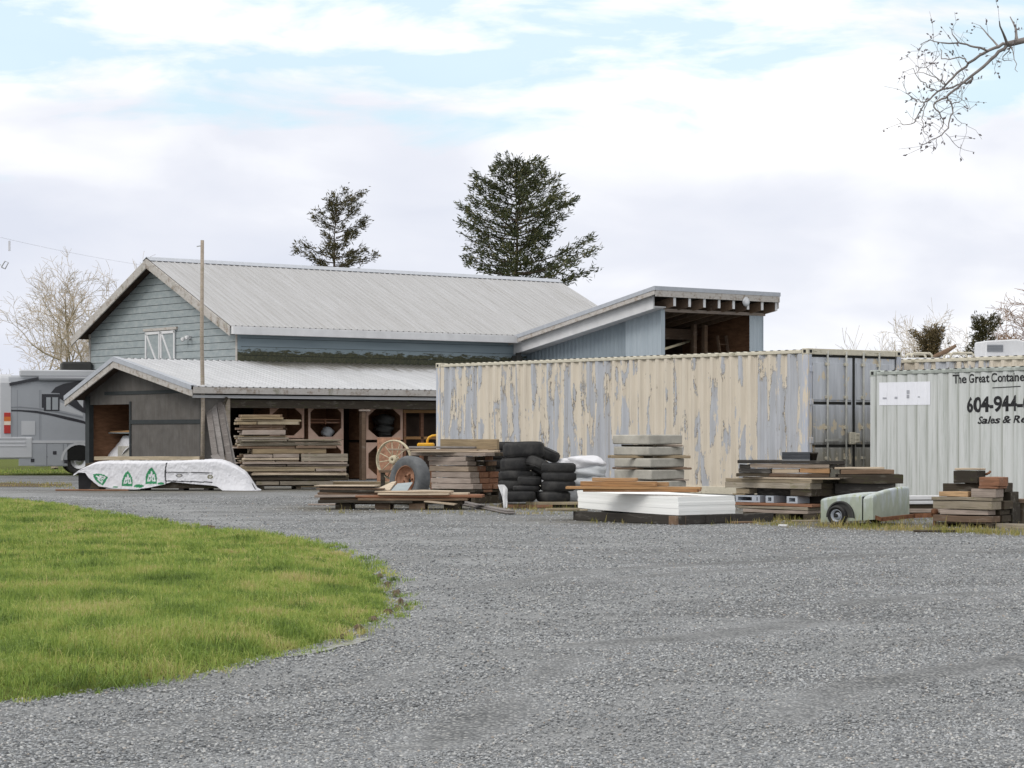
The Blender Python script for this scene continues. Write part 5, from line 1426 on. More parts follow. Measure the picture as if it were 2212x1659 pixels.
lettering('604-944-0', 1696, 2262, 1038, 1166, 1020, 1140, bold=.03)
lettering('Sales & Re', 1790, 2222, 1206, 1268, 1190, 1258, shear=.26, bold=.028)
def wall_patch(name, mat, xl, xr, yt, yb, out, dyt=0.):
    yl, z1 = on2(xl, yt); yr, _ = on2(xr, yt + dyt); _, z0 = on2(xl, yb)
    qs = sorted([yr - OFF, yl - OFF] + [q for q, _ in pr2 if yr - OFF < q < yl - OFF])
    mb = MB(); dz = on2(xr, yt + dyt)[1] - z1
    f = lambda q: dz * (yl - OFF - q) / (yl - yr)
    mb.sheet([[(.012 - corr_depth(pr2, q) - out, q + OFF, z0 + f(q)) for q in qs], [(.012 - corr_depth(pr2, q) - out, q + OFF, z1 + f(q)) for q in qs]], False)
    return mb.build(name, mat, C2)
wall_patch('underline', 'paint_black', 1930, 2172, 948, 956, .004, -14)
no = wall_patch('notice_sheet', 'notice_white', 932, 1382, 905, 1105, .006, -10)
for xl, xr, yt, yb in ((958, 990, 1036, 1052), (1060, 1092, 1030, 1050), (1168, 1200, 972, 1006), (1168, 1198, 1012, 1044), (1272, 1292, 1026, 1038)):
    wall_patch('faded_print', 'notice_print', xl, xr, yt, yb, .009)

# camper behind the containers
CYc = 53.0
CFr = Frame((P(1960, HY, CYc).x, CYc), R(4))
cmp_ = thing('camper_trailer', 'white camper roof with air unit and rails beyond the containers', 'camper', CFr.w(0, 0), R(4))
zt_ = EYE + (HY - 772) * CYc / FPX
mb = MB(); mb.prism([(0, .5), (2.4, .5), (2.4, zt_ - .2), (2.2, zt_), (.2, zt_), (0, zt_ - .2)], lambda p, t: (t, p[0], p[1]), 0, 7.0); mb.build('body', 'camper_white', cmp_, bevel=.04)
a = CFr.hit(2128, 736, .7)[0]; b = CFr.hit(2128, 736, .7)[1]
mb = MB(); mb.prism([(a, zt_), (a + .02, b), (a + .75, b + .04), (a + 1.3, b - .08), (a + 1.3, zt_)], lambda p, t: (p[0], t, p[1]), .7, 1.7); ac = mb.build('roof_air_unit', 'camper_white', cmp_, bevel=.03)
q0 = CFr.hit(*c10(1735, 495), .69); q1 = CFr.hit(*c10(1940, 580), .69)
mb = MB()
for k in range(4):
    z = q1[1] + (q0[1] - q1[1]) * (k + .5) / 4; mb.box2(q0[0], q1[0], .685, .70, z - .028, z + .022)
mb.build('grille', 'rv_grey', ac)
for xa, xb in (((760, 640), (1020, 605)), ((1265, 640), (1560, 600))):
    q = CFr.hit(*c10(*xa), .3); w = CFr.hit(*c10(*xb), .3)
    mb = MB(); zt2 = w[1]
    mb.tube([(q[0], .3, zt_), (q[0], .3, zt2 - .05), (q[0] + .05, .3, zt2), (w[0] - .05, .3, zt2), (w[0], .3, zt2 - .05), (w[0], .3, zt_)], .028, 8)
    mb.tube([(q[0], .9, zt_), (q[0], .9, zt2 - .05), (q[0] + .05, .9, zt2), (w[0] - .05, .9, zt2), (w[0], .9, zt2 - .05), (w[0], .9, zt_)], .028, 8)
    mb.build('roof_rail', 'container_rail', cmp_)
mb = MB(); mb.tube([CFr.hit(*c10(1040, 655), .6)[:1] + (.6, zt_ + .04), CFr.hit(*c10(1200, 640), .6)[:1] + (.6, zt_ + .16), CFr.hit(*c10(1330, 600), .6)[:1] + (.6, zt_ + .30)], [.04, .06, .035], 8); mb.build('rolled_cover', 'wood_brown', cmp_)
for x in (2.2, 3.2):
    for y in (.15, 2.25):
        mb = MB(); mb.lathe([(.2, -.1), (.36, -.1), (.38, 0), (.36, .1), (.2, .1)], 20, Matrix.Translation((x, y, .38)) @ Matrix.Rotation(R(90), 4, 'X')); mb.build('wheel', 'rubber', cmp_)
# ------------------------------------------------------------------ timber and goods in the yard
def stack(fr, conv, xref, layers, rows, depth, what, group, y_first=0.):
    """layers: (cx0, cx1, cytop, cybot, material, adjective) measured on the front face, from the top down.
       Heights come from the column xref; each layer is `rows` boards deep."""
    zc = lambda cy: fr.hit(*conv(xref, cy))[1]
    n = len(layers)
    for i, (c0, c1, t, b, mat, adj) in enumerate(layers):
        x0 = fr.hit(*conv(c0, t))[0]; x1 = fr.hit(*conv(c1, t))[0]
        if x0 > x1: x0, x1 = x1, x0
        z1, z0 = zc(t), zc(b)
        if z1 - z0 < .018: z0 = z1 - .018
        R_ = rows if not isinstance(rows, (list, tuple)) else rows[i]
        wd = depth / (rows if not isinstance(rows, (list, tuple)) else max(rows))
        for r in range(R_):
            rn = ['front row', 'second row', 'third row', 'fourth row', 'back row'][r]
            od = ORD[i] + (' layer' if i == 0 else ' layer down')
            # thick courses are really two boards, and some front boards are butted from two lengths
            subs = [(z0, z1, '')]
            if z1 - z0 > .062 and random.random() < .75:
                m = z0 + (z1 - z0) * random.uniform(.38, .62); subs = [(z0, m, 'lower '), (m, z1, 'upper ')]
            for a, b_, sn in subs:
                e0, e1 = (random.uniform(-.10, .06), random.uniform(-.06, .08)) if r else (random.uniform(-.05, .05), random.uniform(-.06, .03))
                off = random.uniform(-.05, .04)
                cuts = [(x0 + e0, x1 + e1, '')]
                if r == 0 and x1 - x0 > 1.3 and random.random() < .45:
                    q = x0 + (x1 - x0) * random.uniform(.3, .7); cuts = [(x0 + e0, q - .01, 'left '), (q + .01, x1 + e1, 'right ')]
                for xa, xb, cn in cuts:
                    m2 = mat if r == 0 and random.random() < .72 else random.choice([mat, 'wood_lilac', 'wood_grey', 'wood_brown', 'wood_tan'])
                    o2 = off + random.uniform(-.02, .02)
                    board(fr, xa, xb, y_first + r * wd + o2, y_first + (r + 1) * wd - .01 + o2, a + .002, b_ - random.choice((.002, .004, .010, .016)), m2, f'{cn}{sn}{adj} board, {od}, {rn}, {what}', group=group, j=.011, yaw=random.uniform(-.014, .014), tilt=random.uniform(-.004, .004))
def pallet(fr, x0, x1, y0, y1, z0, z1, label, mat='wood_dark', nb=3, ends=None):
    T = thing('pallet', label, 'pallet', fr.w(x0, y0, z0), fr.phi, 'pallets and bearers under the piles')
    L, W, H = x1 - x0, y1 - y0, z1 - z0
    for k in range(nb):
        xx = (L - .12) * k / (nb - 1)
        mb = MB(); mb.box2(xx, xx + .12, 0, W, 0, H * .74, .004); mb.build('bearer', ends if (ends and k in (0, nb - 1)) else mat, T, bevel=.006)
    m = max(3, int(W / .26))
    for k in range(m):
        yy = (W - .12) * k / (m - 1)
        mb = MB(); mb.box2(-.02, L + .02, yy, yy + .12, H * .76, H, .004); mb.build('deck_board', mat, T, bevel=.004)
    return T

# --- tall weathered pile beside the shed
c4 = crop(750, 1430, 3.687)
Y = GY(c4(850, 1500)[1]); x = c4(705, 0)[0]
FA = Frame((P(x, HY, Y).x, Y), R(13))
S = [(570, 1145, 458, 530, 'wood_tan', 'tan weathered'), (520, 1395, 530, 600, 'wood_tan', 'tan split-ended'), (560, 1190, 603, 672, 'wood_brown', 'brown weathered'), (600, 1215, 674, 742, 'wood_lilac', 'pale grey'), (550, 1205, 744, 800, 'wood_tan', 'rusty tan'),
     (565, 1950, 802, 850, 'wood_grey', 'long mossy grey'), (560, 1940, 852, 888, 'wood_grey', 'long dark mossy'), (535, 1885, 890, 930, 'wood_brown', 'long brown'), (720, 1740, 932, 1000, 'wood_tan', 'reddish split')]
stack(FA, c4, 1300, S, [2, 2, 2, 2, 2, 3, 3, 3, 3], 1.05, 'tall shed pile', 'boards in the tall weathered lumber pile')
S2 = [(600, 1395, 1003, 1055, 'wood_lilac', 'pale grey'), (590, 1360, 1057, 1112, 'wood_pale', 'whitish'), (600, 2045, 1114, 1175, 'wood_lilac', 'long pale grey'), (560, 2045, 1177, 1244, 'wood_tan', 'long tan'), (705, 2045, 1246, 1302, 'wood_pale', 'long whitish'), (705, 2045, 1304, 1372, 'wood_dark', 'long dark'), (750, 1840, 1374, 1436, 'wood_grey', 'long grey')]
stack(FA, c4, 1300, S2, 3, 1.05, 'lower tall shed pile', 'boards in the tall weathered lumber pile')
zc = lambda cy: FA.hit(*c4(1300, cy))[1]
for i, (t, b, m, a) in enumerate(((1003, 1050, 'wood_grey', 'upper mossy yellowish'), (1052, 1110, 'wood_grey', 'lower mossy'))):
    board(FA, FA.hit(*c4(1400, t))[0], FA.hit(*c4(2045 - 45 * i * 0, t))[0], 0, .45, zc(b) + .003, zc(t) - .002, m, f'{a} short board at the right of the tall pile', group='boards in the tall weathered lumber pile')
pallet(FA, FA.hit(*c4(830, 1440))[0], FA.hit(*c4(1900, 1440))[0], .06, 1.0, 0, zc(1438), 'dark pallet under the tall weathered lumber pile')

# boards leaning on the shed corner
for i, (b, t_, w) in enumerate((((455, 1000), (449, 874), .17), ((470, 1004), (461, 872), .16), ((487, 1006), (474, 870), .17), ((497, 1010), (480, 872), .10))):
    pb, pt = G(0, 1046), None
    Yb = 64.3 + .12 * i
    B = P(b[0] + 18, 937, Yb); B.z = 0; Tp = P(t_[0], t_[1], 66.5)
    mb = MB(); mb.bar((0, 0, 0), Tp - B, w, .04, (0, 1, 0))
    names = ('leftmost grey plank leaning on the shed corner post', 'second grey plank from the left leaning at the shed corner', 'third grey plank leaning at the shed corner by the dark bay', 'narrowest grey plank leaning beside the dark shed bay')
    tag(mb.build('leaning_plank', 'wood_plank_grey', None, B, 0, .006), names[i], 'plank', 'grey planks leaning at the shed corner')
B = P(508, 937, 61.5); B.z = .0; Tp = P(463, 983, 62.6)
mb = MB(); mb.bar((0, 0, 0), Tp - B, .22, .03, (0, -.5, 1)); tag(mb.build('leaning_plank', 'wood_plank_grey', None, B, 0, .006), 'short grey plank lying slanted against the white lumber wrap', 'plank')

# --- wrapped lumber bundle in front of the shed
c3 = crop(200, 1300, 2.765)
TB = P(c3(260, 0)[0], HY, 57.0)
KX = 57.0 / FPX / (2.765 * 1.736)           # metres per crop pixel
def tp(cx, cy): return ((cx - 260) * KX, (1517 - cy) * KX)
topc = [(215, 1345), (262, 1308), (320, 1278), (440, 1222), (560, 1212), (1150, 1214), (1540, 1200), (1700, 1200), (1800, 1225), (1900, 1270), (1990, 1330), (2060, 1420), (2110, 1495), (2150, 1514)]
botc = [(215, 1362), (262, 1330), (335, 1330), (375, 1385), (480, 1470), (620, 1492), (850, 1503), (1000, 1485), (1160, 1450), (1230, 1424), (1450, 1446), (1640, 1462), (1700, 1470), (1760, 1512), (1900, 1514), (2150, 1516)]
def ip(tab, cx): return float(np.interp(cx, [a for a, _ in tab], [b for _, b in tab]))
wrap = thing('wrapped_lumber', 'long lumber bundle under white printed wrap with green house logos', 'lumber bundle', (TB.x, 57.0, 0))
NX, NF, NT_ = 330, 44, 14
GREEN, WHITE, BLACK, GREY, OLIVE = (.03, .24, .10), (.70, .70, .735), (.03, .03, .035), (.16, .16, .17), (.13, .12, .05)
def inpoly(px, py, poly):
    c = False; n = len(poly)
    for i in range(n):
        x1, y1 = poly[i]; x2, y2 = poly[(i + 1) % n]
        if (y1 > py) != (y2 > py) and px < (x2 - x1) * (py - y1) / (y2 - y1) + x1: c = not c
    return c
def seg(px, py, a, b):
    dx, dy = b[0] - a[0], b[1] - a[1]; t = max(0, min(1, ((px - a[0]) * dx + (py - a[1]) * dy) / (dx * dx + dy * dy)))
    return math.hypot(px - a[0] - t * dx, py - a[1] - t * dy)
HOUSE = [(-58, 75), (-60, 10), (-50, -35), (-30, -70), (0, -100), (30, -62), (52, -20), (60, 20), (58, 75)]
TREE = [((-38, 45), (-22, -20)), ((-22, -20), (-8, 5)), ((-8, 5), (0, -55)), ((0, -55), (12, 5)), ((12, 5), (26, -20)), ((26, -20), (40, 45)), ((-38, 45), (-14, 40)), ((14, 40), (40, 45)), ((-14, 40), (-8, 20)), ((14, 40), (8, 20))]
LOGOS = [(1022, 1372, 0, 1.), (774, 1400, .03, .92), (492, 1388, -1.05, .85)]
def print_col(cx, cy):
    for lx, ly, a, k in LOGOS:
        u, v = (cx - lx) / k, (cy - ly) / k
        u, v = u * math.cos(a) + v * math.sin(a), -u * math.sin(a) + v * math.cos(a)
        if inpoly(u, v, HOUSE):
            if min(seg(u, v, p, q) for p, q in TREE) < 6.5: return WHITE
            return GREEN
    for ex, ey, rx, ry, c in ((893, 1468, 52, 17, GREEN), (1122, 1441, 34, 14, GREEN), (650, 1478, 30, 7, GREEN), (1312, 1360, 36, 19, GREY), (1630, 1372, 30, 22, OLIVE)):
        q = ((cx - ex) / rx) ** 2 + ((cy - ey) / ry) ** 2
        if q < 1: return c if q > .35 or c == GREEN else (.45, .44, .42)
    if cx > 1168 and cx < 1655:
        if abs(cy - (1326 + (cx - 1180) * .012)) < 5 or abs(cy - (1415 + (cx - 1180) * .03)) < 6: return BLACK
        if abs(cy - (1340 + (cx - 1180) * .012)) < 2: return GREY
    if abs(cx - (1178 - 14 * math.sin((cy - 1230) / 70))) < 7 and cy > 1228: return BLACK
    if cx > 2055 and cx < 2105 and abs(cx - (2065 + (cy - 1440) * .55)) < 6 and 1440 < cy < 1505: return BLACK
    return WHITE
wr_ = random.Random(2)
ph = [wr_.uniform(0, 6) for _ in range(8)]
from mathutils import noise as mnoise
def wrinkle(cx, v):
    a = mnoise.noise(Vector((cx * .006, v * 1.6, .3))); b = mnoise.noise(Vector((cx * .016 + v * 2.2, v * 2.5, 4.1))); c = mnoise.noise(Vector((cx * .05 - v * 3, v * 7, 9.)))
    return .014 * a + .020 * (abs(b) - .25) + .007 * c
verts, cols_ = [], []
for i in range(NX + 1):
    cx = 215 + (2150 - 215) * i / NX
    t_, b_ = ip(topc, cx), ip(botc, cx)
    if b_ < t_ + 4: b_ = t_ + 4
    xx, zt_ = tp(cx, t_); _, zb_ = tp(cx, b_)
    for k in range(NF + 1):
        v = k / NF; cy = b_ + (t_ - b_) * v; z = zb_ + (zt_ - zb_) * v
        fl = .04 if cx < 1650 else .04 + .30 * (cx - 1650) / 500
        yy = -.06 - fl * (1 - v) ** 2 * (zt_ - zb_) / .7 + .05 * max(0, v - .90) ** 2 / .01 + wrinkle(cx, v)
        verts.append((xx + wrinkle(cx + 300, v) * .5, yy, z)); cols_.append((*print_col(cx, cy), 1))
    dp = 1.05 if cx < 1700 else 1.05 * max(.18, 1 - (cx - 1700) / 470)
    for k in range(1, NT_ + 1):
        v = k / NT_; yy = .10 + (dp - .10) * v
        zz = zt_ + .02 * math.sin(v * 3.1) + wrinkle(cx + 90, v) * .7 - (.5 * zt_ * max(0, v - .85) / .15)
        verts.append((xx, yy, max(zz, .01))); cols_.append((*WHITE, 1))
M_ = NF + 1 + NT_
fs = [(i * M_ + k, (i + 1) * M_ + k, (i + 1) * M_ + k + 1, i * M_ + k + 1) for i in range(NX) for k in range(M_ - 1)]
mb = MB(); mb.add(verts, fs, True); o = mb.build('wrap', 'tarp_print', wrap)
at = o.data.color_attributes.new('print', 'FLOAT_COLOR', 'POINT'); at.data.foreach_set('color', np.array(cols_, np.float32).ravel())
mb = MB(); mb.box2(tp(330, 0)[0], tp(1700, 0)[0], .05, 1.0, .06, tp(0, 1232)[1]); mb.build('timber_core', 'wood_dark', wrap)
for cx in (420, 900, 1300, 1560): mb = MB(); mb.box2(tp(cx, 0)[0], tp(cx, 0)[0] + .12, .0, 1.0, 0, .06); mb.build('bearer', 'wood_black', wrap)
# loose black inner end of the wrap
mb = MB(); mb.box2(tp(262, 0)[0], tp(395, 0)[0], .04, .95, .02, tp(0, 1318)[1], .02); mb.build('wrap_lining', 'paint_black', wrap)
FB = Frame((TB.x, 57.0), 0)
zb_ = tp(0, 1216)[1]
board(FB, tp(398, 0)[0], tp(1500, 0)[0], .30, .40, zb_ + .035, zb_ + .125, 'wood_tan', 'long squared timber lying on top of the white lumber wrap', 'timber', 'timber', tilt=-.0)
board(FB, tp(1500, 0)[0] + .005, tp(1545, 0)[0], .295, .405, zb_ + .03, zb_ + .13, 'wood_dark', 'dark end block beside the timber on the white wrap', 'timber_block', 'block')
board(FB, tp(45, 0)[0], tp(800, 0)[0], -.30, -.20, .005, .04, 'wood_red', 'thin reddish board on the gravel before the white wrap', 'lumber_board', 'board', yaw=-.03)
# second bundle behind it, reaching into the doorway
XI = XW + .55; FI = Frame(BF.w(XI, 0)[:2], TH - R(90))
ix = lambda cx: FI.hit(*c3(cx, 1000))[0]
gz = lambda cy: FI.hit(*c3(600, cy))[1]
K2 = (ix(790) - ix(420)) / 370.
w2 = thing('wrapped_lumber', 'smaller lumber bundle half covered by torn white wrap in the shed doorway', 'lumber bundle', FI.w(ix(420), 0), FI.phi)
mb = MB(); mb.box2(.15, 2.6, .25, 1.1, 0, gz(1160)); mb.build('timber_core', 'wood_dark', w2)
g_ = []
for i in range(15):
    u = i / 14; cx = 420 + 370 * u
    ty = float(np.interp(cx, [420, 520, 600, 700, 800], [1165, 1010, 925, 912, 905])); by = float(np.interp(cx, [420, 600, 680, 740, 800], [1185, 1160, 1120, 1060, 1000]))
    row = []
    for k in range(9):
        v = k / 8; cy = by + (ty - by) * v
        row.append(((cx - 420) * K2 + .02 * math.sin(v * 6 + u * 9), .1 + .35 * v + .04 * math.sin(u * 13 + v * 4), gz(cy)))
    row.append((row[-1][0], row[-1][1] + .5, row[-1][2] - .05)); g_.append(row)
mb = MB(); mb.sheet(g_); mb.build('wrap', 'white_plastic', w2)
mb = MB(); mb.box2(1.35, 2.4, .12, 1.0, gz(1150), gz(1030)); mb.build('grey_blocks', 'concrete', w2)
m3 = MB(); m3.tube([(.0, .05, gz(1185)), (.02, .02, gz(1130)), (.16, .05, gz(1135))], .05, 6); m3.build('green_strap', 'hedge_leaf', w2)
zz = gz(900); FD = Frame(FI.w(ix(525), .15)[:2], FI.phi); k68 = K2
board(FD, 0, 400 * k68, 0, .9, zz, zz + .035, 'grey_sheet', 'grey-blue sheet lying high on the goods in the shed doorway', 'sheet', 'sheet', group='sheets in the shed doorway')
board(FD, .05, 380 * k68, .02, .85, zz + .04, zz + .10, 'wood_orange', 'wooden panel on top of the sheet in the shed doorway', 'panel', 'panel', tilt=-.03)
pile3 = thing('crate', 'dark rough crate carrying the sheets inside the shed doorway', 'crate', FD.w(.75, .75, 0), FD.phi)
mb = MB(); mb.box2(0, .9, 0, .5, 0, zz - .01); mb.build('side', 'plywood_brown', pile3)

# --- boxes with octagonal mouths standing in the shed
def octo_crate(xa, xb, zt, zb, yl, label, mat='crate_ply', stuff=None):
    T = thing('octagon_crate', label, 'crate', BF.w(xa, yl, zb), TH, 'wooden boxes with octagonal mouths')
    w, h = xb - xa, zt - zb
    sq = [(0, 0), (w * .5, 0), (w, 0), (w, h * .5), (w, h), (w * .5, h), (0, h), (0, h * .5)]
    m = .06 * w; ch = .30
    oc = [(w * ch, m), (w * (1 - ch), m), (w - m, h * ch), (w - m, h * (1 - ch)), (w * (1 - ch), h - m), (w * ch, h - m), (m, h * (1 - ch)), (m, h * ch)]
    # outer points paired with the octagon
    ou = [(w * ch, 0), (w * (1 - ch), 0), (w, h * ch), (w, h * (1 - ch)), (w * (1 - ch), h), (w * ch, h), (0, h * (1 - ch)), (0, h * ch)]
    mb = MB(); n = 8
    for y0, y1 in ((0, .03),):
        vs = [(p[0], y0, p[1]) for p in oc] + [(p[0], y0, p[1]) for p in ou] + [(p[0], y1, p[1]) for p in oc] + [(p[0], y1, p[1]) for p in ou]
        fs = [(i, (i + 1) % n, n + (i + 1) % n, n + i) for i in range(n)] + [(i, 2 * n + i, 2 * n + (i + 1) % n, (i + 1) % n) for i in range(n)]
        mb.add(vs, fs)
        for a, b, c in ((1, 2, (w, 0)), (3, 4, (w, h)), (5, 6, (0, h)), (7, 0, (0, 0))): mb.add([(ou[a][0], 0, ou[a][1]), (ou[b][0], 0, ou[b][1]), (c[0], 0, c[1])], [(0, 1, 2)])
    mb.build('mouth_panel', mat, T)
    mb = MB(); d = .95
    mb.box2(0, .025, .03, d, 0, h); mb.box2(w - .025, w, .03, d, 0, h); mb.box2(.025, w - .025, .03, d, 0, .025); mb.box2(.025, w - .025, .03, d, h - .025, h); mb.box2(.025, w - .025, d - .02, d, .025, h - .025)
    mb.build('box', 'plywood_brown', T)
    if stuff == 'shelf':
        mb = MB(); mb.box2(.03, w - .03, .1, .5, h * .42, h * .46); mb.box2(.05, w - .05, .06, .1, h * .50, h * .53); mb.box2(w * .5, w * .53, .05, .1, h * .40, h * .54); mb.build('shelf', 'wood_red', T)
    return T
xs = lambda xd, yl: BF.hit(xd, 900, yl)[0]
zz_ = lambda xd, yd, yl: BF.hit(xd, yd, yl)[1]
YL = -3.3
def oc(xa, xb, yt, yb, lab, st=None, mat='crate_ply'): return octo_crate(xs(xa, YL), xs(xb, YL), zz_(xa, yt, YL), zz_(xa, yb, YL), YL, lab, mat, st)
oc(583, 657, 874, 946, 'greyish octagon-mouthed box just above the tall lumber pile')
oc(666, 742, 866, 949, 'octagon-mouthed box with a red shelf, left of the shed post', 'shelf')
b3 = oc(791, 870, 875, 950, 'octagon-mouthed box holding grey bags, right of the shed post')
oc(666, 742, 950, 1030, 'lower octagon-mouthed box mostly hidden behind the tall lumber pile')
oc(791, 870, 956, 1034, 'lower octagon-mouthed box behind the spoked iron wheel')
oc(583, 657, 948, 1030, 'lowest octagon-mouthed box hidden behind the tall pile')
def lump(name, c, r, mat, label, cat, seed=1, sq=(1, 1, 1), group=None):
    bm = bmesh.new(); bmesh.ops.create_icosphere(bm, subdivisions=3, radius=1); rr = random.Random(seed); p = [rr.uniform(0, 6) for _ in range(6)]
    for v in bm.verts:
        q = v.co; k = 1 + .12 * math.sin(3.1 * q.x + p[0]) * math.cos(2.7 * q.y + p[1]) + .08 * math.sin(5.3 * q.z + p[2] + 3 * q.x) + .05 * math.sin(9 * q.y + 7 * q.x + p[3])
        v.co = Vector((q.x * sq[0], q.y * sq[1], q.z * sq[2])) * k * r
    me = bpy.data.meshes.new(name); bm.to_mesh(me); bm.free(); me.materials.append(MATS[mat])
    for f in me.polygons: f.use_smooth = True
    o = bpy.data.objects.new(name, me); col.objects.link(o); o.location = c; return tag(o, label, cat, group)
for i, (xd, yd, r, s, lab) in enumerate(((708, 934, .20, (1, .9, .9), 'grey cloth bundle inside the box with the red shelf'), (829, 908, .30, (1.1, .8, .62), 'upper dark grey bag in the box right of the shed post'), (829, 927, .28, (1.15, .8, .55), 'middle dark grey bag in the box right of the shed post'), (832, 938, .26, (.9, .8, .45), 'lowest dark grey bag in the box right of the shed post'))):
    x, z = BF.hit(xd, yd, YL + .4)
    lump('bag', BF.w(x, YL + .42, z), r, 'grey_sack' if i == 0 else 'grey_plastic', lab, 'bag', 5 + i, s)
# wooden rack at the right of the bay
fx0, fx1 = xs(872, YL), xs(942, YL) + .5
rk = thing('wooden_rack', 'open rack of orange-brown timbers at the right end of the shed bay', 'rack', BF.w(fx0, YL, 0), TH)
for (x0, x1, z0, z1) in ((0, fx1 - fx0, zz_(900, 892, YL), zz_(900, 885, YL)), (0, fx1 - fx0, zz_(900, 949, YL), zz_(900, 943, YL)), (xs(909, YL) - fx0, xs(909, YL) - fx0 + .12, .0, zz_(909, 892, YL) - .003), (0, .1, 0, zz_(872, 892, YL) - .003), (fx1 - fx0 - .1, fx1 - fx0, 0, zz_(909, 892, YL) - .003)):
    mb = MB(); mb.box2(x0, x1, 0, .09, z0, z1); mb.build('rail', 'wood_orange' if x1 - x0 > .5 else 'wood_red', rk, bevel=.006)
mb = MB(); mb.box2(.1, fx1 - fx0 - .1, .5, .54, 0.2, zz_(900, 900, YL)); mb.build('back_panel', 'dark_interior', rk)

# rusty sheet, spoked iron wheel, big tyre, yellow tool
cg = crop(1150, 1430, 3.16)
q = cg(835, 1175); Yp = 61.0
a, b = P(*cg(832, 680), Yp), P(*cg(1110, 1180), Yp)
pn = MB(); pn.box2(0, b.x - a.x, 0, .02, 0, a.z - b.z + .2); o = pn.build('plywood_sheet', 'rust_rim', None, (a.x, Yp, max(0, b.z - .2)), 0); o.rotation_euler = (R(-6), 0, 0)
tag(o, 'orange-brown plywood sheet standing behind the spoked iron wheel', 'sheet')
def spoked_wheel():
    Yw = 58.0; c = P(*cg(1035, 930), Yw); Rw = 237 / (3.16 * 1.736) * Yw / FPX
    T = thing('iron_wheel', 'old spoked iron wheel standing behind the big dusty tyre', 'wheel', (c.x, Yw, 0), 0)
    M = Matrix.Translation((0, 0, c.z)) @ Matrix.Rotation(R(-27), 4, 'Z') @ Matrix.Rotation(R(90), 4, 'X')
    mb = MB(); mb.lathe([(Rw - .035, -.05), (Rw - .008, -.055), (Rw, -.04), (Rw, .04), (Rw - .008, .055), (Rw - .035, .05)], 48, M); mb.build('rim', 'cream_iron', T)
    mb = MB(); mb.lathe([(.03, -.1), (.10, -.1), (.12, -.03), (.12, .03), (.10, .1), (.03, .1)], 20, M); mb.build('hub', 'cream_iron', T)
    for k in range(12):
        an = 2 * math.pi * k / 12 + .13; s = .05 * (1 if k % 2 else -1)
        mb = MB(); mb.tube([M @ Vector((.1 * math.cos(an), .1 * math.sin(an), s)), M @ Vector(((Rw - .03) * math.cos(an), (Rw - .03) * math.sin(an), 0))], .012, 6); mb.build('spoke', 'cream_iron', T)
spoked_wheel()
q = P(*cg(860, 1180), 57.9)
bn = thing('low_bench', 'low dark bench that the spoked iron wheel stands on', 'bench', (q.x, 57.6, 0))
mb = MB(); mb.box2(0, 1.5, 0, .7, .44, .50); mb.build('top', 'wood_brown', bn)
for x in (.05, 1.37):
    for y in (.03, .6): mb = MB(); mb.box2(x, x + .08, y, y + .07, 0, .44); mb.build('leg', 'wood_dark', bn)
def tyre_mesh(Rt, w, ri, tread=.018, nt=34):
    mb = MB(); n = nt * 2
    prof = [(ri, -.32 * w), (ri + .02, -.42 * w), (Rt * .72 + ri * .28, -.52 * w), (Rt - .045, -.48 * w), (Rt - .012, -.40 * w), (Rt, -.28 * w), (Rt, 0), (Rt, .28 * w), (Rt - .012, .40 * w), (Rt - .045, .48 * w), (Rt * .72 + ri * .28, .52 * w), (ri + .02, .42 * w), (ri, .32 * w), (ri + .035, .25 * w), (Rt - .05, .33 * w), (Rt - .03, 0), (Rt - .05, -.33 * w), (ri + .035, -.25 * w)]
    vs = []
    for k in range(n):
        a = 2 * math.pi * k / n
        for i, (r, z) in enumerate(prof):
            rr = r - (tread if (k % 2 == 0 and 4 <= i <= 8 and i != 6) else 0) - (tread * .8 if (k % 2 and i == 6) else 0)
            vs.append((rr * math.cos(a), rr * math.sin(a), z))
    m = len(prof)
    mb.add(vs, [(k * m + i, ((k + 1) % n) * m + i, ((k + 1) % n) * m + (i + 1) % m, k * m + (i + 1) % m) for k in range(n) for i in range(m)], True)
    return mb
def big_tyre():
    Yt = 45.0; c = P(*cg(1222, 1110), Yt); c.z = .50; Rt = .485; w = .30
    T = thing('truck_wheel', 'big dusty truck tyre on a rusty rim propped on the low board pile', 'truck wheel', (c.x, Yt, 0), 0)
    M = Matrix.Translation((0, 0, c.z)) @ Matrix.Rotation(R(-46), 4, 'Z') @ Matrix.Rotation(R(84), 4, 'X')
    me = tyre_mesh(Rt, w, .262, .016, 44); me.v = [tuple(M @ Vector(v)) for v in me.v]; me.build('tyre', 'rubber_dusty', T)
    mb = MB(); mb.lathe([(r * .79, z * .75) for r, z in [(.345, .17), (.36, .19), (.33, .13), (.31, .04), (.24, -.03), (.18, -.02), (.17, .05), (.12, .06), (.11, -.02), (.06, -.03), (.0, -.03), (.0, -.08), (.33, -.10), (.345, -.17)]], 36, M, False); rim = mb.build('rim', 'rust_rim', T)
    for k in range(6):
        an = k * math.pi / 3 + .2; mb = MB(); mb.lathe([(0, .0), (.022, .0), (.022, .03), (0, .04)], 8, M @ Matrix.Translation((.115 * math.cos(an), .115 * math.sin(an), .04))); mb.build('wheel_nut', 'rust', rim)
    mb = MB(); mb.lathe([(0, -.022), (.055, -.022), (.055, -.015), (0, -.015)], 20, M); mb.build('hub_bore', 'door_gasket', rim)
big_tyre()
Yy = 57.5; mb = MB(); p0 = P(*cg(1430, 750), Yy); base = Vector((p0.x, Yy, 0))
loop = [P(*cg(x, y), Yy) - base for x, y in ((1432, 760), (1430, 700), (1450, 665), (1490, 645), (1540, 640), (1590, 660), (1610, 700))]
yt = thing('yellow_barrow', 'yellow painted barrow with a looped handle behind the reddish lumber pile', 'barrow', base)
mb.tube(loop, .03, 8); mb.build('handle', 'yellow_paint', yt)
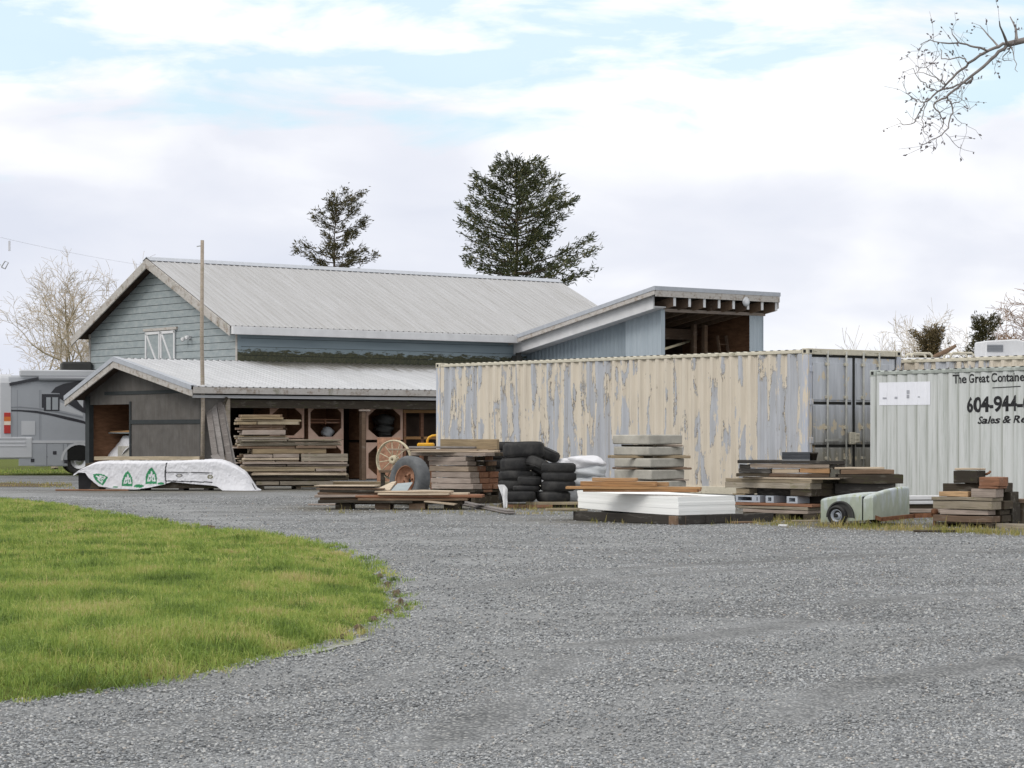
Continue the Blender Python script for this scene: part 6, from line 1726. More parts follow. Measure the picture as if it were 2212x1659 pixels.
mb = MB(); a = P(*cg(1310, 730), Yy) - base; mb.box2(a.x, a.x + .42, -.1, .5, a.z - .10, a.z + .0); mb.build('tray', 'yellow_paint', yt, bevel=.03)
for x in (a.x + .05, a.x + .33):
    mb = MB(); mb.box2(x, x + .05, .0, .05, 0, a.z - .16); mb.build('leg', 'rust', yt)

# --- reddish pile with long boards on top
Yb = 46.4
FBk = Frame((P(cg(1900, 0)[0], HY, Yb).x, Yb), TH - R(90) + R(12))
gB = 'boards in the reddish lumber pile'
S = [(1500, 2185, 722, 800, 'wood_tan', 'thick tan'), (1230, 2120, 846, 888, 'wood_lilac', 'long pale'), (1430, 1890, 890, 945, 'wood_lilac', 'pale grey-brown'), (1450, 1900, 948, 1003, 'wood_lilac', 'pale grey-brown'), (1455, 1915, 1006, 1072, 'wood_lilac', 'thick pale'), (1470, 1935, 1075, 1147, 'wood_lilac', 'thick pale'), (1470, 1945, 1150, 1212, 'wood_lilac', 'pale brown'), (1480, 1975, 1215, 1282, 'wood_lilac', 'pale brown'), (1460, 1990, 1284, 1318, 'wood_dark', 'dark')]
S = [s for s in S if s[2] > 840]
zB = lambda cy: FBk.hit(*cg(1880, cy))[1]
def end_layers():
    for i, (c0, c1, t, b, mat, adj) in enumerate(S):
        x0, x1 = FBk.hit(*cg(c0, t))[0], FBk.hit(*cg(c1, t))[0]
        for r in range(3):
            m2 = (mat, 'wood_red' if i > 2 else 'wood_dark', random.choice(['wood_red', 'wood_dark', 'wood_brown']))[r]
            o = board(FBk, x0 + random.uniform(-.03, .03) * (r > 0), x1 + random.uniform(-.04, .05) * (r > 0), r * .30 + random.uniform(-.01, .01), r * .30 + .285, zB(b) + .003, zB(t) - .002, m2, f'{adj} board, {ORD[i]} layer{" down" if i else ""}, {("front", "middle", "back")[r]} row of the reddish pile', group=gB, j=.012, yaw=random.uniform(-.02, .02))
end_layers()
pallet(FBk, FBk.hit(*cg(1500, 1325))[0], FBk.hit(*cg(1990, 1325))[0], .02, .88, 0, zB(1322), 'dark pallet under the reddish lumber pile')
# long loose boards across its top
zt_ = zB(846)
FBt = Frame((P(cg(1900, 0)[0], HY, Yb + .1).x, Yb + .1), R(-14))
X = lambda cx: FBt.hit(*cg(cx, 800))[0]
board(FBt, X(1230), X(2225), .02, .20, zt_ + .004, zt_ + .034, 'wood_pale', 'long pale board overhanging at right on the reddish pile', group=gB, tilt=0)
board(FBt, X(945), X(2000), .10, .24, zt_ + .040, zt_ + .075, 'wood_lilac', 'longest pale board reaching left over the spoked wheel', group=gB, tilt=.008)
board(FBt, X(1250), X(2230), .26, .44, zt_ + .006, zt_ + .055, 'wood_pale', 'broad pale board lying second from the front on the reddish pile', group=gB)
board(FBt, X(1160), X(1945), .30, .46, zt_ + .085, zt_ + .125, 'wood_plank_grey', 'dark grey board across the top of the reddish pile', group=gB, tilt=.004)
board(FBt, X(1500), X(2185), .50, .66, zt_ + .06, zt_ + .275, 'wood_tan', 'thick tan plank on edge along the back of the reddish pile', group=gB)
board(FBt, X(1480), X(2150), .48, .64, zt_ + .004, zt_ + .056, 'wood_orange', 'orange plank beneath the thick tan plank on the reddish pile', group=gB)

# --- low pile of thin boards and panels on the gravel
Yl = GY(cg(1200, 1530)[1]) + .5
FL = Frame((P(cg(90, 0)[0], HY, Yl).x, Yl), R(-3))
XL = lambda cx: FL.hit(*cg(cx, 1400))[0]; ZL = lambda cy: FL.hit(*cg(900, cy))[1]
gL = 'thin boards in the low pile'
low = [(130, 1250, .0, .5, 1445, 1410, 'wood_dark', 'dark lowest board at the left'), (560, 1850, .1, .6, 1460, 1415, 'wood_dark', 'dark lowest board at the right'), (140, 1290, .05, .7, 1408, 1382, 'wood_brown', 'brown board at the left'),
       (600, 1900, -.05, .7, 1412, 1384, 'wood_brown', 'brown board at the right'), (90, 1000, .0, .6, 1380, 1350, 'wood_lilac', 'grey-brown board at the left'), (570, 2080, .05, .8, 1380, 1348, 'wood_red', 'long reddish panel'), (120, 860, .1, .6, 1348, 1320, 'wood_brown', 'brown upper board at the left'),
       (840, 1690, -.08, .55, 1346, 1326, 'wood_pale', 'pale front panel'), (1500, 1900, .1, .7, 1346, 1322, 'wood_pale', 'pale short panel at the right'), (150, 800, .15, .75, 1318, 1288, 'wood_dark', 'dark upper board at the left'), (100, 900, .12, .7, 1286, 1266, 'wood_brown', 'second brown upper board at the left'), (130, 760, .2, .75, 1264, 1250, 'wood_lilac', 'thin grey upper board at the left'), (630, 1710, .10, .75, 1324, 1302, 'wood_pale', 'long pale panel across the top'),
       (90, 820, .10, .8, 1248, 1236, 'wood_pale', 'pale top panel at the left')]
for x0, x1, y0, y1, b, t, m, lab in low:
    board(FL, XL(x0), XL(x1), y0 + random.uniform(-.05, .05), y1, ZL(b), ZL(t), m, f'{lab} of the low thin-board pile', group=gL, yaw=random.uniform(-.035, .035), j=.013)
for cx in (330, 800, 1210, 1620):
    board(FL, XL(cx), XL(cx) + .30, .08, .75, 0, ZL(1447), 'wood_dark' if cx in (330, 1620) else 'wood_brown', {330: 'leftmost', 800: 'second', 1210: 'third', 1620: 'rightmost'}[cx] + ' block holding up the low thin-board pile', 'support_block', 'block', 'blocks under the low pile')
# slanting pieces on and beside it
def slab(quad_c, Ys, th, mat, label, cat, name):
    pts = [P(*cg(x, y), Yq) for (x, y), Yq in zip(quad_c, Ys)]
    c = sum(pts, Vector()) / 4; n = (pts[1] - pts[0]).cross(pts[3] - pts[0]).normalized() * th
    mb = MB(); mb.add([p - c for p in pts] + [p - c - n for p in pts], [(0, 1, 2, 3), (7, 6, 5, 4), (0, 4, 5, 1), (1, 5, 6, 2), (2, 6, 7, 3), (3, 7, 4, 0)])
    return tag(mb.build(name, mat, None, c), label, cat)
Yf = Yl
slab([(800, 1288), (985, 1285), (1062, 1182), (1010, 1190)], [Yf + .2, Yf + .2, Yf + .7, Yf + .8], .025, 'wood_pale', 'pale pointed board tilted up against the big tyre', 'board', 'lumber_board')
slab([(1000, 1296), (1190, 1296), (1255, 1195), (1075, 1210)], [Yf + .12, Yf + .12, Yf + .55, Yf + .55], .012, 'grey_sheet', 'grey sheet leaning on the front of the big tyre', 'sheet', 'sheet')
slab([(1390, 1418), (1745, 1458), (1862, 1420), (1560, 1405)], [Yf - .25, Yf - .25, Yf + .3, Yf + .3], .02, 'wood_pale', 'pale board sliding off the front of the low pile', 'board', 'lumber_board')
for k, (dx, lab) in enumerate(((0, 'front dark grey plank lying flat before the tyre heap'), (.22, 'rear dark grey plank lying flat before the tyre heap'))):
    a = G(*cg(1800, 1455)); b = G(*cg(2420, 1580)); 
    FP_ = Frame((a.x, a.y + dx), math.atan2(b.y - a.y, b.x - a.x)); L = (b - a).length
    board(FP_, 0, L, -.07, .07, .012 + .03 * k, .04 + .03 * k, 'wood_plank_grey', lab, 'plank', 'plank', 'flat grey planks before the tyre heap')
board(Frame((P(700, HY, 60.).x, 60.), R(0)), XL(545) - XL(200) - 1.2, 3.6, 0, .5, .02, .16, 'wood_tan', 'ochre timber on the ground behind the low pile', 'timber', 'timber')

# --- tyre heap
ch = crop(1600, 1250, 2.37)
def tyre(cx, ct, cb, hw, Yq, label, tilt=(0, 0), w=None, dY=0.):
    k = Yq / FPX / (2.37 * 1.736)
    Rt = hw * k; ww = w or (cb - ct) * k * .98
    z1 = EYE + (HY - ch(0, ct)[1]) * Yq / FPX; z0 = EYE + (HY - ch(0, cb)[1]) * Yq / FPX
    z = max((z0 + z1) / 2, ww / 2 + .01)
    me = tyre_mesh(Rt, ww, Rt * .60)
    o = me.build('tyre', 'rubber', None, (P(ch(cx, 0)[0], HY, Yq).x, Yq, z)); o.rotation_euler = (R(tilt[0]), R(tilt[1]), random.uniform(0, 3))
    return tag(o, label, 'tyre', 'old tyres heaped on boards by the container')
Yt = 43.9
for a in ((1172, 1152, 1236, 154, Yt, 'top tyre of the short right-hand tyre column', (0, 1)), (1176, 1236, 1312, 156, Yt, 'second tyre down in the short right-hand tyre column'), (1168, 1312, 1402, 156, Yt, 'third tyre down in the short right-hand tyre column', (0, 1)), (1128, 1406, 1498, 150, Yt, 'bottom tyre of the short right-hand tyre column'),
          (862, 975, 1105, 185, Yt + .75, 'largest tyre on top of the tall left-hand column', (2, 5)), (806, 1106, 1222, 152, Yt + .65, 'second tyre down in the tall left-hand column', (0, 3)), (790, 1222, 1306, 152, Yt + .65, 'third tyre down in the tall left-hand column', (0, 4)), (785, 1306, 1396, 150, Yt + .65, 'fourth tyre down in the tall left-hand column'), (790, 1398, 1490, 150, Yt + .65, 'bottom tyre of the tall left-hand column'),
          (915, 1270, 1352, 108, Yt + .02, 'small tyre wedged between the two tyre columns', (0, -2)), (890, 1352, 1402, 124, Yt + .02, 'thin tyre under the small wedged one between the columns'), (836, 1404, 1496, 134, Yt - .25, 'front tyre lying at the foot of the heap', (0, 3)),
          (660, 965, 1040, 128, Yt + 3.9, 'tyre on top of the rear column behind the reddish pile'), (640, 1042, 1118, 138, Yt + 3.9, 'second tyre of the rear column behind the reddish pile'), (640, 1120, 1200, 138, Yt + 3.9, 'third tyre of the rear column behind the reddish pile'), (640, 1202, 1282, 138, Yt + 3.9, 'fourth tyre of the rear column behind the reddish pile'), (640, 1284, 1364, 138, Yt + 3.9, 'fifth tyre of the rear column behind the reddish pile'), (640, 1366, 1446, 138, Yt + 3.9, 'sixth tyre of the rear column behind the reddish pile')):
    tyre(*a)
tyre(1000, 1135, 1225, 128, Yt + .42, 'tyre leaning at a slant between the two columns', (18, -24), .19)
tyre(1040, 1020, 1100, 150, Yt + 1.35, 'tyre tilted behind the largest top tyre', (8, 22), .2)
tyre(1000, 1300, 1390, 140, Yt + 1.2, 'tyre standing behind the wedged small tyre', (60, 20), .2)
FT = Frame((P(ch(700, 0)[0], HY, Yt - .35).x, Yt - .35), R(-2))
kx = Yt / FPX / (2.37 * 1.736)
for i, (x0, x1, y0, y1, lab, m) in enumerate(((0, 420, .0, .14, 'front brown board under the tyre heap', 'wood_red'), (180, 700, .02, .2, 'front right tan board under the tyre heap', 'wood_tan'), (-60, 660, .5, .7, 'middle dark board under the tyre heap', 'wood_dark'), (-60, 660, .9, 1.1, 'rear dark board under the tyre heap', 'wood_dark'))):
    board(FT, x0 * kx, x1 * kx, y0, y1, .01 + (.055 if i == 1 else 0), .065 + (.055 if i == 1 else 0), m, lab, group='boards under the tyre heap')
# crumpled white rag
rg = []
for i in range(12):
    v = i / 11; cy = 1345 + (1550 - 1345) * v
    cx0 = float(np.interp(v, [0, .2, .5, .8, 1], [632, 645, 670, 680, 682])); cx1 = float(np.interp(v, [0, .15, .5, .8, 1], [690, 716, 712, 716, 712]))
    Yr = Yt - .75
    rg.append([P(ch(cx0 + (cx1 - cx0) * k / 5, 0)[0], ch(0, cy)[1], Yr - .03 * math.sin(k * 1.7 + i * .6)) for k in range(6)])
b0 = Vector((rg[6][2].x, Yr, 0)); mb = MB(); mb.sheet([[p - b0 for p in r] for r in rg]); mb.sheet([[p - b0 + Vector((.01, .05, -.01)) for p in r] for r in rg])
tag(mb.build('plastic_rag', 'rag_white', None, b0), 'crumpled white plastic hanging in front of the tyre heap', 'plastic rag')

# --- white bulk bags between the tyres and the container
for i, (cx, cy, r, sq, lab, m) in enumerate(((1410, 1150, .34, (1.15, .8, .42), 'upper white bulk bag piled by the tyres', 'white_plastic'), (1420, 1235, .36, (1.05, .8, .42), 'lower greyish bulk bag piled by the tyres', 'grey_sack'), (1420, 1330, .38, (1.1, .8, .5), 'bottom bulk bag mostly hidden behind the boards', 'grey_sack'), (1260, 1150, .22, (1.2, .8, .4), 'small white bag tucked behind the short tyre column', 'white_plastic'))):
    c = P(*ch(cx, cy), 45.2); lump('bulk_bag', c, r * 1.05, m, lab, 'bag', 30 + i, sq, 'white bags by the tyres')
lump('bulk_bag', Vector((P(*ch(1420, 1440), 45.2).x, 45.3, .22)), .42, 'grey_sack', 'lowest grey bag on the ground behind the fresh boards', 'bag', 40, (1.1, .8, .55), 'white bags by the tyres')

# --- concrete slabs on spacers
cs = crop(2100, 1550, 3.16)
Yc = 41.6
FC = Frame((P(cs(1050, 0)[0], HY, Yc).x, Yc), TH - R(90))
zc = lambda cy: EYE + (HY - cs(0, cy)[1]) * Yc / FPX
sl = [(255, 368, 'top'), (397, 498, 'second'), (537, 642, 'third'), (672, 785, 'fourth'), (802, 905, 'fifth')]
for i, (t, b, w) in enumerate(sl):
    x0 = FC.hit(*cs(655 + (0, 0, 28, 45, 50)[i], t))[0]
    f2 = Frame(FC.w(0, 0)[:2], FC.phi)
    dx = (0, 0, .05, .07, .1)[i]
    mb = MB(); L, W = 1.02, .84
    mb.box2(-L, 0, 0, W, zc(b), zc(t), .006)
    o = mb.build('concrete_slab', 'concrete', None, FC.w(dx, 0), FC.phi + random.uniform(-.03, .03), .018)
    tag(o, f'{w} grey concrete slab of the spaced stack by the container' if i else 'topmost grey concrete slab of the spaced stack by the container', 'concrete slab', 'concrete slabs stacked on spacers')
for j, (t, b) in enumerate(((905, 940), (942, 1045))):
    mb = MB(); mb.box2(-1., 0, 0, .95, zc(b) if j == 0 else 0, zc(t) - .004); o = mb.build('concrete_slab' if j else 'timber_bearer', 'concrete' if j else 'wood_dark', None, FC.w(.1, 0), FC.phi, .01)
    tag(o, ('dark bearer', 'lowest grey concrete slab')[j] + ' under the slab stack, hidden by the fresh boards', ('bearer', 'concrete slab')[j])
gS = 'wooden spacers between the slabs'
Fs = Frame((P(cs(1050, 0)[0], HY, Yc + .35).x, Yc + .35), R(4))
for i, ((t, b), x0, x1, m) in enumerate((((370, 395), 975, 1450, 'wood_lilac'), ((500, 535), 610, 1545, 'wood_tan'), ((644, 670), 665, 1560, 'wood_brown'), ((786, 802), 870, 1525, 'wood_lilac'))):
    XX = lambda cx: Fs.hit(*cs(cx, 600))[0]
    for k, yo in enumerate((-.05, .55)):
        board(Fs, XX(x0), XX(x1), yo, yo + .09, zc(b) + .002, zc(t) - .002, m, f'{("top", "second", "third", "lowest")[i]} {("front", "rear")[k]} spacer stick between the concrete slabs', 'spacer_stick', 'spacer', gS, tilt=-.0)
    board(Frame(FC.w(0, .1)[:2], FC.phi), -.9, .0, .02, .10, zc(b) + .002, zc(t) - .002, 'wood_dark', f'{("top", "second", "third", "lowest")[i]} short dark spacer in the left face gap of the slabs', 'spacer_stick', 'spacer', gS)

# --- white foam sheets on a bearer, fresh boards above
Yw = 35.6
x_c = cs(1405, 0)[0]
FW = Frame((P(x_c, HY, Yw).x, Yw), TH - R(90))
zw_ = lambda cy: EYE + (HY - cs(0, cy)[1]) * Yw / FPX
T = None
lay = [(1208, 1168), (1168, 1128), (1128, 1092), (1092, 1058), (1058, 1024), (1024, 992)]
for i, (b, t) in enumerate(lay):
    mb = MB(); off = .003 * math.sin(i * 2.3); L, W = 2.44, 1.22; n = 12; vs = []
    for k in range(n + 1):
        u = k / n; sag = .055 * ((1 - u) ** 1.6) + .0 ; x = -L + L * u
        if i >= 4: x -= .012
        for y, z in ((0, zw_(b)), (W, zw_(b)), (W, zw_(t) - .0005), (0, zw_(t) - .0005)): vs.append((x + off, y + off, z + sag))
    fs = [(0, 3, 2, 1), tuple(n * 4 + q for q in range(4))] + [(k * 4 + q, k * 4 + (q + 1) % 4, k * 4 + 4 + (q + 1) % 4, k * 4 + 4 + q) for k in range(n) for q in range(4)]
    mb.add(vs, fs)
    o = mb.build('foam_sheet', 'foam_white', None, FW.w(0, 0), FW.phi)
    tag(o, ('lowest', 'second lowest', 'third lowest', 'third highest', 'second highest', 'topmost')[i] + ' white foam sheet in the low white stack', 'foam sheet', 'white foam sheets in the low stack')
Fb = Frame(FW.w(0, 0)[:2], FW.phi)
for i, (x0, x1, y0, y1, m, lab) in enumerate(((-2.5, .06, -.06, .10, 'wood_black', 'front black bearer along the left face of the foam stack'), (-2.5, .1, .55, .7, 'wood_black', 'middle black bearer under the foam stack'), (-2.5, .1, 1.1, 1.26, 'wood_black', 'rear black bearer under the foam stack'))):
    board(Fb, x0, x1, y0, y1, .005, zw_(1210), m, lab, 'bearer', 'bearer', 'bearers under the foam stack')
FR = Frame(FW.w(0, 0)[:2], TH)
board(FR, .12, 2.05, -.03, .12, .005, zw_(1212), 'wood_black', 'long black bearer along the right face of the foam stack', 'bearer', 'bearer', 'bearers under the foam stack')
board(FR, -.10, .115, -.05, .13, .0, zw_(1216), 'wood_brown', 'short brown block at the front corner of the foam stack', 'support_block', 'block')
a = FW.w(-2.5, 0); board(Frame((a.x - .05, a.y - .02), R(10)), -.45, .1, -.1, .05, zw_(1185) - .02, zw_(1172), 'wood_tan', 'thin tan stick poking out under the left foam corner', 'stick', 'stick')
gO = 'fresh boards on the foam stack'
Fo = Frame((P(cs(850, 0)[0], HY, Yw + .55).x, Yw + .55), R(-14))
Xo = lambda cx: Fo.hit(*cs(cx, 900))[0]
zt0 = zw_(992) + .035
zo = lambda cy: zt0 + (990 - cy) / (3.16 * 1.736) * Yw / FPX
orr = [(270, 1635, 968, 938, .0, .14, 'wood_orange', 'lowest orange'), (75, 1660, 936, 902, -.02, .12, 'wood_orange', 'longest orange'), (330, 1500, 936, 905, .16, .30, 'wood_pale', 'pale pinkish'), (235, 1140, 900, 842, .0, .14, 'wood_orange', 'knotty orange'), (420, 1250, 900, 850, .16, .30, 'wood_orange', 'rear orange'), (375, 900, 840, 800, .04, .2, 'wood_orange', 'topmost orange'), (300, 1000, 966, 940, .16, .42, 'wood_tan', 'tan hidden'), (640, 1600, 964, 940, .44, .6, 'wood_red', 'rear dark red')]
for x0, x1, b, t, y0, y1, m, lab in orr:
    board(Fo, Xo(x0), Xo(x1), y0, y1, zo(b), zo(t), m, f'{lab} board lying on the white foam stack', group=gO, yaw=random.uniform(-.03, .03), j=.008)

# --- dark ragged pile in front of the container doors
cd = crop(2650, 1550, 3.687)
Yd = GY(cd(1400, 1490)[1])
FDk = Frame((P(cd(1440, 0)[0], HY, Yd).x, Yd), TH - R(90) + R(6))
gD = 'timbers in the dark ragged pile'
zd = lambda cy: FDk.hit(*cd(1440, cy))[1]
xd_ = lambda cx: FDk.hit(*cd(cx, 1000))[0]
dark = [(500, 1690, 892, 914, 'wood_pale', 'thin pale', 2), (245, 1450, 916, 966, 'wood_grey', 'long frayed grey', 3), (245, 1440, 968, 1052, 'wood_grey', 'thick frayed grey', 3)]
for i, (c0, c1, t, b, m, adj, rows) in enumerate(dark):
    for r in range(rows):
        board(FDk, xd_(c0), xd_(c1) + (random.uniform(-.05, .08) if r else 0), r * .32, r * .32 + .30, zd(b) + .002, zd(t) - .002, m if r == 0 else 'wood_dark', f'{adj} board, {("front", "middle", "back")[r]} row, in the middle of the dark pile', group=gD, j=.014)
board(FDk, xd_(380), xd_(560), .05, .35, zd(1130), zd(1055), 'wood_tan', 'frayed mossy block end under the dark pile left corner', 'timber_block', 'block', gD, j=.02)
board(FDk, xd_(560), xd_(1130), .25, .6, zd(1150), zd(1055), 'wood_black', 'black beam in the gap of the dark pile', 'timber', 'timber', gD)
board(FDk, xd_(1140), xd_(1440), .02, .85, zd(1150), zd(1055), 'wood_dark', 'dark mossy block at the right of the dark pile gap', 'timber_block', 'block', gD, j=.012)
board(FDk, xd_(330), xd_(500), .05, .3, zd(1152), zd(1134), 'wood_tan', 'thin board end sticking out left of the grey blocks', 'lumber_board', 'board', gD)
for i, (c0, c1, lab) in enumerate(((385, 640, 'left hollow grey block in the dark pile'), (640, 720, 'narrow grey block in the dark pile'), (800, 910, 'middle grey block in the dark pile'), (1090, 1240, 'right hollow grey block in the dark pile'))):
    x0, x1 = xd_(c0), xd_(c1); z0, z1 = zd(1252), zd(1156)
    T = thing('hollow_block', lab, 'block', FDk.w(x0, .0, z0), FDk.phi, 'grey hollow blocks in the dark pile')
    mb = MB(); L = x1 - x0; h = z1 - z0
    mb.box2(0, L, .03, .35, 0, .025); mb.box2(0, L, .03, .35, h - .025, h); mb.box2(0, .05, .03, .35, .025, h - .025); mb.box2(L - .05, L, .03, .35, .025, h - .025)
    mb.build('shell', 'block_grey', T)
board(FDk, xd_(400), xd_(1440), .4, .8, zd(1252), zd(1156), 'wood_black', 'black beam behind the grey hollow blocks', 'timber', 'timber', gD)
for i, (c0, c1, t, b, m, adj) in enumerate(((372, 1452, 1258, 1300, 'wood_red', 'reddish-brown'), (420, 1395, 1302, 1345, 'wood_grey', 'mossy grey'), (500, 1390, 1347, 1395, 'wood_lilac', 'pale lowest'))):
    for r in range(2):
        board(FDk, xd_(c0), xd_(c1), r * .42, r * .42 + .40, zd(b) + .002, zd(t) - .002, m if r == 0 else 'wood_dark', f'{adj} board, {("front", "back")[r]} row, near the foot of the dark pile', group=gD, j=.012)
for c0, lab in ((500, 'left'), (950, 'middle'), (1330, 'right')):
    board(FDk, xd_(c0), xd_(c0) + .28, .0, .85, 0, zd(1397), 'wood_dark', f'{lab} support block under the dark pile', 'support_block', 'block', gD)
# upper, turned part
FDu = Frame(FDk.w(-.75, .12)[:2], R(-12))
xu = lambda cx: FDu.hit(*cd(cx, 800))[0]
zu = lambda cy: FDu.hit(*cd(1100, cy))[1]
zlow = zd(892); sh = zlow - zu(892) + .004
zq = lambda cy: zu(cy) + sh
for c0, c1, t, b, y0, y1, m, lab in ((410, 870, 842, 890, 0, .3, 'wood_dark', 'dark mossy timber end at the left'), (840, 1700, 842, 890, .02, .3, 'wood_brown', 'brown board at the right'), (450, 890, 772, 840, .0, .3, 'wood_black', 'black timber end at the left'), (900, 1280, 780, 840, .03, .3, 'wood_pale', 'pale board in the middle'), (1285, 1700, 775, 840, .0, .3, 'wood_orange', 'rusty orange board at the right'),
                               (450, 598, 716, 770, .02, .32, 'wood_black', 'black short end at the top left'), (600, 1700, 712, 770, .0, .32, 'wood_lilac', 'pinkish brown plank under the black beam'), (1703, 1905, 716, 765, .02, .3, 'wood_black', 'black beam end at the right'), (418, 1910, 664, 711, -.02, .3, 'wood_black', 'long black beam across the top')):
    board(FDu, xu(c0), xu(c1), y0, y1, zq(b) + .002, zq(t) - .002, m, f'{lab} of the dark pile', 'timber', 'timber', gD, j=.014, yaw=random.uniform(-.03, .03), tilt=random.uniform(-.008, .008))
bx = thing('flat_box', 'flat dark grey ribbed box on the black beam of the dark pile', 'box', FDu.w(xu(1040), .02, zq(663)), FDu.phi)
Lb = xu(1425) - xu(1040); Hb = zq(545) - zq(658)
mb = MB(); mb.box2(0, Lb, 0, .28, .012, Hb)
for k in range(5): mb.box2(-.004, Lb + .004, -.006, .286, .02 + Hb * k / 5.2, .02 + Hb * k / 5.2 + .012)
mb.build('shell', 'box_grey', bx, bevel=.004); mb = MB(); mb.box2(.0, Lb, -.004, .284, 0, .011); mb.build('base', 'galvanised', bx)
pt = thing('plant_pot', 'small dark plant pot at the end of the flat grey box', 'plant pot', FDu.w((xu(1430) + xu(1500)) / 2, .12, zq(663)), 0)
mb = MB(); hp = zq(550) - zq(660); mb.lathe([(0, 0), (.055, 0), (.075, hp - .03), (.085, hp - .03), (.085, hp), (.07, hp), (.055, .03), (0, .03)], 18); mb.build('pot', 'pot_brown', pt)
mb = MB(); rr = random.Random(5)
for k in range(4): mb.tube([(0, 0, hp - .03), (rr.uniform(-.02, .02), rr.uniform(-.02, .02), hp + .05), (rr.uniform(-.05, .05), rr.uniform(-.03, .03), hp + rr.uniform(.06, .14))], [.004, .003, .002], 4)
mb.build('stalk', 'dry_stalk', pt)
# second, further half of the dark pile to the right
FD2 = Frame(FDk.w(.25, .35)[:2], R(-4))
for i, (x0, x1, z0, z1, y0, m, lab) in enumerate(((.0, 1.05, .0, .22, .3, 'wood_dark', 'lowest dark timber'), (-.1, .95, .225, .42, .25, 'wood_dark', 'second dark timber'), (.0, 1.0, .425, .60, .3, 'wood_black', 'black timber'), (.05, 1.1, .605, .75, .25, 'wood_dark', 'mossy dark timber'), (.1, .95, .755, .83, .3, 'wood_brown', 'split brown board'), (.0, .8, .835, .87, .3, 'wood_pale', 'thin pale board'))):
    for r in range(2):
        board(FD2, x0, x1, y0 + r * .3, y0 + r * .3 + .28, z0 + .002, z1, m, f'{lab}, {("front", "back")[r]}, in the right-hand rear of the dark pile', 'timber', 'timber', gD, j=.015)

# --- mossy little trailer
ct = crop(3000, 1600, 2.633)
Ytr = 34.9
PH = R(-36)
FTr = Frame((P(ct(722, 0)[0], HY, Ytr).x, Ytr), PH)          # origin at the near corner, x back along the wheel side
tx = lambda cx: FTr.hit(*ct(cx, 800))[0]
tz = lambda cx, cy: FTr.hit(*ct(cx, cy))[1]
tr_ = thing('utility_trailer', 'small mossy fibreglass trailer with one wheel showing', 'trailer', FTr.w(0, 0), FTr.phi)
def tub(xa, xb, W, zb0, zb1, top, r):
    """boxy moulded tub with softly rounded upper edges; top(u, v) over length u and width v"""
    NU, NV = 12, 10; mb = MB()
    def edge(u, v):
        d = min(u * (xb - xa), (1 - u) * (xb - xa), v * W, (1 - v) * W)
        return 0 if d >= r else r - math.sqrt(max(0, r * r - (r - d) ** 2))
    us = [0, .015, .05, .1] + [.1 + .8 * k / NU for k in range(1, NU)] + [.9, .95, .985, 1]; vs_ = [0, .012, .04, .08] + [.08 + .84 * k / NV for k in range(1, NV)] + [.92, .96, .988, 1]
    g = [[(xa + (xb - xa) * u, W * v, top(u, v) - edge(u, v)) for v in vs_] for u in us]
    mb.sheet(g)
    zb = lambda u: zb0 + (zb1 - zb0) * u
    def wall(line): mb.sheet([[(p[0], p[1], p[2]) for p in line], [(p[0], p[1], zb((p[0] - xa) / (xb - xa)) + .03) for p in line], [(p[0], p[1], zb((p[0] - xa) / (xb - xa))) for p in line]])
    wall([r_[0] for r_ in g]); wall([r_[-1] for r_ in g]); wall(g[0]); wall(g[-1])
    return mb
xl, xm = tx(205), tx(618); WT = 1.24
zc_ = tz(722, 672)
t1 = tub(xl, xm - .012, WT, tz(215, 945), tz(610, 925), lambda u, v: tz(205, 712) + (tz(600, 672) - tz(205, 712)) * math.sin(min(1, u * 1.1) * math.pi / 2) + .03 * math.sin(v * math.pi), .035).build('tub', 'mossy_fibreglass', tr_)
t2 = tub(xm + .012, 0, WT, tz(610, 925), tz(722, 918), lambda u, v: zc_ - .03 * (1 - u) + .11 * math.sin(min(1, v * 1.15) * math.pi / 2), .045).build('tub', 'mossy_fibreglass', tr_)
mb = MB(); mb.box2(xm - .014, xm + .014, .02, WT - .02, tz(615, 920), tz(610, 690)); mb.build('seam', 'paint_black', tr_)
wx_ = tx(378)
Rw = .16
def hitch_wheel(y, s):
    M = Matrix.Translation((wx_, y, Rw)) @ Matrix.Rotation(R(90), 4, 'X')
    me = tyre_mesh(Rw, .13, Rw * .58, .006, 30); me.v = [tuple(M @ Vector(v)) for v in me.v]; w = me.build('wheel', 'rubber', tr_)
    mb = MB(); mb.lathe([(0, .03 * s), (.03, .04 * s), (.05, -.02 * s), (.078, -.02 * s), (.088, .05 * s), (.094, .05 * s), (.094, -.04 * s), (0, -.04 * s)], 24, M, False); mb.build('rim', 'block_grey', w)
    mb = MB(); mb.lathe([(0, .042 * s), (.03, .042 * s), (.03, .05 * s), (0, .055 * s)], 12, M); mb.build('hub', 'door_gasket', w)
hitch_wheel(-.02, 1); hitch_wheel(WT + .02, -1)
n = 14; fx = wx_ + .05
arc = [(fx + math.cos(math.pi * k / n) * .235, .13 + math.sin(math.pi * k / n) * .255) for k in range(n + 1)]
mb = MB(); mb.prism(arc, lambda p, t: (p[0], t, p[1]), -.006, .0); mb.build('wheel_recess', 'grey_plastic', tr_)
arc = arc + [(fx + math.cos(math.pi * k / n) * .215, .13 + math.sin(math.pi * k / n) * .235) for k in range(n, -1, -1)]
mb = MB(); mb.prism(arc, lambda p, t: (p[0], t, p[1]), -.05, -.006); mb.build('mudguard', 'grey_plastic', tr_)
loc_ = lambda w: (w - FTr.w(0, 0)) @ Matrix.Rotation(PH, 3, 'Z')
q1, q2, q3 = (loc_(P(*ct(x, y), Yq)) for x, y, Yq in ((800, 915, 35.0), (1130, 880, 35.6), (1330, 872, 35.4)))
mb = MB(); mb.bar((xl + .1, WT / 2, .2), (-.05, WT / 2, .2), .07, .06); mb.build('chassis_rail', 'rust', tr_)
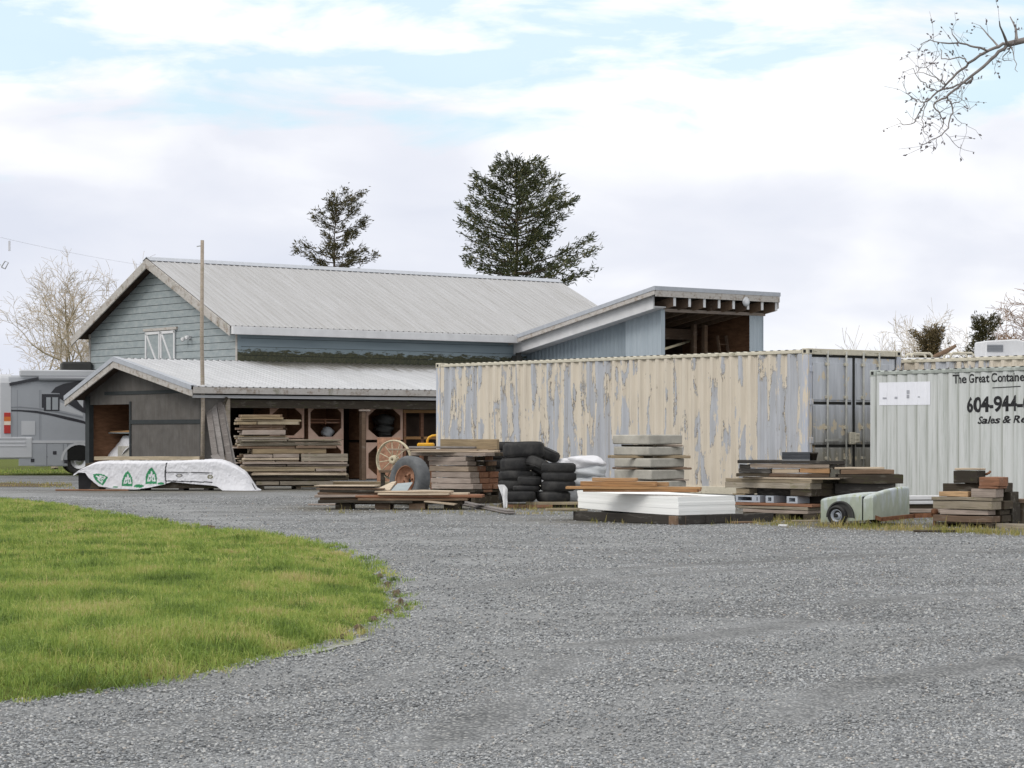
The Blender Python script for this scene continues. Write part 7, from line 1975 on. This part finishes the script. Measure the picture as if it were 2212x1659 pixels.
mb = MB(); mb.bar((wx_, -.02, Rw), (wx_, WT + .02, Rw), .05, .05); mb.build('axle', 'rust', tr_)
mb = MB(); mb.bar((xm + .1, .02, .17), q1, .05, .06); mb.bar(q1, q2, .05, .06); mb.bar(q2, q3, .05, .07); tg = mb.build('tongue', 'rust', tr_)
mb = MB(); mb.lathe([(.0, 0), (.05, 0), (.06, .04), (.05, .09), (0, .1)], 12, Matrix.Translation(q3)); mb.bar((q3.x, q3.y, .0), (q3.x, q3.y, q3.z), .04, .04); mb.build('coupling', 'rust', tg)

# --- heavy timbers at the right edge
Ye = GY(ct(1600, 1005)[1])
FE = Frame((P(ct(1900, 0)[0], HY, Ye).x, Ye), TH - R(90) + R(14))
ex_ = lambda cx: FE.hit(*ct(cx, 800))[0]
ez = lambda cy: FE.hit(*ct(1880, cy))[1]
gE = 'heavy timbers piled at the right edge'
for x0, x1, t, b, y0, y1, m, lab in ((1310, 1895, 882, 948, 0, .30, 'wood_brown', 'brown bottom timber in the front'), (1320, 1900, 884, 950, .32, .62, 'wood_dark', 'dark bottom timber at the back'), (1370, 1850, 826, 878, .02, .28, 'wood_lilac', 'pinkish timber above the bottom one'), (1370, 1900, 826, 880, .32, .62, 'wood_dark', 'dark timber behind the pinkish one'),
                              (1312, 1902, 738, 823, 0, .30, 'wood_grey', 'thick grey-brown timber halfway up'), (1320, 1930, 738, 823, .32, .62, 'wood_dark', 'dark timber behind the thick halfway one'), (1300, 1922, 702, 736, -.02, .32, 'wood_grey', 'flat grey plank above the thick timber'), (1340, 1700, 702, 736, .34, .62, 'wood_dark', 'dark plank behind the flat grey one')):
    board(FE, ex_(x0), ex_(x1), y0, y1, ez(b) + .002, ez(t) - .002, m, f'{lab} of the right-edge pile', 'timber', 'timber', gE, j=.012, yaw=random.uniform(-.05, .05), tilt=random.uniform(-.006, .006))
for x0, x1, t, b, y0, y1, m, lab in ((1370, 1655, 646, 700, .0, .20, 'wood_orange', 'short fresh orange timber'), (1340, 1750, 570, 700, .24, .50, 'wood_dark', 'thick dark green-brown timber'), (1700, 1935, 616, 700, -.02, .26, 'wood_lilac', 'reddish-grey thick block'), (1762, 1955, 592, 614, -.02, .30, 'wood_red', 'thin red board'), (1772, 1965, 497, 590, .0, .28, 'wood_red', 'reddish knotty block near the top'),
                              (1464, 1705, 438, 566, .16, .44, 'wood_dark', 'big dark grey timber block on top'), (1472, 1705, 412, 436, .16, .42, 'wood_pale', 'thin pale board on the very top')):
    board(FE, ex_(x0), ex_(x1), y0, y1, ez(b) + .002, ez(t) - .002, m, f'{lab} of the right-edge pile', 'timber', 'timber', gE, j=.012, yaw=random.uniform(-.05, .05), tilt=random.uniform(-.006, .006))
for i, (x0, x1, y0, z0, z1, m, lab) in enumerate(((-.8, .02, .64, .0, ez(762), 'wood_dark', 'lower dark timber behind at the right'), (-.75, .0, .64, ez(762), ez(655), 'wood_dark', 'upper mossy timber behind at the right'), (-.7, -.04, .52, ez(655), ez(560), 'wood_dark', 'short dark mossy timber behind at the right'), (-.6, -.02, .30, ez(592), ez(505), 'wood_brown', 'small brown timber end near the top'), (-.7, .05, .96, .0, ez(770), 'wood_dark', 'outer low timber at the photo edge'), (-.8, .08, .95, ez(770), ez(730), 'wood_brown', 'outer brown board at the photo edge'))):
    board(FE, x0, x1, y0, y0 + .28, z0 + .002, z1, m, f'{lab} of the right-edge pile', 'timber', 'timber', gE, j=.012)
pallet(FE, ex_(1330), ex_(1895), .02, .95, 0, ez(952), 'dark pallet under the right-edge timber pile')
board(FE, -.1, .6, .1, .35, .0, ez(958), 'wood_grey', 'grey sleeper lying at the foot of the right-edge pile', 'timber', 'timber', gE)
mb = MB(); p = FE.w(ex_(1705) + .005, .42, ez(478)); mb.tube([(0, 0, 0), (.05, 0, .02), (.08, 0, .05)], .02, 6)
tag(mb.build('hook', 'rust', None, p), 'rusty hook on the end of the top dark timber block', 'hook')
# white planks lying between trailer and pile
Fw = Frame((P(ct(1120, 0)[0], HY, 39.5).x, 39.5), R(3))
for i, (t, b, lab) in enumerate(((685, 722, 'upper'), (732, 765, 'middle'), (810, 850, 'lower'))):
    zA, zB2 = EYE + (HY - ct(0, t)[1]) * 39.5 / FPX, EYE + (HY - ct(0, b)[1]) * 39.5 / FPX
    board(Fw, -.1, 1.6, 0, .4, zB2, zA, 'white_trim' if i < 2 else 'wood_lilac', f'{lab} pale plank stacked between the trailer and the right-edge pile', 'plank', 'plank', 'pale planks behind the trailer tongue')
    board(Fw, -.05, 1.5, .05, .4, zB2 - .14 if i < 2 else 0.0, zB2 - .003, 'wood_dark', f'dark packing timber under the {lab} pale plank behind the trailer tongue', 'timber', 'timber', 'pale planks behind the trailer tongue')
# offcuts and splinters about the piles
for i, (xd, yd, L, a, m, lab) in enumerate(((700, 1092, .6, .3, 'wood_lilac', 'short grey offcut on the gravel left of the low pile'), (1240, 1104, .5, -.2, 'wood_tan', 'tan offcut on the ground left of the foam stack'), (1610, 1131, .45, .5, 'wood_brown', 'brown offcut at the foot of the dark pile'), (1690, 1138, .14, -.4, 'white_trim', 'white scrap lying on the dry verge'), (1745, 1128, .5, .2, 'wood_grey', 'grey offcut lying between the dark pile and the trailer'), (2020, 1150, .6, -.1, 'wood_dark', 'dark offcut in the grass before the right-edge pile'), (770, 1060, .8, .1, 'wood_brown', 'brown offcut on the ground behind the low pile'))):
    g = G(xd, yd); board(Frame((g.x, g.y), a), -L / 2, L / 2, 0, .09, .004, .035, m, lab, 'offcut', 'offcut')
# weeds along the feet of the piles
def weeds():
    xs_, ys_ = [], []
    for (xa, ya, xb, yb, n) in ((1640, 1120, 1770, 1124, 90), (1770, 1136, 1990, 1146, 150), (1990, 1146, 2212, 1156, 150), (1250, 1128, 1640, 1134, 22), (1040, 1098, 1250, 1104, 60), (690, 1106, 1000, 1110, 18)):
        for k in range(n):
            t = random.random(); g = G(xa + (xb - xa) * t, ya + (yb - ya) * t + random.uniform(-3, 3)); xs_.append(g.x); ys_.append(g.y)
    X, Y = np.array(xs_), np.array(ys_)
    X = np.repeat(X, 5) + rng.normal(0, .03, len(X) * 5); Y = np.repeat(Y, 5) + rng.normal(0, .03, len(Y) * 5)
    blades('weeds', X, Y, np.zeros(len(X)), rng.gamma(2.2, .026, len(X)) + .02, np.full(len(X), .008), .5, 'dry_grass', 'tufts of dry weeds along the feet of the timber piles', 'weeds')
weeds()
